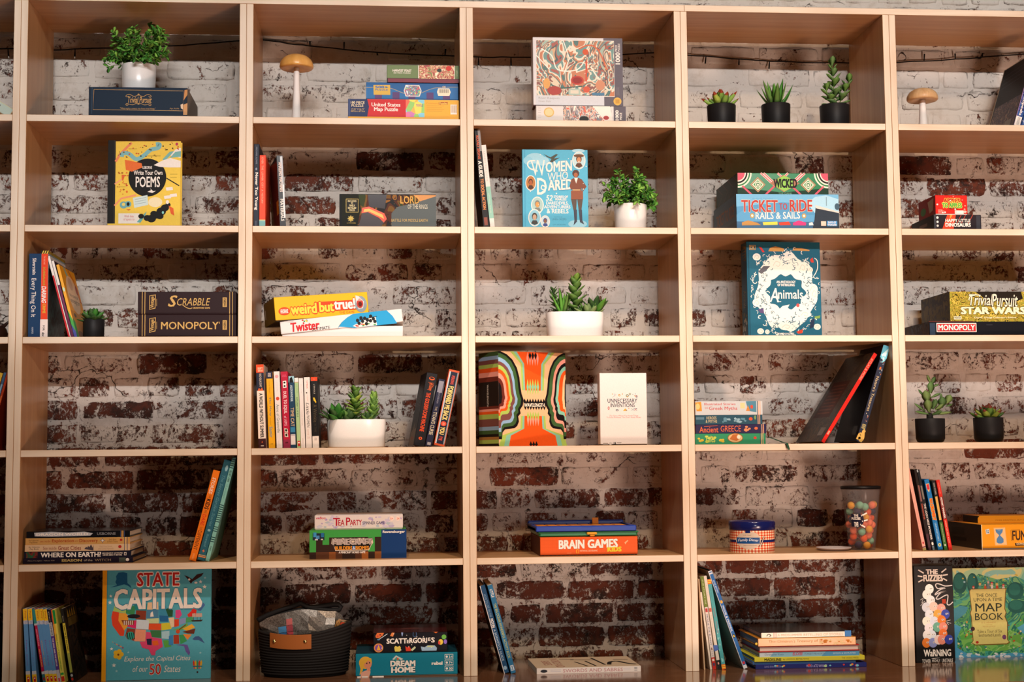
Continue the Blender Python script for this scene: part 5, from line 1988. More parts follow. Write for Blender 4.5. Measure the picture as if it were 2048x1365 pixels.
head(325, 1, 1.0, 480, MM, SX)
head(930, -1, .86, 480, (BLK, GRN, PNK, BLK, TEA, ORA, PEA, BLK, BLK), (1, .90, .72, .60, .50, .38, .18, .06, .04))
f.poly([(545, 520)] + [(545 + k * 12.2, 500 if k % 2 else 530) for k in range(1, 16)] + [(745, 530), (745, 575)] + [(745 - k * 12.2, 600 if k % 2 else 572) for k in range(0, 17)], BLK)
f.tx('WAVELENGTH', 552, 541, 735, 572, C('#f2e4cf'), bold=.03)
l = b.left()
l.fill(BLK)
y = 0
for (frac, m_) in ((.045, GRN), (.04, BLU), (.045, MAU), (.04, LIM), (.045, ORA), (.05, PNK), (.05, BRO), (.26, BLK), (.03, BRO), (.025, PNK), (.03, ORA), (.05, LIM), (.08, MAU), (.04, BLU), (.04, GRN), (.03, BLK), (.03, C('#a8763a')), (.04, LIM)):
    l.rect(0, y, 1, y + frac, m_)
    y += frac
    if y > .96:
        break
l.tx('WAVELENGTH', .42, .345, .5, .58, C('#e8dcc8'), rot=90)
b.done()

# --- white card game box
b = Box('card_game', 'upright plain white game box with small coloured doodles around its title', 'card game', '43', (1190, 284, 1590, 905), zb, .06, .045, '#e6d9d2', '#2a2624', rough=.45, coat=0)
f = b.f
f.tx('UNNECESSARY', 1256, 500, 1508, 535, C('#25303f'), bold=.012)
f.tx('INVENTIONS', 1280, 540, 1486, 573, C('#25303f'), bold=.012)
f.tx('The Game Where You Invent Things\nTo Solve Problems That Don\'t Really Matter', 1245, 638, 1540, 668, C('#c2564f'))
for (x, y, rx, ry, c) in [(1356, 472, 9, 10, '#c98a2c'), (1424, 476, 12, 12, '#6a7a4a'), (1446, 462, 9, 9, '#6a7a4a'), (1502, 482, 10, 10, '#c9702c'), (1264, 580, 8, 14, '#b23a3a'), (1336, 598, 12, 9, '#4a5560'), (1480, 592, 14, 8, '#8a9a9a')]:
    f.ell(x, y, rx, ry, C(c))
    f.ell(x, y, rx * .5, ry * .5, C('#e6d9d2'))
f.poly([(1385, 605), (1405, 582), (1424, 605)], C('#dba23a'))
f.line([(1295, 490), (1330, 465)], 3, C('#9a9aa4'))
f.dots(16, [C('#6a6a74'), C('#c98a2c'), C('#4a6a8a')], 4, 4, 4, (1250, 455, 1530, 498))
f.dots(10, [C('#6a6a74'), C('#c9504a'), C('#4a6a8a')], 4, 4, 6, (1400, 578, 1530, 606))
f.ell(1275, 878, 13, 13, C('#c8bcb4'))
f.tx('UB', 1298, 866, 1322, 888, INKK, bold=.04)
f.rect(1330, 868, 1368, 874, C('#8a8078'))
f.rect(1330, 880, 1362, 886, C('#8a8078'))
f.rect(1212, 872, 1254, 888, C('#a89a90'))
b.right().rect(.2, .68, .9, .82, C('#4a4440'))
b.done()

# --- four illustrated story books
G = 'stack of illustrated story books'


def stack_spine(f, x1):
    for (x, c) in ((x1 - 48, '#2a4a5a'), (x1 - 40, '#e0a27a'), (x1 - 26, '#e0a27a')):
        f.rect(x, f.e[1], x + 6, f.e[3], C(c))


def story(label, q, base, D, col, Y=.035):
    b = flat_book(label, '44', q, base, Y, D, col, group=G, rough=.3, coat=.15)
    s_ = (q[2] - q[0]) / b.W
    b.f.e = (q[0], q[1], q[2], q[1] + b.H * s_)
    return b


b1 = story('bottom book of the story stack, green with a ribbon marker', (128, 843, 730, 936), zb, .2, '#2f8a5f')
f = b1.f
f.dots(16, [C('#b8c84a'), C('#d8b83a')], 14, 10, 2, (140, 850, 380, 920))
f.tx('Tales', 215, 860, 300, 915, C('#c8d05a'), shear=.2, bold=.01)
f.ell(470, 880, 66, 40, C('#8a5a24'))
f.ell(470, 880, 60, 35, C('#d8b078'))
f.poly([(420, 890), (450, 850), (490, 848), (520, 880), (480, 905)], C('#b5652c'))
f.ell(500, 872, 16, 16, C('#e8d8c0'))
stack_spine(f, 730)
f.ell(640, 880, 13, 12, C('#c8382a'))
rb = MB()
pts = [Vector((b1.W - .01, .05, b1.H * .72)), Vector((b1.W + .004, .045, b1.H * .75)), Vector((b1.W + .022, .03, b1.H * .60)), Vector((b1.W + .035, .006, .010)), Vector((b1.W + .043, -.025, .0035)), Vector((b1.W + .049, -.040, .001)), Vector((b1.W + .053, -.044, -.016))]
for wd in (0,):
    V, F = [], []
    for i, p in enumerate(pts):
        for dx, dz in ((-.0028, -.0004), (.0028, -.0004), (.0028, .0004), (-.0028, .0004)):
            V.append(p + Vector((dx * .3, dx, dz)) + Vector((dx * .9, 0, 0)))
    for i in range(len(pts) - 1):
        for k in range(4):
            F.append([i * 4 + k, i * 4 + (k + 1) % 4, i * 4 + 4 + (k + 1) % 4, i * 4 + 4 + k])
    rb.add(V, F, C('#1d4f38', .6), True)
b1.done()
rb.build('ribbon_marker', b1.root)
b2 = story('dark purple book with orange lettering, second from the bottom of the story stack', (132, 762, 735, 841), b1.top, .2, '#2c2348')
f = b2.f
f.tx('Ancient', 165, 780, 325, 828, C('#d8683a'), bold=.01)
f.tx('GREECE', 345, 772, 518, 822, C('#d8683a'), bold=.0)
f.line([(205, 778), (320, 772)], 4, C('#c85a34'))
f.dots(9, [C('#d8885a')], 12, 8, 3, (540, 775, 610, 825))
stack_spine(f, 735)
f.ell(648, 796, 15, 12, C('#d86a3a'))
b2.done()
b3 = story('dark teal book with pale creatures, third from the bottom of the story stack', (130, 678, 702, 760), b2.top, .2, '#274c5c')
f = b3.f
f.tx('HEROES\n& MYTHS', 218, 690, 315, 742, C('#c8b88a'), bold=.01)
f.rect(135, 695, 205, 715, C('#5a7a8a'))
f.dots(14, [C('#8fb0bc'), C('#5f8a9a')], 16, 12, 5, (335, 684, 590, 750), 'blob')
stack_spine(f, 702)
f.ell(602, 712, 16, 14, C('#d8502c'))
f.ell(640, 700, 8, 18, C('#7a9a5a'))
b3.done()
b4 = story('pale grey book with red serif title on top of the story stack', (128, 556, 704, 676), b3.top, .2, '#c4c6c6')
f = b4.f
f.poly([(128, 565), (180, 560), (185, 640), (140, 640)], C('#d8902f'))
f.ell(150, 600, 18, 26, C('#e0c07a'))
f.tx('Illustrated Stories', 206, 570, 472, 590, C('#c2524c'), bold=.01)
f.tx('from the', 210, 600, 238, 622, C('#c2524c'))
f.tx('Greek Myths', 246, 602, 486, 638, C('#c2524c'), bold=.01)
f.rect(512, 570, 552, 618, C('#e2c890'))
f.poly([(560, 558), (650, 556), (650, 650), (580, 640)], C('#4f8296'))
f.poly([(560, 640), (578, 590), (596, 640)], C('#c9803a'))
f.ell(610, 605, 12, 16, C('#c84a34'))
stack_spine(f, 704)
b4.done()

# --- two tall books leaning to the right
s = spine_book('tall dark atlas with a red spine leaning steeply to the right', '44', (1205, 905), (1655, 150), 44, 4, .035, .25, '#3a2620', spine='#d8261c', back='#3a2a22', rough=.3)
s.f.tx('ATLAS & MORE', .2, .06, .75, .30, C('#e88a74'), rot=90, bold=.02)
s.f.rect(.3, .87, .7, .91, C('#e89a84'))
l = s.left()
l.rect(0, 0, 1, 1, ART('atlas_cover', ['#2c2420', '#3f3026', '#241c1a', '#4a3a2a', '#2a2a28'], 16, 2))
l.rect(.12, .3, .75, .72, C('#43211c'))
for k in range(9):
    l.rect(.2, .34 + .04 * k, .66, .355 + .04 * k, C('#6a3a2c'))
l.rect(.7, .84, .88, .93, C('#7a706a'))
s.done()
s = spine_book('tall midnight blue book with gold curls and pale title leaning against the upright', '44', (1502, 905), (1738, 85), 62, 4, .03, .2, '#14121a', spine='#2d3142', back='#100e12', rough=.3)
f = s.f
f.rect(0, 0, 1, .13, C('#5fb0c6'))
f.poly([(.1, .1), (.5, .06), (.9, .02), (.8, .1), (.6, .16), (.3, .13)], C('#bfe0e2'))
f.line([(.2, .14), (.5, .11), (.8, .14), (.5, .17)], .012, C('#7fc8d4'))
f.dots(14, [C('#d8d8d0'), C('#7fb8c8'), C('#c8752c')], .04, .006, 4, (.15, .15, .9, .33))
f.ell(.5, .235, .14, .016, C('#c8642c'))
f.tx('Nature\'s Treasures', .28, .32, .72, .68, C('#d0b888'), rot=90, bold=.005)
f.dots(8, [C('#b8503a'), C('#d8c8a8')], .04, .006, 6, (.15, .7, .9, .8))
f.rect(.25, .815, .8, .86, C('#b8a86a'))
f.rect(.3, .822, .75, .853, C('#2d3142'))
f.tx('DK', .38, .827, .68, .85, C('#d8c88a'), bold=.02)
f.line([(.15, .98), (.3, .92), (.6, .93), (.5, .97), (.4, .95)], .03, C('#d8ae5a'))
f.line([(.6, .99), (.85, .95), (.7, .89), (.9, .87)], .03, C('#d8ae5a'))
f.dots(7, [C('#d8ae5a')], .12, .012, 9, (.05, .9, .95, 1))
s.left().rect(.72, .84, .9, .93, C('#4a4644'))
s.done()

# --- two succulents at the right
t, r, h = place_pot('potted_succulent', 'branching paddle cactus in the left black pot of the fourth row', '45', 405, 728, 950, 4, .10, rbk=.97, group='succulents in black pots', fillet=.012)
st, fo = MB(), MB()
st.lathe([(.010, h * .75), (.009, h + .012), (.004, h + .016)], C('#23221f', .7), 12)
PAD = [JADE, C('#6a8048', .45), C('#4c6a3c', .45)]


def pad(p, d, L, W, k):
    fo.leaf(p, d, Vector((random.Random(k).uniform(-.6, .6), -1, .2)), L, W, PAD[k % 3], .2, .0, .02, .58, 6)


q0 = Vector((0, 0, h + .008))
st.tube([q0, (.000, 0, h + .03), (-.004, 0, h + .055), (.004, 0, h + .085), (.006, 0, h + .10)], [.003, .0026, .0022, .0018, .001], STEM, 6)
st.tube([q0, (.015, -.006, h + .016), (.028, -.010, h + .028), (.046, -.010, h + .042)], [.0028, .0022, .0016, .001], STEM, 6)
for k, (p, d, L, W) in enumerate([((.003, -.004, h + .072), (.1, 0, 1), .034, .028), ((.004, -.002, h + .1), (-.35, 0, 1), .026, .009), ((.008, -.002, h + .098), (.45, 0, .8), .024, .017), ((.010, 0, h + .09), (.9, 0, .35), .022, .007),
                                  ((-.008, -.004, h + .045), (-.15, -.1, 1), .036, .026), ((-.014, 0, h + .062), (-.8, 0, 1), .028, .008), ((.004, -.002, h + .06), (1, 0, .4), .032, .008), ((-.006, -.010, h + .02), (-.2, -.3, 1), .036, .025),
                                  ((.004, -.012, h + .026), (.3, -.3, 1), .032, .017), ((-.012, 0, h + .02), (-1, 0, .75), .04, .008), ((.012, -.012, h + .024), (.9, -.3, .7), .028, .012), ((.03, -.010, h + .03), (.15, -.2, 1), .032, .026),
                                  ((.032, -.008, h + .048), (0, 0, 1), .024, .008), ((.046, -.010, h + .043), (.5, 0, .9), .028, .022), ((.044, -.008, h + .034), (1, 0, .3), .022, .007), ((-.004, -.006, h + .012), (-1, -.2, .2), .045, .009),
                                  ((.01, -.006, h + .012), (1, -.2, .12), .05, .009), ((.004, -.012, h + .010), (.7, -.6, .35), .03, .010)]):
    pad(Vector(p), d, L, W, k)
st.build('stems', t)
fo.build('foliage', t)
t, r, h = place_pot('potted_succulent', 'dark red tipped rosette in the right black pot of the fourth row', '45', 1068, 1390, 938, 4, .10, rbk=.97, group='succulents in black pots', fillet=.012)
fo = MB()
rosette(fo, (0, 0, h * .84), 26, .056, .023, 40, SUCC, C('#6a3326', .5), spread=(6, 74), thick=.42, mats=[SUCC, C('#7f8f3a', .45), SUCD])
fo.build('foliage', t)


# ================================================================== ROW 5
zb = shelf_z(5)


def ground_Y(px, py, z):
    """depth at which the camera sees a point of height z at a pixel"""
    d = CR * ((px - 1024) / FPX) + CU * ((682.5 - py) / FPX) + CF
    return CAM.y + d.y * ((z - CAM.z) / d.z)


# --- flat stack of five books
G = 'flat stack of five books in the fifth row'


def lying(label, crop, q, base, Y, D, col, **k):
    b = flat_book(label, crop, q, base, Y, D, col, **k)
    b.f.e = (q[0], q[1], q[2], q[1] + b.H * (q[2] - q[0]) / b.W)
    return b


b1 = lying('dark plum book with small pale gold title at the bottom of the five book stack', '51', (187, 920, 1088, 964), zb, .03, .22, '#1d1626', group=G)
f = b1.f
f.tx('Alice Hodgkin  Nikita Gill', 225, 936, 445, 948, C('#a8988a'))
f.tx('SEASON', 505, 932, 668, 952, C('#c8ac6a'), bold=.04)
f.tx('of the', 686, 934, 756, 950, C('#d8c8b0'))
f.tx('WITCH', 775, 932, 908, 952, C('#9a8468'), bold=.01)
f.rect(975, 924, 1030, 960, C('#4a5248'))
f.ell(1044, 942, 14, 13, INKW)
b1.done()
b2 = lying('navy book with bold white capital title, second from the bottom of the five book stack', '51', (197, 866, 1075, 918), b1.top, .03, .21, '#191a2a', group=G)
f = b2.f
f.rect(215, 868, 308, 918, ART('globe_patch', ['#3a1a20', '#6a2a24', '#2a4a34', '#1f5a3a'], 30, 1.5))
f.tx('WHERE ON EARTH?', 335, 876, 826, 914, INKW, bold=.03)
f.tx('GEOGRAPHY AS YOU\'VE\nNEVER SEEN IT BEFORE', 836, 880, 1004, 908, C('#d8ccc0'), bold=.02)
f.rect(1016, 880, 1036, 906, C('#d8ccc0'))
f.rect(1021, 885, 1031, 901, C('#191a2a'))
b2.done()
SP = lambda f, y0, y1, x: [f.rect(x + a, y0, x + a + 5, y1, C(c)) for a, c in ((0, '#2a3a6a'), (10, '#e8c88a'), (22, '#2a3a6a'))]
b3 = lying('cream book with dark red title and a skyline, middle of the five book stack', '51', (203, 811, 1065, 864), b2.top, .03, .2, '#d8b892', group=G)
f = b3.f
f.tx('An Usborne\nFlap Book', 235, 822, 325, 856, C('#3a2a24'))
f.tx('See inside', 352, 826, 462, 852, C('#8a3428'))
f.tx('Great Cities', 476, 822, 662, 856, C('#8a2a20'), bold=.01)
f.poly([(690, 850), (705, 832), (715, 838), (722, 822), (730, 836), (745, 812), (758, 840), (765, 816), (765, 864), (730, 858)], C('#4a4048'))
f.tx('Rob Lloyd Jones\nand David Hancock', 805, 822, 930, 856, C('#b08a6a'))
f.ell(982, 834, 14, 13, C('#b02a24'))
SP(f, 811, 866, 1018)
b3.done()
b4 = lying('tan yellow book with rust coloured title, second from the top of the five book stack', '51', (207, 757, 1065, 810), b3.top, .03, .2, '#c99a58', group=G)
f = b4.f
f.tx('An Usborne\nFlap Book', 235, 768, 315, 802, C('#5a3a24'))
f.tx('see inside', 328, 774, 412, 792, C('#a8421f'))
f.tx('Exploration', 426, 768, 604, 800, C('#a8421f'), bold=.02)
f.tx('and', 612, 776, 640, 790, C('#a8421f'))
f.tx('Discovery', 650, 768, 800, 802, C('#a8421f'), bold=.02)
f.star(840, 783, 24, 24, C('#4a4a64'), 4, .35)
f.star(840, 783, 16, 16, INKW, 4, .35, 0)
f.tx('Emily Bone\n& Maria Cristina', 878, 768, 965, 800, C('#7a5028'))
f.ell(992, 780, 11, 10, C('#b02a24'))
SP(f, 757, 812, 1018)
b4.done()
b5 = lying('glossy black book on top of the five book stack', '51', (216, 703, 1064, 755), b4.top, .03, .2, '#131216', group=G, rough=.2, coat=.5)
f = b5.f
f.poly([(280, 712), (420, 706), (560, 714), (690, 708), (760, 722), (740, 742), (600, 744), (420, 746), (285, 742)], C('#b9bcc2', .18))  # pale glare painted onto the glossy black spine
f.tx('DRAGON WORLD', 300, 718, 720, 738, INKW, bold=.03)
f.tx('USBORNE', 795, 716, 948, 738, C('#8a8a8e'), bold=.01)
f.rect(986, 703, 990, 756, C('#4a5a8a'))
f.rect(994, 703, 1012, 756, C('#b8864a'))
f.rect(1016, 703, 1020, 756, C('#4a5a8a'))
b5.done()

# --- three leaning against the upright
G = 'tall books leaning right in the first bay of the fifth row'
s = spine_book('orange book with painted capital lettering leaning left of the teal one', '51', (1545, 957), (1748, 205), 56, 5, .03, .17, '#ea761a', group=G)
f = s.f
f.tx('STORIES', .22, .08, .72, .26, C('#f0dcc8'), rot=90, bold=.01, shear=.15)
f.tx('FOR', .4, .275, .75, .31, C('#5a3a14'), rot=90)
f.tx('KIDS', .2, .32, .8, .43, INKK, rot=90, bold=.03)
f.tx('WHO', .3, .44, .7, .475, C('#5a3a14'), rot=90)
f.tx('DARE', .22, .49, .75, .61, C('#d8241c'), rot=90, bold=.01)
f.tx('TO BE', .3, .625, .65, .66, C('#5a3a14'), rot=90)
f.tx('DIFFERENT', .2, .67, .72, .88, C('#2a2018'), rot=90, bold=.0)
f.tx('BEN BROOKS', .35, .92, .6, .98, C('#f0b070'), rot=90)
s.done()
s = spine_book('dark teal hardback leaning between the orange book and the pale striped one', '51', (1612, 955), (1838, 120), 62, 5, .028, .19, '#2c6070', group=G)
f = s.f
f.ell(.6, .08, .18, .03, C('#8ab0b8'))
f.tx('The Secret Garden Stories', .3, .15, .7, .66, C('#5f929c'), rot=90, shear=.2)
f.ell(.5, .70, .2, .012, C('#8ab0b8'))
f.tx('Illustrated', .35, .74, .65, .86, C('#6aa0aa'), rot=90)
f.star(.5, .905, .2, .018, C('#d8704a'), 4)
f.rect(0, .945, 1, .952, C('#d8a060'))
f.rect(0, .958, 1, .968, C('#e08a4a'))
s.done()
s = spine_book('slim pale aqua book with striped spine leaning against the upright of the fifth row', '51', (1680, 955), (1905, 98), 32, 5, .025, .2, '#7fb8ac', group=G, hard=False)
f = s.f
for k in list(range(0, 5)) + list(range(22, 34)) + list(range(36, 39)):
    f.rect(0, .02 + k * .02 + (.03 if k > 30 else 0), 1, .028 + k * .02 + (.03 if k > 30 else 0), C('#1f3f44'))
f.tx('SECRET LIVES', .25, .13, .75, .24, INKK, rot=90, bold=.02)
f.tx('of animals', .3, .26, .7, .40, C('#5a9088'), rot=90)
f.tx('MAP', .3, .86, .7, .90, INKK, rot=90)
s.done()

# --- tea party and block world games
b = Box('board_game', 'green and brown pixel block game box with a blue end, in the fifth row', 'board game', '52', (593, 727, 1420, 978), zb, .05, .2, '#4fa04c', '#2a241f', rough=.35)
f = b.f
GRs, DB, MB_, OB = C('#3f9a44'), C('#33211a'), C('#5a3522'), C('#8a4f28')
f.e = (593, 727, 1420, f.e[3])
yb = f.e[3]
r = random.Random(3)
for i in range(11):
    x0 = 593 + i * 55.6
    cols = [GRs if i not in (4, 5, 6) else C('#56b054')]
    depth = [3, 1, 2, 1, 1, 1, 1, 1, 1, 3, 1][i]
    for k in range(5):
        y0, y1 = 727 + k * 62, min(yb, 727 + (k + 1) * 62)
        if y0 < yb:
            m_ = GRs if k < depth else (DB if (k < 3 or r.random() < .5) else r.choice([OB, MB_, C('#a8602c')]))
            f.rect(x0, y0, x0 + 55.6, y1, m_)
f.rect(1205, 727, 1420, yb, C('#12386e'))
f.tx('Ravensburger', 1218, 736, 1406, 764, INKW, bold=.03)
for (x, y, w_, h_, c) in [(620, 752, 100, 60, '#1f2a3a'), (626, 745, 26, 40, '#3f8fc0'), (648, 772, 30, 28, '#4a86b8'), (690, 750, 26, 36, '#2a6a9a'), (640, 800, 24, 12, '#c8c8d0'), (690, 800, 18, 10, '#d8c8b8')]:
    f.rect(x, y, x + w_, y + h_, C(c))
f.poly([(785, 797), (1130, 797), (1135, 840), (1118, 862), (1100, 903), (812, 903), (800, 860), (778, 842)], C('#d8c4b0'))
f.poly([(795, 845), (1122, 845), (1095, 897), (818, 897)], INKK)
f.tx('MINECRAFT', 792, 803, 1126, 852, C('#b9a8a0'), bold=.06, out=INKK, ow=.05)
f.tx('BUILDERS', 812, 866, 955, 895, C('#d88a2a'), bold=.05)
f.rect(958, 864, 982, 896, C('#2a7ac0'))
f.tx('&', 961, 868, 979, 892, INKW)
f.tx('BIOMES', 985, 866, 1098, 895, C('#d88a2a'), bold=.05)
f.tx('A MINECRAFT BOARD GAME', 842, 908, 1068, 926, INKW, bold=.03)
l = b.right()
l.fill(C('#12386e'))
b.done()
b2 = Box('board_game', 'white flowered party game box lying on the pixel block game', 'board game', '52', (636, 600, 1390, 720), b.top, .06, .18, '#dccfca', '#d8ccc4', rough=.4)
f = b2.f
f.dots(34, [C('#b8a6c8'), C('#c9bcd0'), C('#b0b8c0'), C('#c8c0cc')], 24, 16, 4, (640, 602, 1386, 716), 'blob')
f.dots(10, [C('#a890c0')], 14, 12, 8, (640, 602, 1386, 716), 'star')
f.rect(800, 618, 1040, 695, C('#dccfca'))
f.tx('eeBoo', 650, 612, 730, 632, C('#c8384a'), shear=.2, bold=.02)
f.tx('T', 796, 624, 850, 690, C('#b01f34'), bold=.02)
f.tx('EA', 838, 640, 890, 688, C('#b01f34'), bold=.02)
f.tx('P', 905, 622, 940, 688, C('#b01f34'), bold=.02)
f.tx('ARTY', 938, 642, 1038, 686, C('#b01f34'), bold=.02)
f.tx('SPINNER GAME', 1046, 656, 1234, 682, C('#3a3a5a'), bold=.01)
for (x, tt) in ((1294, '5+'), (1348, '2-4')):
    f.ell(x, 634, 20, 20, C('#f0d8cc'))
    f.tx(tt, x - 11, 626, x + 11, 643, C('#e0583a'), bold=.02)
b2.done()

# --- brain games box with a plastic flip tile game on top
b = Box('board_game', 'orange game box with chunky white capital title under the plastic tile game', 'board game', 'e', (394, 430, 1930, 748), zb, .03, .25, '#e0581a', '#3a2418', rough=.4)
f = b.f
for k in range(24):
    f.rect(400 + k * 64, 425, 402 + k * 64, f.e[3], C('#d24e14'))
for k in range(5):
    f.rect(394, 480 + k * 55, 1930, 482 + k * 55, C('#d24e14'))
sl_ = -.012
f.tx('BRAIN', 692, 478, 1084, 608, INKW, bold=.045, slope=sl_, out=C('#8a3010'), ow=.015)
f.tx('GAMES', 1145, 474, 1610, 602, INKW, bold=.045, slope=sl_, out=C('#8a3010'), ow=.015)
f.tx('KIDS', 1455, 592, 1668, 662, C('#d8c22a'), bold=.06, slope=sl_)
f.line([(962, 628), (998, 628), (998, 676), (962, 676)], 8, C('#e8b82a'), True)
f.tx('NATIONAL GEOGRAPHIC', 1018, 632, 1298, 656, C('#e8c0a0'), bold=.01)
f.rect(815, 674, 885, 680, C('#e89a6a'))
f.poly([(1720, 525), (1775, 485), (1782, 500), (1750, 530), (1740, 555)], C('#f0a878'))
l = b.left()
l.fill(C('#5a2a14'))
b.done()
A_, B_ = P('e', 380, 415, .04), P('e', 1930, 415, .04)
C_, D_ = P('e', 330, 325, .035), P('e', 1912, 325, .035)
tg = thing('tile_game', 'blue and green plastic game case with small orange flip tiles on the orange box', 'board game', ((A_.x + B_.x) / 2, .04, b.top))
sE = CROP['e'][2] * (.04 - CAM.y) / FPX
hG = 86 * sE
PB, PGn, PO = C('#1d3c9a', .3, coat=.2), C('#2f7a4c', .3, coat=.2), C('#e08a1f', .35)
w_ = (B_.x - A_.x) / 2
mb = MB()
mb.box(-w_, w_, 0, .24, 0, hG, PGn, .004)
mb.box(-w_ - .003, w_ + .003, -.003, .243, hG * .7, hG - .001, PGn, .002)
mb.build('base', tg)
mb = MB()
w2 = (D_.x - C_.x) / 2
dx = (C_.x + D_.x) / 2 - (A_.x + B_.x) / 2
zt = hG + 88 * sE
mb.box(dx - w2, dx + w2, -.006, .004, hG, zt, PB, .002)
mb.box(dx - w2, dx - w2 + .006, .004, .235, hG, zt, PB, .002)
mb.box(dx + w2 - .006, dx + w2, .004, .235, hG, zt, PB, .002)
mb.box(dx - w2, dx + w2, .215, .24, hG, zt + .006, PB, .003)
mb.box(dx - w2, dx + w2, .004, .215, hG, zt - .006, C('#16265c', .4), .001)
cv = Cv(mb, (dx - w2, -.006, zt), (2 * w2, 0, 0), (0, 0, -(zt - hG)))
cv.line([(.455, .25), (.56, .25)], .05, C('#16307c'))
cv.line([(.455, .85), (.56, .85), (.56, .6)], .05, C('#16307c'))
mb.build('lid', tg)
mb = MB()
mb.box(-.006, .022, -.014, -.003, hG * .42, hG * .86, C('#e0a030', .35), .002)
mb.box(.002, .016, -.012, -.002, hG * .10, hG * .45, C('#d89628', .35), .002)
mb.build('latch', tg)
for i in range(8):
    for j in range(2):
        mb = MB()
        x = dx - w2 + .012 + i * (2 * w2 - .024) / 8
        y = .02 + j * .085
        mb.box(x + .0015, x + (2 * w2 - .024) / 8 - .0025, y, y + .075, zt - .0058, zt - .0028, PO, .0008)
        mb.build('tile', tg)
mb = MB()
x = dx - w2 + .012 + 5.4 * (2 * w2 - .024) / 8
mb.box(x, x + .018, .19, .193, zt - .004, zt + .014, PO, .0008)
mb.build('tile', tg)

# --- gingham tin
A_, B_ = P('f', 118, 900, .05), P('f', 1458, 900, .05)
rT = (B_.x - A_.x) / 2
yt = .03 + rT
t = thing('tin', 'round red gingham tin with a dark blue lid and oval label', 'tin', ((A_.x + B_.x) / 2, yt, zb))
sF = CROP['f'][2] * (.035 - CAM.y) / FPX
hT = (1175 - 450) * sF + .002
nA, nZ = 84, 19
mb = MB()
G1, G2, G3, NV = C('#c8331a', .3), C('#e08a62', .3), C('#efe0c4', .3), C('#171f5c', .25, coat=.3)
V, F = [], []
mats = [G1, G2, G3, NV]
quads = {m_: [] for m_ in mats}
for j in range(nZ + 1):
    for i in range(nA):
        a = 2 * math.pi * i / nA
        V.append((rT * math.cos(a), rT * math.sin(a), hT * j / nZ))
for j in range(nZ):
    for i in range(nA):
        q = [j * nA + i, j * nA + (i + 1) % nA, (j + 1) * nA + (i + 1) % nA, (j + 1) * nA + i]
        m_ = NV if j in (8, 9) else (G1 if (i % 2 and j % 2) else (G3 if not (i % 2) and not (j % 2) else G2))
        quads[m_].append(q)
base_i = len(mb.v)
mb.add(V, quads[G1], G1, True)
for m_ in (G2, G3, NV):
    k = mb.slot(m_)
    for q in quads[m_]:
        mb.f.append(q)
        mb.m.append(k)
        mb.sm.append(True)
mb.add([(rT * math.cos(2 * math.pi * i / nA), rT * math.sin(2 * math.pi * i / nA), 0) for i in range(nA)], [list(range(nA))], C('#8a8a8a', .4))
c = Cyl(mb, 0, hT, rT, rT, (118, 450, 1458, 1175))
c.ell(545, 805, 335, 262, C('#c8b4a0', .3))
c.rect(230, 720, 850, 900, C('#1d4a80', .3))
c.tx('Family Dinner', 260, 765, 815, 865, C('#d8dce4', .3), shear=.2, bold=.01, arch=18)
c.tx('OUR TABLE', 380, 640, 600, 662, C('#5a4a4a'))
c.tx('MADE TO GATHER AND SHARE', 390, 940, 760, 962, C('#5a4a4a'))
c.rect(440, 450, 575, 590, NV)
for (x0, x1, m_) in ((820, 975, INKK), (855, 1000, INKW), (880, 1015, INKK)):
    c.line([(x0, 1000), ((x0 + x1) / 2, 840), (x1, 690)], 14, m_)
mb.build('body', t)
mb = MB()
hl = 222 * sF
mb.lathe([(rT + .0005, hT - .006), (rT + .0022, hT - .004), (rT + .0025, hT - .004 + hl), (rT + .0005, hT - .001 + hl), (rT - .004, hT - .002 + hl), (rT - .007, hT - .005 + hl), (0, hT - .0045 + hl)], C('#141a52', .15, coat=.6), 60)
mb.build('lid', t)

# --- clear cup of coloured pompoms
A_, B_ = P('g', 640, 150, .07), P('g', 1290, 150, .07)
E_, F_ = P('g', 762, 1235, .07), P('g', 1195, 1235, .07)
r1, r0 = (B_.x - A_.x) / 2, (F_.x - E_.x) / 2
sG = CROP['g'][2] * (.07 - CAM.y) / FPX
hC = (1235 - 150) * sG + .004
cx_ = (A_.x + B_.x + E_.x + F_.x) / 4
YCUP = .05 + r1
clear = bpy.data.materials.new('clear_plastic')
clear.use_nodes = True
nt = clear.node_tree
bs = nt.nodes['Principled BSDF']
tr_ = nt.nodes.new('ShaderNodeBsdfTransparent')
tr_.inputs[0].default_value = (.93, .92, .91, 1)
mxs = nt.nodes.new('ShaderNodeMixShader')
nz_ = nt.nodes.new('ShaderNodeTexNoise')
nz_.inputs['Scale'].default_value = 25
mr_ = nt.nodes.new('ShaderNodeMapRange')
mr_.inputs[3].default_value, mr_.inputs[4].default_value = .05, .09
nt.links.new(nz_.outputs['Fac'], mr_.inputs[0])
nt.links.new(mr_.outputs[0], mxs.inputs[0])
bs.inputs['Base Color'].default_value = (.75, .72, .72, 1)
bs.inputs['Roughness'].default_value = .15
nt.links.new(tr_.outputs[0], mxs.inputs[1])
nt.links.new(bs.outputs[0], mxs.inputs[2])
nt.links.new(mxs.outputs[0], nt.nodes['Material Output'].inputs[0])
t = thing('cup', 'tall clear plastic cup with a black lid and handwritten white lettering', 'cup', (cx_, YCUP, zb))
mb = MB()
mb.lathe([(0, .002), (r0 - .001, .002), (r0, .0), (r1, hC), (r1 + .0008, hC), (r1 + .0008, hC - .003), (r0 + .001, .0005)], clear, 48)
mb.build('body', t)
mb = MB()
mb.lathe([(r1 - .0005, hC - .001), (r1 + .0025, hC - .003), (r1 + .003, hC + .004), (r1 - .002, hC + .0058), (0, hC + .005)], C('#161313', .4), 48)
mb.build('lid', t)
mb = MB()
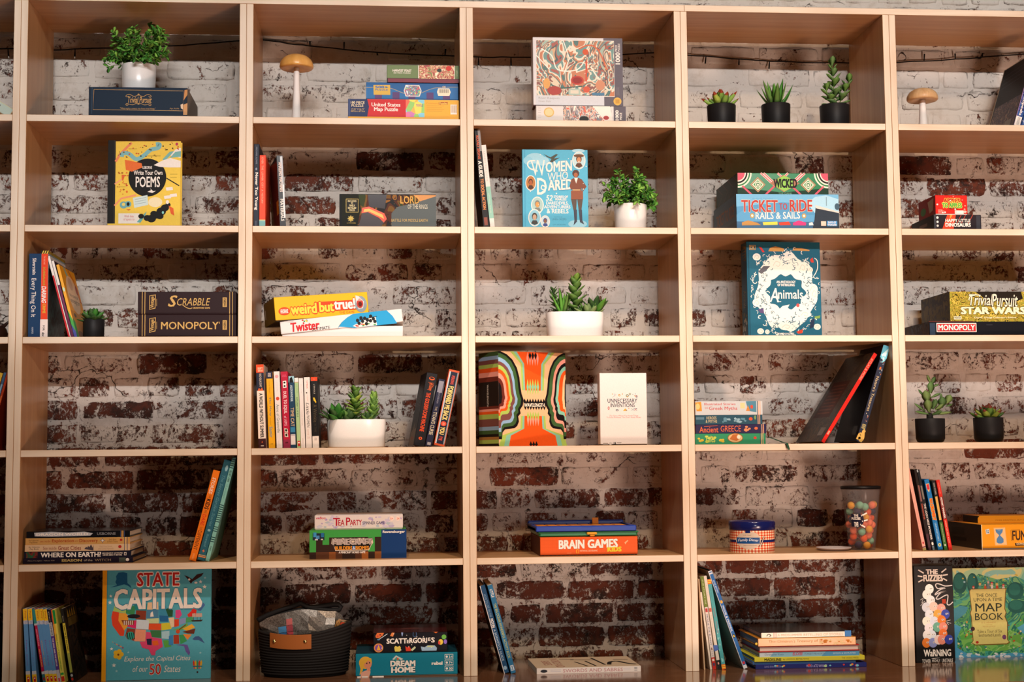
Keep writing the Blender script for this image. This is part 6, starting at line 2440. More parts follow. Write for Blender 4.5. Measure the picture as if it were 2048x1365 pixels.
c = Cyl(mb, 0, hC, r0 + .0012, r1 + .0012, (640, 150, 1290, 1235))
c.rect(700, 600, 850, 820, C('#1f1d30'))
c.ell(850, 700, 60, 90, C('#1f1d30'))
c.tx('THE\nFUZZIES', 705, 605, 845, 700, INKW, bold=.04)
c.tx('TOWER', 735, 740, 805, 820, INKW, bold=.04)
for (p, q) in (((860, 630), (970, 580)), ((875, 725), (985, 700)), ((838, 778), (935, 830))):
    c.line([p, ((p[0] + q[0]) / 2, (p[1] + q[1]) / 2), q], 24, INKW)
mb.build('print', t)
POMS = {'orange': C('#e8591c', .8), 'salmon': C('#ef7a58', .8), 'mint': C('#7fb89a', .8), 'navy': C('#2a2444', .8), 'amber': C('#e8a02a', .8)}
rp = .0106
proto = {}
seen = [('amber', 760, 435), ('mint', 880, 428), ('mint', 990, 462), ('salmon', 1115, 430), ('amber', 1210, 425), ('navy', 850, 540), ('orange', 1060, 550), ('navy', 1188, 545), ('amber', 980, 650), ('salmon', 1085, 655),
        ('orange', 1180, 665), ('mint', 740, 545), ('salmon', 960, 770), ('salmon', 1075, 745), ('orange', 1130, 760), ('salmon', 1190, 790), ('amber', 1050, 860), ('mint', 915, 905), ('salmon', 800, 880), ('salmon', 1165, 890),
        ('orange', 815, 990), ('orange', 960, 1020), ('salmon', 1065, 970), ('navy', 1170, 1000), ('mint', 1115, 1075), ('navy', 865, 1150), ('amber', 1010, 1155), ('orange', 1140, 1165), ('navy', 780, 690), ('navy', 860, 790), ('orange', 790, 1090), ('salmon', 745, 780)]
placed = []


def pom(colr, x, y, z):
    if colr not in proto:
        mb = MB()
        rr = random.Random(4)
        n = 12
        prof = [(max(.0003, rp * math.sin(math.pi * k / 9)), -rp * math.cos(math.pi * k / 9)) for k in range(10)]
        mb.lathe(prof, POMS[colr], 16)
        o = mb.build('pompom')
        proto[colr] = o
    else:
        o = proto[colr].copy()
        COL.objects.link(o)
    o.location = (x, y, z)
    tag(o, f'small {colr} fuzzy ball inside the clear cup with the black lid', 'pompom', f'{colr} fuzzy balls in the clear cup')
    placed.append(Vector((x, y, z)))


for (colr, u, v) in seen:
    z = zb + max(rp + .003, (1235 - v) * sG)
    rw = r0 + (r1 - r0) * (z - zb) / hC - rp - .002
    x = (u - 971) * sG
    x = max(-rw, min(rw, x))
    y = -math.sqrt(max(0, rw * rw - x * x))
    # slide back until clear of the ones already placed
    for k in range(40):
        p = Vector((cx_ + x, YCUP + y, z))
        if all((p - q).length > rp * 1.86 for q in placed):
            break
        y += .0012
    pom(colr, cx_ + x, YCUP + y, z)
rd = random.Random(9)
for k in range(1500):
    z = zb + rd.uniform(rp + .003, (1235 - 430) * sG)
    rw = r0 + (r1 - r0) * (z - zb) / hC - rp - .002
    a, q = rd.uniform(0, 2 * math.pi), rw * math.sqrt(rd.random())
    p = Vector((cx_ + q * math.cos(a), YCUP + q * math.sin(a), z))
    if len(placed) < 78 and all((p - o).length > rp * 1.7 for o in placed):
        pom(rd.choice(list(POMS)), *p)

# --- pale disc lying left of the cup
A_, B_ = P('g', 135, 1215, .10), P('g', 735, 1215, .10)
mb = MB()
rr = (B_.x - A_.x) / 2
mb.lathe([(rr * .8, 0), (rr * .97, .004), (rr, .0075), (rr * .98, .0085), (rr * .9, .006), (0, .005)], C('#c8b8b4', .35, coat=.2), 48)
o = mb.build('saucer', None, ((A_.x + B_.x) / 2, .06 + rr, zb))
tag(o, 'flat pale pink saucer lying between the gingham tin and the clear cup', 'saucer')

# --- right bay: six books leaning left
G = 'books leaning left in the last bay of the fifth row'
s = spine_book('slim pale pink book leaning on the upright, first of six', 'h', (254, 1275), (20, 130), 50, 5, .03, .16, '#dfa090', group=G, hard=False)
f = s.f
f.tx('COMPOST STEW', .35, .5, .65, .8, C('#c88070'), rot=90)
f.ell(.5, .91, .25, .014, C('#b02a3a'))
f.rect(0, .955, 1, .965, C('#3a2a3a'))
f.rect(0, .975, 1, 1, C('#b0a060'))
s.done()
s = spine_book('slim dark brown book with small red title, second of six leaning left', 'h', (332, 1275), (128, 140), 48, 5, .03, .16, '#211613', group=G, hard=False)
f = s.f
f.rect(.3, .2, .8, .4, C('#8a5a54'))
f.tx('DRAGONS', .3, .43, .75, .62, C('#b8503a'), rot=90, bold=.03)
f.rect(.2, .8, .9, 1, C('#4a2a34'))
s.done()
s = spine_book('slim black book with white monster title, third of six leaning left', 'h', (385, 1272), (163, 148), 48, 5, .03, .16, '#16171c', group=G, hard=False)
f = s.f
f.rect(.1, .0, .5, .03, C('#a8b0b4'))
f.rect(.3, .2, .8, .37, C('#7a7468'))
f.tx('THE LOCH NESS MONSTER', .2, .42, .75, .87, INKW, rot=90, bold=.02)
f.ell(.5, .92, .3, .02, INKW)
f.rect(.2, .95, .8, 1, C('#6a7a84'))
s.done()
s = spine_book('wider bright blue book with orange and yellow title badge, fourth of six leaning left', 'h', (472, 1268), (275, 290), 74, 5, .03, .15, '#1f74b4', group=G)
f = s.f
f.poly([(.15, .06), (.85, .06), (.8, .14), (.5, .185), (.2, .14)], C('#e0c07a'))
f.rect(.25, .07, .75, .145, C('#c8283a'))
f.tx('MAX', .3, .275, .8, .34, C('#d8501c'), rot=90, bold=.05, out=C('#e8b83a'), ow=.1)
f.tx('CRUMBLY', .22, .35, .8, .58, C('#d8501c'), rot=90, bold=.05, out=C('#e8b83a'), ow=.1)
f.tx('UNFORGETTABLE', .35, .62, .65, .87, C('#a8cfe4'), rot=90, bold=.02)
f.ell(.5, .93, .3, .024, C('#e8d88a'))
f.ell(.5, .93, .14, .011, C('#3f7a4a'))
s.done()
s = spine_book('slim green and black book with yellow title block, fifth of six leaning left', 'h', (560, 1270), (383, 305), 50, 5, .03, .15, '#1f3a24', group=G)
f = s.f
f.rect(0, 0, 1, .22, C('#191a1c'))
f.tx('WAR STORIES', .3, .03, .75, .2, C('#a8a49a'), rot=90, bold=.02)
f.rect(.15, .23, .85, .57, C('#d8a85a'))
f.rect(0, .6, 1, 1, C('#3a6a2c'))
f.tx('AMAZING ANIMALS', .35, .62, .65, .88, C('#b8b89a'), rot=90, bold=.02)
f.ell(.5, .93, .2, .012, INKW)
s.done()
s = spine_book('bright red book with white lettering on the spine, last of six leaning left', 'h', (625, 1263), (447, 295), 54, 5, .03, .15, '#d0281c', group=G, hard=False)
f = s.f
f.tx('KATE MESSNER', .35, .04, .6, .2, C('#f0a08a'), rot=90)
f.rect(0, .24, 1, .56, C('#7a1a18'))
f.tx('HISTORY SMASHERS', .25, .25, .75, .55, INKW, rot=90, bold=.03)
f.tx('AMERICAN REV', .3, .58, .7, .8, C('#f0a890'), rot=90, bold=.02)
f.tx('KIDS', .35, .82, .65, .9, C('#f0c0b0'), rot=90)
s.done()

# --- orange word game and orange book
b = Box('board_game', 'orange word game box with a blue hourglass at the right of the fifth row', 'board game', '55', (1150, 905, 2100, 1168), zb, .03, .24, '#e8971c', '#8a8478', rough=.35)
f = b.f
f.rect(1150, 905, 1158, f.e[3], C('#f0d8a8'))
f.poly([(1195, 960), (1238, 950), (1244, 1002), (1205, 1008)], C('#d0d4d0'))
f.tx('2+\n18', 1203, 962, 1236, 998, C('#4a6a8a'), bold=.04)
f.poly([(1290, 940), (1420, 938), (1436, 1130), (1300, 1132)], C('#e0b070'))
f.poly([(1296, 948), (1415, 944), (1428, 1122), (1308, 1126)], C('#e6bc84'))
f.poly([(1308, 958), (1395, 956), (1388, 990), (1360, 1022), (1398, 1062), (1398, 1100), (1375, 1112), (1340, 1112), (1318, 1098), (1320, 1062), (1350, 1022), (1316, 990)], C('#4f7fae'))
f.poly([(1328, 962), (1376, 960), (1360, 970), (1340, 970)], C('#7fa0bc'))
f.tx('FUNGLISH', 1500, 975, 1880, 1078, C('#3a2410'), bold=.03)
f.line([(1485, 1085), (1485, 968), (1590, 968)], 4, C('#3a2410'))
f.poly([(1525, 1110), (1900, 1098), (1905, 1130), (1530, 1140)], C('#2a1a10'))
f.tx('EXPRESS IT YOUR WAY', 1545, 1108, 1880, 1130, C('#e8c89a'), bold=.02)
l = b.left()
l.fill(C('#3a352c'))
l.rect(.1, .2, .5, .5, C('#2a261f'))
l.rect(.15, .6, .55, .75, C('#1f1b16'))
b.done()
s = flat_book('thin orange book lying crooked on the orange word game', '55', (1108, 745, 2100, 832), b.top, .13, .12, '#e39a24', yaw=-2.5, spine='#e39a24', rough=.35, h=.020)
s.f.tx('MORE DRAWINGS, BUT STUFF FOR SMART KIDS', .2, .55, .8, .72, C('#7a4a10'))
s.f.poly([(0, .3), (.02, 0), (.0, 0)], INKK)
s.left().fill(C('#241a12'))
s.done()

# ================================================================== ROW 6 (standing on the counter)
zb = CZ
# left edge: dark bag mostly out of frame
A_ = at(-22, 1345, .08)
t = thing('bag', 'black bag just showing at the left edge of the bottom row', 'bag', (A_.x - .03, .14, zb))
mb = MB()
mb.lathe([(.055, 0), (.066, .006), (.068, .05), (.064, .10), (.052, .14), (.036, .16), (.02, .165), (0, .166)], C('#17161a', .45), 32, sy=.8)
mb.build('body', t)
mb = MB()
mb.tube([(.02, -.03, .155), (.05, -.035, .175), (.07, -.03, .158), (.062, -.028, .13)], .005, C('#1f1e22', .5), 8)
mb.build('strap', t)

# --- ten slim readers
G = 'slim reading books at the left of the bottom row'


def rdr(label, bl, tl, th, col, D=.17, **k):
    return spine_book(label, 'j', bl, tl, th, 6, YR, D, col, group=G, hard=False, base=zb, **k)


YR = .035
YEL, SKY = '#e8bc2c', '#5a90c4'
for i, (lab, bl, tl, th) in enumerate([('first blue reader with yellow ends, beside the left upright', (174, 1350), (122, 225), 62), ('second blue reader with yellow ends, a gap after the first', (274, 1350), (195, 225), 64),
                                       ('third blue reader with yellow ends, right of the magenta one', (482, 1352), (308, 235), 60), ('fourth blue reader with yellow ends, in the tight cluster', (542, 1352), (372, 230), 58),
                                       ('fifth blue reader with yellow ends, left of the black topped one', (602, 1350), (430, 235), 60)]):
    if i == 2:
        s = rdr('magenta and teal reader between the second and third blue readers', (434, 1350), (264, 230), 42, '#b01f4a')
        f = s.f
        f.rect(0, 0, 1, .2, C('#2f8a8a'))
        f.rect(0, .195, 1, .22, C('#b8c0c8'))
        f.tx('UNICORN IS A STAR', .3, .27, .7, .5, C('#f0a0b0'), rot=90, bold=.02)
        f.tx('ALL AROUND', .3, .54, .7, .78, C('#f0b04a'), rot=90, bold=.02)
        f.rect(0, .84, 1, .875, C('#c8ccd0'))
        f.rect(0, .875, 1, 1, C('#2f6f78'))
        f.rect(.2, .92, .8, .96, C('#8a1f2a'))
        s.done()
    s = rdr(lab, bl, tl, th, SKY)
    f = s.f
    f.rect(0, 0, 1, .155, C(YEL))
    f.tx('Pony', .3, .03, .75, .13, C('#c8741c'), rot=90, bold=.03)
    f.rect(0, .155, 1, .205, C('#b4bccc'))
    f.tx('2', .4, .165, .75, .195, C('#4a5a9a'))
    f.tx(['Magic Show', 'Castle Fun', 'Winter Trip', 'Dream Farm', 'Snow Days'][i], .3, .42, .6, .76, C(['#7a4a9a', '#6a7ab0', '#c9a04a', '#7a4a9a', '#8a5aa0'][i]), rot=90, bold=.01)
    f.rect(0, .83, 1, .875, C('#c8ccd4'))
    f.rect(0, .875, 1, 1, C(YEL))
    f.rect(.28, .905, .8, .975, C('#c4261c'))
    f.rect(.4, .92, .68, .935, INKW)
    s.done()
s = rdr('reader with a black top and purple lower spine in the middle of the cluster', (668, 1350), (497, 240), 46, '#5a3a8a')
f = s.f
f.rect(0, 0, 1, .175, C('#1c1b20'))
f.tx('Graphic', .3, .05, .65, .165, C('#c8c8cc'), rot=90)
f.ell(.45, .035, .2, .01, C('#8a8a90'))
f.rect(0, .175, 1, .36, C('#b4b8c0'))
f.tx('COMICS', .2, .19, .75, .35, INKK, rot=90, bold=.01)
f.tx('THE EGGS AND THE RESCUE', .25, .39, .65, .77, INKW, rot=90, bold=.02)
f.rect(0, .82, 1, 1, C('#c0bcc0'))
f.rect(.25, .93, .75, .98, C('#c83a4a'))
s.done()
s = rdr('lime yellow reader with a green cap right of the purple one', (722, 1350), (560, 238), 58, '#d8cc58', spine='#d8cc58', back='#d8642a')
f = s.f
f.poly([(0, 0), (.3, 0), (.3, .2), (0, .2)], C('#d8642a'))
f.rect(.32, .01, .95, .195, C('#1f8a3f'))
f.rect(.0, .2, .5, .42, C('#e2a83a'))
f.tx('GIGGLING LITTLE MONSTERS', .3, .33, .6, .83, C('#4f9a2a'), rot=90, bold=.02)
f.rect(.1, .86, .9, .89, C('#2f9a3f'))
f.rect(.1, .91, .9, .98, C('#c4301c'))
s.done()
s = rdr('dark paperback with a yellow spine strip and shadowy cover, last of the slim readers', (868, 1300), (704, 225), 44, '#241f18', spine='#23221e')
f = s.f
f.rect(.05, .195, .95, .86, C('#c8b83f'))
f.rect(.05, .6, .95, .86, C('#9aa04a'))
f.tx('DEATH BY MUMMY', .3, .23, .7, .57, INKK, rot=90, bold=.02)
f.tx('horrid', .3, .1, .7, .17, C('#a8a08a'), rot=90)
f.ell(.5, .90, .4, .018, C('#a8acb0'))
f.ell(.5, .95, .35, .02, C('#b0281c'))
l = s.right()
l.rect(.02, .0, .98, 1, ART('shadowy_cover', ['#241f1a', '#33261c', '#1a1815', '#2a2420'], 18, 2))
for k in range(5):
    l.poly([(.2 + k * .15, .14), (.25 + k * .15, .02), (.32 + k * .15, .14)], C('#8a6a1c'))
l.rect(.2, .15, .9, .26, C('#5a4a20'))
s.done()

# --- big state capitals book
YSC = ground_Y(300, 1110 + 1070 * .234375, zb)
s = face_book('large light blue map book with a yellow spine, standing in the bottom row', '61', (877, 122, 1800, 1072), zb, max(.03, YSC), .018, '#55a9bb', spine='#e09a1c')
f = s.f
f.rect(877, 100, 914, 1090, C('#e8a01f'))
f.rect(914, 100, 920, 1090, C('#3f8fa2'))
A1 = C('#1f5f8a')
f.poly([(990, 180), (1010, 150), (1050, 145), (1085, 155), (1088, 240), (1115, 262), (1122, 285), (1090, 262), (1060, 250), (1020, 262), (985, 270), (940, 275), (1000, 255), (985, 230), (995, 205)], A1)
f.tx('STATE', 1172, 155, 1528, 268, C('#c02a24'), bold=.02, out=C('#e8e4dc'), ow=.055)
MAPC = [('#d8462a', [(965, 478), (1020, 490), (1015, 560), (1068, 650), (1062, 692), (1030, 690), (965, 600), (955, 530)]), ('#a8c86a', [(985, 420), (1080, 430), (1078, 500), (968, 478)]), ('#e8a03a', [(1020, 492), (1078, 500), (1100, 520), (1095, 610), (1065, 645), (1015, 560)]),
        ('#3f8f5a', [(1080, 425), (1160, 440), (1150, 515), (1078, 500)]), ('#2a8a8a', [(1140, 410), (1260, 420), (1252, 480), (1160, 475)]), ('#8a3f2c', [(1165, 475), (1252, 480), (1248, 558), (1160, 550)]), ('#e8c49a', [(1262, 410), (1352, 405), (1355, 470), (1258, 470)]),
        ('#4f86a8', [(1255, 472), (1355, 475), (1355, 548), (1252, 548)]), ('#c8d8a0', [(1250, 548), (1358, 545), (1360, 590), (1272, 588)]), ('#d8306a', [(1095, 560), (1168, 560), (1165, 632), (1092, 612)]), ('#cfdce4', [(1170, 555), (1275, 562), (1272, 640), (1165, 632)]),
        ('#e0562a', [(1275, 590), (1380, 592), (1378, 648), (1272, 642)]), ('#8a3f2c', [(1090, 625), (1160, 635), (1150, 735), (1090, 715), (1075, 690)]), ('#e89a7a', [(1162, 635), (1250, 642), (1245, 742), (1152, 738)]), ('#3f7a4a', [(1285, 648), (1380, 650), (1380, 715), (1300, 705)]),
        ('#d84a74', [(1252, 660), (1290, 665), (1300, 705), (1385, 722), (1395, 790), (1335, 825), (1330, 862), (1300, 860), (1275, 810), (1220, 795), (1198, 745), (1245, 742)]), ('#3f8fb0', [(1355, 440), (1415, 435), (1440, 520), (1360, 522)]), ('#2a6aa0', [(1360, 522), (1440, 525), (1438, 578), (1370, 575)]),
        ('#d8cc3a', [(1380, 590), (1450, 585), (1468, 640), (1382, 650)]), ('#a8d0dc', [(1382, 660), (1450, 655), (1450, 725), (1385, 720)]), ('#5aa84a', [(1395, 735), (1440, 735), (1468, 790), (1410, 800)]), ('#2a5a3a', [(1415, 470), (1450, 455), (1478, 480), (1475, 535), (1440, 535)]),
        ('#d84a8a', [(1500, 480), (1540, 475), (1555, 520), (1530, 550), (1500, 545)]), ('#e8cfa8', [(1440, 545), (1488, 540), (1488, 620), (1465, 630)]), ('#d8482a', [(1490, 558), (1530, 555), (1530, 615), (1490, 625)]), ('#8a9ac8', [(1532, 555), (1590, 545), (1588, 590), (1535, 605)]),
        ('#4fa06a', [(1590, 545), (1650, 535), (1655, 580), (1588, 588)]), ('#6ab05a', [(1470, 650), (1540, 630), (1600, 590), (1610, 610), (1560, 650)]), ('#e8b03a', [(1560, 640), (1640, 600), (1668, 630), (1600, 660)]), ('#6a3424', [(1560, 665), (1672, 640), (1660, 685), (1600, 680)]),
        ('#3f86c0', [(1445, 700), (1480, 690), (1482, 775), (1445, 778)]), ('#a8402c', [(1484, 692), (1530, 690), (1535, 768), (1486, 768)]), ('#3f9a5a', [(1532, 692), (1570, 690), (1600, 745), (1545, 772)]), ('#e88a3a', [(1565, 685), (1640, 690), (1605, 735)]),
        ('#6a5aa0', [(1500, 775), (1570, 772), (1605, 778), (1628, 845), (1618, 870), (1590, 835), (1575, 790)]), ('#d8342a', [(1600, 520), (1640, 485), (1660, 470), (1680, 480), (1675, 530), (1610, 540)]), ('#d8342a', [(1635, 480), (1655, 462), (1668, 500), (1645, 505)]), ('#4a6aa0', [(1690, 440), (1740, 420), (1752, 440), (1715, 490), (1690, 485)])]
for c, pts in MAPC:
    f.poly(pts, C(c))
f.ell(1145, 525, 55, 18, C('#23232a'))
f.poly([(1040, 555), (1150, 560), (1145, 598), (1060, 600)], C('#8a4a24'))
for k in range(5):
    f.rect(1062 + k * 17, 562, 1068 + k * 17, 598, INKW)
f.ell(1120, 690, 35, 34, C('#2fa090'))
for k in range(4):
    f.line([(1092 + k * 18, 665), (1100 + k * 18, 720)], 6, INKK)
f.poly([(1255, 720), (1300, 718), (1300, 775), (1262, 770)], C('#2a2e4a'))
f.poly([(1300, 740), (1350, 735), (1362, 775), (1315, 780)], C('#e0642a'))
f.poly([(1288, 500), (1305, 485), (1315, 530), (1285, 532)], INKW)
f.line([(1515, 660), (1590, 605)], 8, C('#7a3a1c'))
f.ell(1522, 662, 17, 18, C('#c8502a'))
f.poly([(1630, 568), (1735, 565), (1720, 580), (1645, 580)], C('#3a2a24'))
for x in (1655, 1685, 1712):
    f.rect(x - 1, 505, x + 2, 568, C('#4a3424'))
    f.poly([(x - 12, 510), (x + 14, 508), (x + 16, 540), (x - 12, 542)], C('#c8a89a'))
f.tx('CAPITALS', 980, 295, 1722, 462, INKW, bold=.035, out=C('#3f86a0'), ow=.03)
f.poly([(1570, 178), (1610, 195), (1640, 215), (1680, 175), (1738, 162), (1720, 190), (1680, 215), (1645, 235), (1630, 255), (1615, 235), (1608, 222)], C('#3a1f1c'))
f.ell(1615, 218, 10, 9, INKW)
f.ell(1672, 246, 13, 9, INKW)
for (x, y, q) in [(1712, 238, 18), (1747, 282, 20), (1750, 205, 13), (948, 350, 15), (942, 404, 20), (982, 940, 20), (1005, 990, 13), (1715, 848, 12), (960, 800, 16), (1102, 832, 11)]:
    f.star(x, y, q, q, C('#e4e6e2') if q > 14 else C('#9fcfd6'))
f.poly([(1645, 730), (1670, 708), (1700, 705), (1725, 725), (1752, 768), (1740, 762), (1700, 740), (1660, 738)], C('#3f5a8a'))
for a in range(5):
    f.ell(1018 + 26 * math.cos(a * 1.257), 848 + 26 * math.sin(a * 1.257), 20, 20, C('#e8b82c'), 12)
f.ell(1018, 850, 9, 9, C('#7a3a1c'))
for k in range(6):
    f.ell(970 + k * 17, 742 + k * 10, 4 + k, 4 + k * .9, C('#8a5a7a') if k % 2 else C('#d88a5a'), 10)
f.tx('Explore the Capital Cities', 1068, 868, 1630, 922, INKW, shear=.25)
f.tx('of our', 1140, 950, 1268, 1000, INKW, shear=.25)
f.tx('50', 1285, 935, 1380, 1025, C('#c02a24'), bold=.01, out=INKW, ow=.03)
f.tx('States', 1405, 950, 1548, 1008, INKW, shear=.25)
for k, c in enumerate(('#d8402a', '#e8b02c', '#3f9a6a', '#d8402a', '#e8b02c')):
    x = 1650 + k * 16.4
    f.poly([(x, 930), (x + 8, 908), (x + 16.4, 930), (x + 12 - (k - 2) * 3, 985), (x + 4 - (k - 2) * 3, 985)], C(c))
f.rect(1652, 958, 1732, 968, C('#2a7a8a'))
f.rect(1684, 1005, 1698, 1020, C('#3a2a24'))
s.done()

# --- woven basket with a silver cool bag and a cloth
sD = CROP['d'][2]
A_, B_ = P('d', 60, 560, .13), P('d', 1560, 560, .13)
rx1 = (B_.x - A_.x) / 2
E_, F_ = P('d', 130, 1230, .13), P('d', 1500, 1230, .13)
rx0 = (F_.x - E_.x) / 2
sy = .72
yc = .015 + rx1 * sy
hz = P('d', 800, 600, yc - rx1 * sy).z - zb
t = thing('basket', 'black coiled rope basket with a tan leather tab in the bottom row', 'basket', ((A_.x + B_.x) / 2, yc, zb))
mb = MB()
ROPE = C('#1e1c1c', .8)
prof = [(rx0 * .90, 0)]
n = 17
for k in range(n):
    q0, q1 = k / n, (k + 1) / n
    rA = rx0 + (rx1 - rx0) * ((q0 + q1) / 2) ** .8
    if k == 0:
        rA -= .006
    prof += [(rA - .0016, hz * q0 + .0008), (rA + .0006, hz * (q0 * .7 + q1 * .3)), (rA + .0006, hz * (q0 * .3 + q1 * .7)), (rA - .0016, hz * q1 - .0008)]
prof += [(rx1 - .004, hz + .001), (rx1 - .008, hz - .003), (rx0 - .008, .012), (0, .010)]
mb.lathe(prof, ROPE, 56, sy=sy)
# the rim dips in the middle of the front and rises at the ends
for v in mb.v:
    k = max(0, v.z / hz)
    v.z += k * k * .017 * (v.x / rx1) ** 2 + k * k * .010 * (v.x / rx1)
mb.build('body', t)
mb = MB()


def bk_pt(u, z, off):
    """point on the front of the basket"""
    r_ = rx0 + (rx1 - rx0) * max(0, min(1, z / hz)) ** .8
    x = u
    return Vector((x, -sy * math.sqrt(max(1e-6, r_ * r_ - x * x)) - off, z))


mdx = lambda d: (P('d', d, 700, yc - rx1 * sy).x - (A_.x + B_.x) / 2)
x0, x1 = mdx(228), mdx(905)
z1, z0 = hz + .002, hz - 215 * sD * (yc - rx1 * sy - CAM.y) / FPX
V, F = [], []
NX = 14
for i in range(NX + 1):
    u = x0 + (x1 - x0) * i / NX
    for z, off in ((z0, .0016), (z1, .0016), (z1, .0056), (z0, .0056)):
        sag = -.0025 * math.sin(math.pi * i / NX)
        V.append(bk_pt(u, z, off) + Vector((0, 0, sag - .003 * (i / NX - .5))))
for i in range(NX):
    for k in range(4):
        F.append([i * 4 + k, i * 4 + (k + 1) % 4, i * 4 + 4 + (k + 1) % 4, i * 4 + 4 + k])
F += [[0, 1, 2, 3], [NX * 4 + k for k in range(4)]]
mb.add(V, F, C('#9a5a2c', .5))
lt = mb.build('leather_tab', t)
for u in (mdx(302), mdx(805)):
    mb = MB()
    p = bk_pt(u, (z0 + z1) / 2 - .001, .0056)
    mb.X = Matrix.Translation(p) @ Matrix.Rotation(math.pi / 2, 4, 'X')
    mb.lathe([(.0048, 0), (.0046, .0012), (.003, .0024), (0, .0028)], C('#c9b27a', .25, metal=1), 20)
    mb.build('rivet', lt)
# silver bag
bg = thing('cool_bag', 'crumpled silver insulated bag with a black zip edge stuffed in the basket', 'bag', ((A_.x + B_.x) / 2, yc, zb + .012))
foil = ART('silver_weave', ['#5f5b58', '#7a7570', '#4c4845', '#8f8984', '#645f5b'], 260, .3, rough=.38)
foil.node_tree.nodes['Principled BSDF'].inputs['Metallic'].default_value = .6
Yb = yc - .01


def bq(u, v, Y):
    q = P('d', u, v, Y)
    return Vector((q.x - bg.location.x, Y - bg.location.y, q.z - bg.location.z))


top = [(70, 375), (200, 335), (340, 285), (480, 250), (600, 225), (730, 200), (860, 195), (1000, 215), (1150, 225), (1300, 225), (1400, 290), (1440, 420)]
mb = MB()
V, F = [], []
NY = 7
rd = random.Random(2)
for side in (0, 1):
    for i, (u, v) in enumerate(top):
        for j in range(NY + 1):
            q = j / NY
            bulge = math.sin(math.pi * (i + .5) / len(top)) * .052 * math.sin(math.pi * min(1, .15 + q * .6))
            Y = Yb + (-bulge if side == 0 else bulge) + rd.uniform(-.004, .004) * (q > 0)
            uu = 800 + (u - 800) * (1 - .16 * q) + rd.uniform(-12, 12) * (q > 0)
            V.append(bq(uu, v + (980 - v) * q, Y))
nt_ = len(top)
for side in (0, 1):
    o_ = side * nt_ * (NY + 1)
    for i in range(nt_ - 1):
        for j in range(NY):
            a = o_ + i * (NY + 1) + j
            F.append([a, a + 1, a + NY + 2, a + NY + 1])
mb.add(V, F, foil, False)
o_ = 0
# coloured print on the front
for (i0, j0, c) in ((2, 2, '#4a86b8'), (2, 3, '#3f78b4'), (1, 3, '#7a94a8'), (3, 2, '#8a3a44'), (3, 3, '#a03a44'), (3, 1, '#a85a5a')):
    a = [i0 * (NY + 1) + j0, i0 * (NY + 1) + j0 + 1, (i0 + 1) * (NY + 1) + j0 + 1, (i0 + 1) * (NY + 1) + j0]
    cen = sum((V[k] for k in a), Vector()) / 4
    mb.add([V[k] + (cen - V[k]) * .06 + Vector((0, -.0012, .0)) for k in a], [[0, 1, 2, 3]], C(c, .35))
mb.build('body', bg)
mb = MB()
ed = [bq(u, v - 8, Yb - .004) for u, v in [(40, 385), (70, 365), (200, 300), (340, 245), (480, 195), (620, 150), (735, 110), (800, 150), (880, 175), (960, 175), (1100, 150), (1250, 130), (1340, 130), (1380, 165), (1350, 215), (1250, 225), (1100, 215), (960, 200), (800, 185)]]
mb.tube(ed, .0068, C('#141416', .6), 8)
ed = [bq(u, v, Yb - .003) for u, v in top[:-2]]
mb.tube(ed, .0055, C('#1a1a1c', .6), 8)
mb.build('zip_edge', bg)
# folded cloth
cl = thing('cloth', 'folded cream cloth with red letters poking from the right of the basket', 'cloth', ((A_.x + B_.x) / 2 + .0, yc, zb + .012))
mb = MB()
V, F = [], []
front = [(1250, 575), (1290, 440), (1345, 345), (1400, 365), (1460, 375), (1530, 395), (1515, 480), (1500, 560)]
for (dy, sc_) in ((-.012, .97), (-.02, 1.0), (.005, 1.02), (.02, .98)):
    for (u, v) in front:
        q = P('d', 1400 + (u - 1400) * sc_, 480 + (v - 480) * sc_, yc + dy)
        dd = dy - .026 * max(0, min(1, (1530 - u) / 150))
        q = P('d', 1400 + (u - 1400) * sc_, 480 + (v - 480) * sc_, yc + dd)
        V.append(Vector((q.x - cl.location.x, dd, q.z - cl.location.z)))
    for u in (1490, 1270):
        q = P('d', u, 760, yc + dy)
        V.append(Vector((q.x - cl.location.x, dy, q.z - cl.location.z)))
m_ = len(front) + 2
for a in range(3):
    for k in range(m_):
        F.append([a * m_ + k, a * m_ + (k + 1) % m_, (a + 1) * m_ + (k + 1) % m_, (a + 1) * m_ + k])
F += [list(range(m_)), list(range(3 * m_, 4 * m_))]
CLO = C('#cdb592', .85)
mb.add(V, F, CLO)
O_ = P('d', 1370, 395, yc - .0485)
U_ = P('d', 1470, 395, yc - .0330) - O_
cv = Cv(mb, O_ - cl.location, U_, (0, 0, -.020), (0, 0, 1, 1))
cv.k = 3
cv.tx('LO', .0, .1, .75, .95, C('#c03a24', .8), bold=.05, rot=-90)
for u in (1275, 1300, 1322):
    p, q, r_ = P('d', u, 570, yc - .0485), P('d', u + 18, 460, yc - .0485), P('d', u + 45, 375, yc - .0485)
    mb.tube([x - cl.location for x in (p, q, r_)], .0012, C('#a8763a', .85), 5)
mb.build('folds', cl)

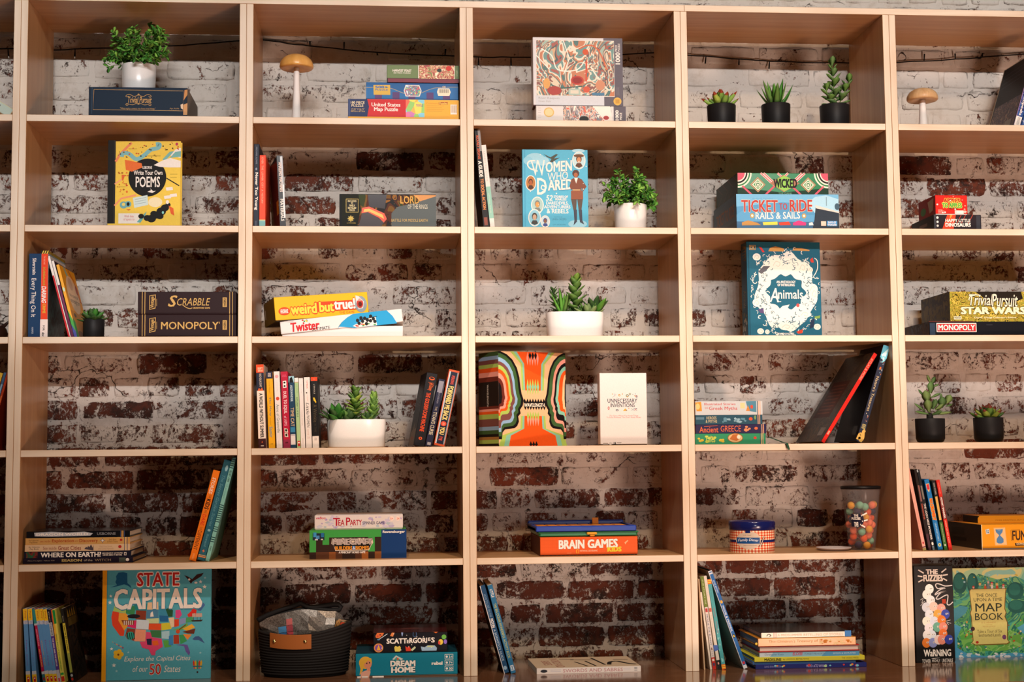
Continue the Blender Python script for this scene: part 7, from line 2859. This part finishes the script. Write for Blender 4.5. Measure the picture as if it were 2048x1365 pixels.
# --- two games at the right of the basket
YDH = max(.02, ground_Y(700, 1110 + 1050 * .234375, zb))
b = Box('board_game', 'teal game box with chunky white title and a yellow haired doll picture', 'board game', '62', (987, 838, 1856, 1048), zb, YDH, .2, '#13788f', '#7a6a5a', rough=.35)
f = b.f
yb = f.e[3]
SK, HR = C('#d88a6a'), C('#dba83a')
f.ell(1070, 915, 55, 52, HR)
f.poly([(1015, 920), (1060, 925), (1045, 985), (1020, 1020), (1028, 965)], HR)
f.ell(1090, 925, 33, 42, SK)
f.poly([(1030, 890), (1075, 868), (1120, 880), (1125, 920), (1095, 895), (1055, 930)], HR)
f.ell(1082, 920, 5, 6, INKK)
f.ell(1104, 916, 5, 6, INKK)
f.poly([(1030, 1000), (1060, 985), (1110, 970), (1112, 1000), (1100, yb), (1030, yb)], C('#d8a08a'))
f.ell(1098, 972, 16, 13, SK)
f.tx('DREAM', 1285, 905, 1492, 950, INKW, bold=.055, out=C('#0f3a48'), ow=.05)
f.tx('HOME', 1292, 958, 1490, 1003, INKW, bold=.055, out=C('#0f3a48'), ow=.05)
f.poly([(1298, 890), (1330, 858), (1392, 890), (1372, 900), (1335, 872), (1312, 897)], C('#c8d0c8'))
f.poly([(1318, 892), (1335, 874), (1365, 894), (1360, 900), (1320, 900)], C('#3f9a8a'))
f.ell(1345, 888, 9, 8, C('#d8502a'))
f.tx('rebel', 1636, 918, 1725, 945, INKW, bold=.05)
for k, tt in enumerate(('2-4', '7+', '30')):
    y0 = 858 + k * 50
    f.line([(1748, y0), (1818, y0), (1818, y0 + 40), (1748, y0 + 40)], 4, INKW, True)
    f.tx(tt, 1782, y0 + 11, 1812, y0 + 31, INKW, bold=.02)
    f.ell(1764, y0 + 20, 9, 10, INKW)
for (x0, x1) in ((1000, 1030), (1040, 1090), (1130, 1225)):
    f.rect(x0, yb - 8, x1, yb, INKW)
u = b.upper()
u.fill(C('#0f3540'))
b.done()
b2 = Box('board_game', 'black game box with white title and bright food and tool drawings on the teal one', 'board game', '62', (1138, 664, 1770, 832), b.top, YDH + .01, .19, '#17151a', '#2a1f1f', rough=.3, coat=.2)
f = b2.f
f.tx('SCATT', 1252, 714, 1422, 756, INKW, bold=.035)
f.tx('E', 1424, 728, 1442, 754, INKW, bold=.035)
f.tx('RGORI', 1446, 712, 1594, 754, INKW, bold=.035)
f.tx('E', 1606, 712, 1624, 738, INKW, bold=.035)
f.tx('S', 1633, 712, 1659, 752, INKW, bold=.035)
f.poly([(1155, 690), (1170, 664), (1228, 664), (1215, 690), (1185, 708), (1160, 705)], C('#d8703a'))
f.dots(4, [C('#3a2420'), C('#c83a3a')], 7, 6, 2, (1165, 668, 1215, 700))
f.line([(1175, 724), (1215, 700), (1258, 672)], 5, C('#c8d0d8'))
f.ell(1182, 720, 12, 6, C('#5a8ab0'))
f.poly([(1280, 690), (1295, 664), (1318, 664), (1305, 698)], C('#e0864a'))
f.poly([(1375, 664), (1392, 664), (1386, 695), (1380, 695)], C('#8aa0d0'))
f.line([(1478, 664), (1478, 696), (1502, 696), (1502, 664)], 4, C('#4a6a9a'))
f.poly([(1650, 664), (1690, 664), (1672, 676)], C('#d86a2a'))
f.ell(1740, 708, 20, 20, C('#6ab04a'))
f.ell(1712, 750, 20, 24, C('#e8c84a'))
f.ell(1752, 748, 14, 20, C('#8a6ac8'))
f.ell(1700, 756, 10, 16, C('#d84a3a'))
f.ell(1182, 790, 40, 38, C('#d88a4a'))
f.ell(1182, 790, 30, 28, C('#7a4a9a'))
f.poly([(1165, 810), (1182, 762), (1200, 810)], C('#e8a83a'))
f.poly([(1315, 790), (1325, 776), (1345, 784), (1362, 776), (1372, 792), (1365, 824), (1322, 824)], C('#e0c85a'))
f.poly([(1410, 780), (1430, 792), (1440, 776), (1452, 795), (1462, 812), (1455, 822), (1415, 822)], C('#d8402a'))
f.poly([(1455, 812), (1490, 782), (1500, 795), (1470, 822)], C('#c8d0a8'))
f.poly([(1542, 785), (1575, 792), (1600, 776), (1660, 778), (1680, 800), (1675, 822), (1550, 822)], C('#9ab8d0'))
f.poly([(1590, 792), (1605, 778), (1650, 780), (1655, 790)], C('#c8d090'))
f.dots(14, [INKW], 4, 4, 6, (1150, 670, 1760, 825))
u = b2.upper()
u.fill(C('#4a1818', .2, coat=.5))
u.rect(.4, .45, .62, .55, C('#6a3a34', .25))
b2.done()

# --- two leaning blue books and the lying sword book
YBB = max(.03, ground_Y(920 + 430 * .234375, 1110 + 1040 * .234375, zb))
G = 'blue books leaning left in the bottom row'
s = spine_book('dark blue book with small white title leaning left, first of two blue books', '63', (382, 1036), (168, 270), 46, 6, YBB, .2, '#1d4468', back='#1a1618', group=G, hard=True)
f = s.f
f.tx('HOW TO LIVE ON THE', .25, .1, .7, .36, C('#7a9ab4'), rot=90)
f.tx('MOON', .2, .38, .75, .48, INKW, rot=90, bold=.02)
f.tx('A SCIENTIST\'S GUIDE', .3, .5, .7, .86, C('#b8cad8'), rot=90)
f.ell(.5, .94, .32, .022, C('#8aa8c0'))
f.rect(-.0, 0, .12, 1, C('#d8d0cc'))
s.done()
s = spine_book('lighter blue book with yellow title leaning left, second of two blue books', '63', (442, 1040), (233, 265), 44, 6, YBB - .004, .2, '#2a6a92', group=G, hard=False)
f = s.f
f.tx('LITTLE', .25, .05, .75, .14, INKW, rot=90, bold=.02)
f.tx('THE BIG OCEAN WONDERFUL ACTIVITY BOOK', .25, .21, .75, .83, C('#b8b45a'), rot=90, bold=.01)
f.rect(.2, .91, .85, .97, C('#d8dce0'))
f.tx('DK', .3, .915, .75, .965, C('#2a6a92'), bold=.03)
s.done()
YSS = ground_Y(920 + 655 * .234375, 1110 + 1023 * .234375, zb)
s = flat_book('white spined book with sword drawings lying alone in the bottom row', '63', (655, 960, 1548, 1024), zb, max(-.05, YSS), .2, '#b9a084', yaw=1.5, spine='#ddd2cb', hard=False, h=.0155)
f = s.f
f.ell(.068, .5, .033, .26, C('#2a2a30'))
f.star(.068, .5, .034, .3, C('#2a2a30'), 6, .5)
f.rect(.13, .3, .23, .38, C('#b9b4c0'))
f.rect(.13, .55, .23, .63, C('#b9b4c0'))
f.tx('SWORDS AND SABRES', .25, .22, .825, .80, C('#b5747a'), bold=.0)
f.rect(.83, .35, .9, .42, C('#c8c0cc'))
f.rect(.83, .58, .9, .65, C('#c8c0cc'))
for k in range(3):
    f.rect(.935, .18 + k * .25, .965, .26 + k * .25, C('#6a6a70'))
u = s.upper()
RB = C('#7a5a48')
u.tx('SWORDS AND\nSABRES', .1, .06, .28, .95, C('#8a4a40'), rot=90)
for pts, wd in (([(.40, .25), (.62, .3)], .03), ([(.42, .45), (.5, .9)], .03), ([(.53, .4), (.58, .9)], .03), ([(.62, .1), (.68, .8)], .035), ([(.3, .15), (.44, .2)], .03)):
    u.line(pts, wd, INKK)
u.line([(.72, .8), (.76, .55), (.84, .5), (.9, .7), (.98, .82)], .06, INKK)
u.line([(.82, .3), (.96, .35)], .03, INKK)
s.done()

# --- leaning books and stack in the fourth bay
YI = max(.02, ground_Y(1390 + 200 * .16107, 1130 + 1308 * .16107, zb))
G = 'picture books leaning at the left of the fourth bay in the bottom row'


def pc(label, bl, tl, th, col, **k):
    return spine_book(label, 'i', bl, tl, th, 6, YI, .21, col, group=G, base=zb, **k)


s = pc('very slim tan picture book beside the upright, first of the leaning picture books', (112, 1315), (38, 180), 18, '#b99a78', hard=False)
s.done()
s = pc('slim cream picture book, second of the leaning picture books', (190, 1312), (62, 345), 24, '#d9ccbb', hard=False)
s.done()
s = pc('white picture book with olive green top and red foot, third of the leaning picture books', (222, 1308), (64, 150), 44, '#d5cac2', back='#c8b8a8')
f = s.f
f.rect(0, 0, 1, .33, C('#6a7a2c'))
f.tx('THE STORY OF', .35, .03, .7, .3, C('#c8c8a0'), rot=90, bold=.01)
f.rect(.15, .345, .85, .385, C('#b03a3a'))
f.tx('MOLLIE THE BUNNY', .25, .41, .7, .74, C('#4a5a7a'), rot=90, bold=.01)
f.ell(.5, .78, .2, .016, C('#8a5a4a'))
f.tx('222', .3, .80, .7, .86, C('#8a8084'), rot=90)
f.rect(0, .87, 1, 1, C('#b5281f'))
f.rect(.2, .885, .8, .91, C('#e8d0c0'))
f.rect(.2, .93, .8, .96, C('#4a3a5a'))
s.done()
s = pc('off white picture book with a black foot, fourth of the leaning picture books', (282, 1304), (104, 145), 42, '#d8cdbf', back='#b8a88c')
f = s.f
f.tx('little', .3, .1, .65, .22, C('#c8b8a8'), rot=90)
f.rect(.1, .345, .9, .385, C('#c05a4a'))
f.tx('THE PERFECT LITTLE ...', .3, .42, .65, .72, C('#b8a89c'), rot=90)
f.line([(.5, .74), (.4, .77), (.6, .8)], .05, C('#4a6ab0'))
f.rect(0, .9, 1, 1, C('#1d1a1a'))
f.ell(.5, .935, .22, .014, C('#d8a090'))
s.done()
s = pc('teal picture book with orange striped ends, fifth of the leaning picture books', (336, 1302), (150, 185), 50, '#4a9fa2', back='#3a7f84')
f = s.f
for y in (0, .945):
    f.rect(0, y, 1, y + .055, C('#e06a1c'))
    for k in range(2):
        f.rect(0, y + .012 + .02 * k, 1, y + .021 + .02 * k, C('#e8c84a'))
f.tx('THE PERFECTLY', .35, .1, .65, .24, C('#3a7a84'), rot=90)
f.tx('PENGUIN', .3, .32, .7, .42, C('#9a6a7a'), rot=90, bold=.01)
f.tx('PROBLEMS', .3, .47, .7, .6, C('#9a7a84'), rot=90, bold=.01)
f.dots(7, [C('#a8d8d4')], .1, .012, 3, (.1, .25, .9, .9))
f.ell(.5, .9, .25, .02, C('#8acac8'))
s.done()
s = pc('bright blue picture book leaning furthest over at the end of the picture books', (602, 1288), (162, 85), 52, '#2463a4', back='#b8b4b0', hard=True)
f = s.f
f.rect(0, 0, .14, 1, C('#c9ccd0'))
f.rect(0, 0, 1, .035, C('#d0d4da'))
f.rect(.2, .01, .9, .02, C('#2463a4'))
f.tx('PETER BROWN', .35, .1, .7, .23, C('#c8d8e8'), rot=90, bold=.01)
f.ell(.55, .32, .3, .016, C('#e0a83a'))
f.tx('MOVIE & FRIENDS', .3, .36, .75, .62, C('#d8e0ea'), rot=90, bold=.02)
f.ell(.55, .67, .3, .02, INKK)
f.ell(.55, .67, .18, .012, C('#d8b84a'))
f.rect(.25, .93, .85, .955, C('#c8303a'))
f.rect(0, .965, 1, 1, C('#d0d4da'))
s.done()

G = 'stack of seven picture books in the bottom row'
YST = max(-.03, ground_Y(1360 + 645 * .234375, 1110 + 980 * .234375, zb))
bb = lying('dark blue book speckled with tiny pictures at the bottom of the seven book stack', '64', (645, 940, 1593, 978), zb, YST, .22, '#22286a', group=G)
f = bb.f
f.tx('DAVID EVAN CARTER', 720, 950, 862, 966, C('#8a8ab8'))
f.tx('WHO ATE WHAT?', 1075, 934 + 14, 1252, 970, C('#a8a0c8'), bold=.01)
f.dots(12, [C('#d87a3a'), C('#7ac0d0'), C('#c83a3a'), C('#a8c890')], 12, 9, 4, (660, 942, 1590, 974))
bb.done()
b2 = lying('thin steel blue book second from the bottom of the seven book stack', '64', (620, 914, 1500, 938), bb.top, YST + .004, .23, '#3a5f8f', group=G, hard=False)
b2.done()
b3 = lying('lemon yellow book with black title in the seven book stack', '64', (635, 876, 1577, 912), b2.top, YST, .22, '#d2c63a', group=G)
f = b3.f
f.tx('MADELINE', 720, 884, 862, 906, INKK, bold=.03)
f.tx('by LUDWIG BEMELMANS', 878, 888, 1098, 902, INKK, bold=.0)
f.tx('THE VIKING PRESS', 1378, 886, 1522, 900, C('#6a641c'))
b3.done()
b4 = lying('white to sky blue book with red script title in the seven book stack', '64', (678, 834, 1530, 876), b3.top, YST + .004, .21, '#c8d2dc', group=G)
f = b4.f
f.poly([(800, 830), (1530, 830), (1530, 880), (760, 880)], C('#8ab8d0'))
f.poly([(1250, 830), (1530, 830), (1530, 880), (1200, 880)], C('#5a98c4'))
f.tx('Christopher Keats', 722, 845, 882, 866, C('#4a6a9a'), shear=.2)
f.tx('ELOISE', 960, 838, 1046, 864, C('#c83a4a'), bold=.02, shear=.2)
f.tx('FORGET-ME-NORTH', 1062, 846, 1238, 860, C('#6a7a94'))
f.tx('SIMON & SCHUSTER', 1305, 846, 1500, 860, C('#c8d8e4'))
b4.done()
b5 = lying('red book turned page side out in the seven book stack', '64', (672, 780, 1532, 832), b4.top, YST + .002, .21, '#a81f1c', group=G, open_front=True, pages=C('#d8c0b4', .7))
b5.done()
b6 = lying('orange book with embossed title, second from the top of the seven book stack', '64', (665, 708, 1500, 775), b5.top, YST, .22, '#d88a24', group=G, rough=.25, coat=.4)
f = b6.f
f.tx('The Children\'s Treasury of Stories', 755, 722, 1290, 752, C('#a8701c'), bold=.0)
f.dots(26, [C('#e8c890'), C('#c8741c')], 16, 8, 5, (1180, 714, 1495, 768), 'blob')
f.ell(650, 750, 10, 10, C('#e8c03a'))
b6.done()
b7 = lying('cream book with a blue end on top of the seven book stack', '64', (692, 655, 1456, 702), b6.top, YST + .006, .21, '#2a2826', spine='#cdbfa8', group=G, rough=.2, coat=.4)
f = b7.f
f.line([(738, 685), (755, 668), (775, 680), (760, 686)], 6, INKK)
for x in (798, 808, 818):
    f.rect(x, 655, x + 3, 705, C('#b03a34'))
f.tx('A MIDSUMMER RETELLING OF STORIES', 830, 668, 1390, 690, C('#b8a68c'), bold=.01)
f.rect(1405, 650, 1460, 710, C('#3a78b8'))
b7.done()

# --- tall black game and the map book at the right
YF = max(.01, ground_Y(1760 + 560 * .18677, 1110 + 1160 * .18677, zb))
b = Box('card_game', 'tall black game box with a tower of fuzzy balls picture beside the map book', 'board game', '65', (357, 117, 776, 1160), zb, YF, .08, '#191818', '#191818', rough=.3, coat=.25)
f = b.f
f.tx('THE', 492, 158, 612, 205, INKW, bold=.06)
f.tx('FUZZIES', 462, 215, 665, 278, INKW, bold=.06)
for (p, q) in (((408, 160), (465, 195)), ((400, 222), (450, 230)), ((405, 285), (452, 262)), ((655, 190), (708, 152)), ((670, 220), (722, 212)), ((670, 252), (712, 275))):
    f.line([p, q], 13, INKW)
f.line([(765, 325), (690, 330), (640, 312), (600, 305), (588, 325), (610, 355), (650, 350), (690, 352), (640, 365), (590, 400), (580, 420), (620, 400), (700, 380), (640, 400), (600, 440), (590, 460), (620, 462), (680, 430), (715, 425), (712, 470), (705, 515), (730, 525), (768, 495)], 10, C('#d8d0cc'))
f.rect(652, 465, 692, 510, C('#b0381c'))
BALL = [(520, 358, '#f0ece6'), (490, 415, '#f0e8e0'), (530, 475, '#ece8e8'), (480, 545, '#d0d4dc'), (560, 540, '#e8c8b8'), (640, 560, '#e0a090'), (510, 620, '#e0e4ea'), (600, 620, '#e0a84a'), (683, 620, '#3a4aa8'), (480, 690, '#f0e8d8'), (560, 690, '#d8dce8'),
        (640, 680, '#e07a2c'), (500, 760, '#e8e0e4'), (590, 750, '#6aa890'), (655, 750, '#e08a74'), (530, 830, '#d8e0e8'), (480, 830, '#e8e4e0'), (650, 820, '#e0702c'), (470, 910, '#e07a2c'), (540, 910, '#8a94c8'), (600, 880, '#e8d0c8'), (635, 880, '#e08a74'), (710, 880, '#2f3f9a')]
for (x, y, c) in BALL:
    f.ell(x, y, 46, 50, C(c))
    f.ell(x + 8, y - 4, 8, 10, INKW, 10)
    f.ell(x + 9, y - 3, 4, 5, INKK, 8)
    f.ell(x + 26, y - 6, 7, 9, INKW, 10)
    f.ell(x + 27, y - 5, 3.5, 5, INKK, 8)
for pts in ([(420, 470), (450, 455), (435, 500), (470, 480)], [(420, 530), (455, 490)], [(690, 690), (735, 680)], [(690, 700), (740, 715)], [(695, 710), (715, 730)]):
    f.line(pts, 5, C('#c8c4c0'))
f.tx('WaRNiNG', 440, 980, 728, 1048, INKW, bold=.035)
f.tx('TOWER', 420, 1078, 510, 1115, INKW, bold=.0)
f.tx('HIGHLY', 525, 1080, 612, 1108, INKW, bold=.0)
f.tx('UNSTABLE', 630, 1075, 748, 1112, INKW, bold=.0)
f.line([(520, 1070), (610, 1066), (530, 1075)], 4, INKW)
f.line([(520, 1122), (600, 1116)], 4, INKW)
b.done()
YM = ground_Y(1760 + 1100 * .18677, 1110 + 1098 * .18677, zb)
YM = max(.05, min(.16, YM))
s = face_book('large painted fairy tale map book with a parchment title panel, at the right edge', '65', (757, 152, 1900, 1100), zb, YM, .014, '#2f8a72', spine='#2a7a68')
f = s.f
yb = f.e[3]
f.rect(757, 140, 1900, yb, ART('painted_island', ['#2f8a6a', '#4fa05a', '#1f6a5f', '#6ab06a', '#3f9a8a', '#2a7a6a', '#7ab87a'], 14, 2.5))
f.poly([(757, 140), (1900, 140), (1900, 330), (1600, 300), (1450, 230), (1250, 260), (1050, 200), (900, 330), (757, 290)], ART('painted_sky', ['#7fc0a8', '#a8d0a0', '#d8d890', '#8fc8b8', '#c0d8a0'], 8, 1.5))
for (x, y, rx, ry) in [(850, 290, 75, 110), (985, 300, 60, 110), (1440, 380, 90, 90), (1450, 540, 100, 70)]:
    f.ell(x, y, rx, ry, C('#1f5f58'))
    f.ell(x - 10, y - 15, rx * .7, ry * .7, C('#2a7468'))
f.poly([(757, 560), (850, 520), (930, 540), (900, 600), (757, 700)], C('#4a9ab0'))
f.poly([(757, 700), (850, 740), (800, 850), (800, 950), (900, 1010), (1100, 1040), (1400, 1010), (1700, 1030), (1900, 1000), (1900, yb), (757, yb)], C('#4a9ac0'))
f.poly([(820, 800), (900, 760), (1000, 800), (1400, 780), (1500, 850), (1480, 950), (1300, 990), (1000, 990), (860, 940)], ART('island_green', ['#5aa84a', '#78b85a', '#4f9a4a', '#8ac06a', '#6aa84a'], 22, 1.5))
f.poly([(1440, 760), (1550, 700), (1900, 680), (1900, 800), (1520, 830)], C('#5aa8c8'))
f.dots(26, [C('#d8e0e4'), C('#b8ccd4')], 22, 12, 5, (790, 990, 1560, 1060), 'blob')
f.dots(60, [C('#c8502a'), C('#e8d8a0'), C('#8a4a2a'), C('#d8a04a'), C('#3f7a8a'), C('#c8c8c8')], 13, 11, 7, (800, 660, 1560, 980), 'blob')
f.dots(16, [C('#d8c04a'), C('#a8d8e0')], 10, 8, 9, (800, 200, 1540, 340))
f.poly([(945, 372), (960, 352), (1345, 350), (1335, 400), (1322, 560), (1335, 600), (1320, 640), (1345, 700), (1340, 880), (1362, 905), (1330, 925), (990, 930), (950, 905), (965, 880), (955, 640), (945, 600), (960, 560)], C('#7a5a24'))
f.poly([(952, 376), (966, 358), (1335, 356), (1326, 400), (1313, 560), (1326, 600), (1311, 640), (1336, 700), (1331, 878), (1350, 902), (1325, 915), (992, 920), (958, 902), (973, 880), (963, 640), (953, 600), (968, 560)], C('#dcd07e'))
DKG = C('#2f3a2c')
f.tx('THE ONCE', 1015, 402, 1242, 438, DKG, bold=.0)
f.tx('UPON A TIME', 990, 446, 1292, 482, DKG, bold=.0)
f.tx('MAP', 1005, 502, 1288, 586, DKG, bold=.005)
f.tx('BOOK', 998, 602, 1298, 674, DKG, bold=.005)
f.tx('B. G. HENNESSY', 1066, 692, 1220, 706, C('#c08a4a'))
f.tx('ILLUSTRATED BY', 1110, 716, 1180, 726, C('#c08a4a'))
f.tx('PETER JOYCE', 1078, 734, 1210, 750, C('#c08a4a'))
f.tx('Take a Tour of Six\nEnchanted Lands', 1016, 772, 1280, 842, C('#5a4a2c'))
for (x, y, c, c2) in [(992, 335, '#b8302a', '#8a2a24'), (1062, 305, '#e0c04a', '#5a9a8a'), (1118, 310, '#2f8a6a', '#c8582a'), (1152, 285, '#9aa4ac', '#7a848c'), (1190, 300, '#c83a3a', '#e8e0d8'), (1244, 310, '#e0c04a', '#c8482a'), (1312, 322, '#c8383a', '#e0d8d0')]:
    f.poly([(x - 14, 352), (x - 12, y + 12), (x + 12, y + 12), (x + 14, 352)], C(c2))
    f.ell(x, y, 14, 16, C(c))
    f.ell(x, y + 4, 9, 9, C('#e0b898'))
f.ell(1302, 850, 22, 24, C('#7a4a74'))
f.ell(1012, 898, 16, 14, C('#b8382a'))
f.ell(970, 760, 22, 22, C('#4a2a2a'))
s.done()
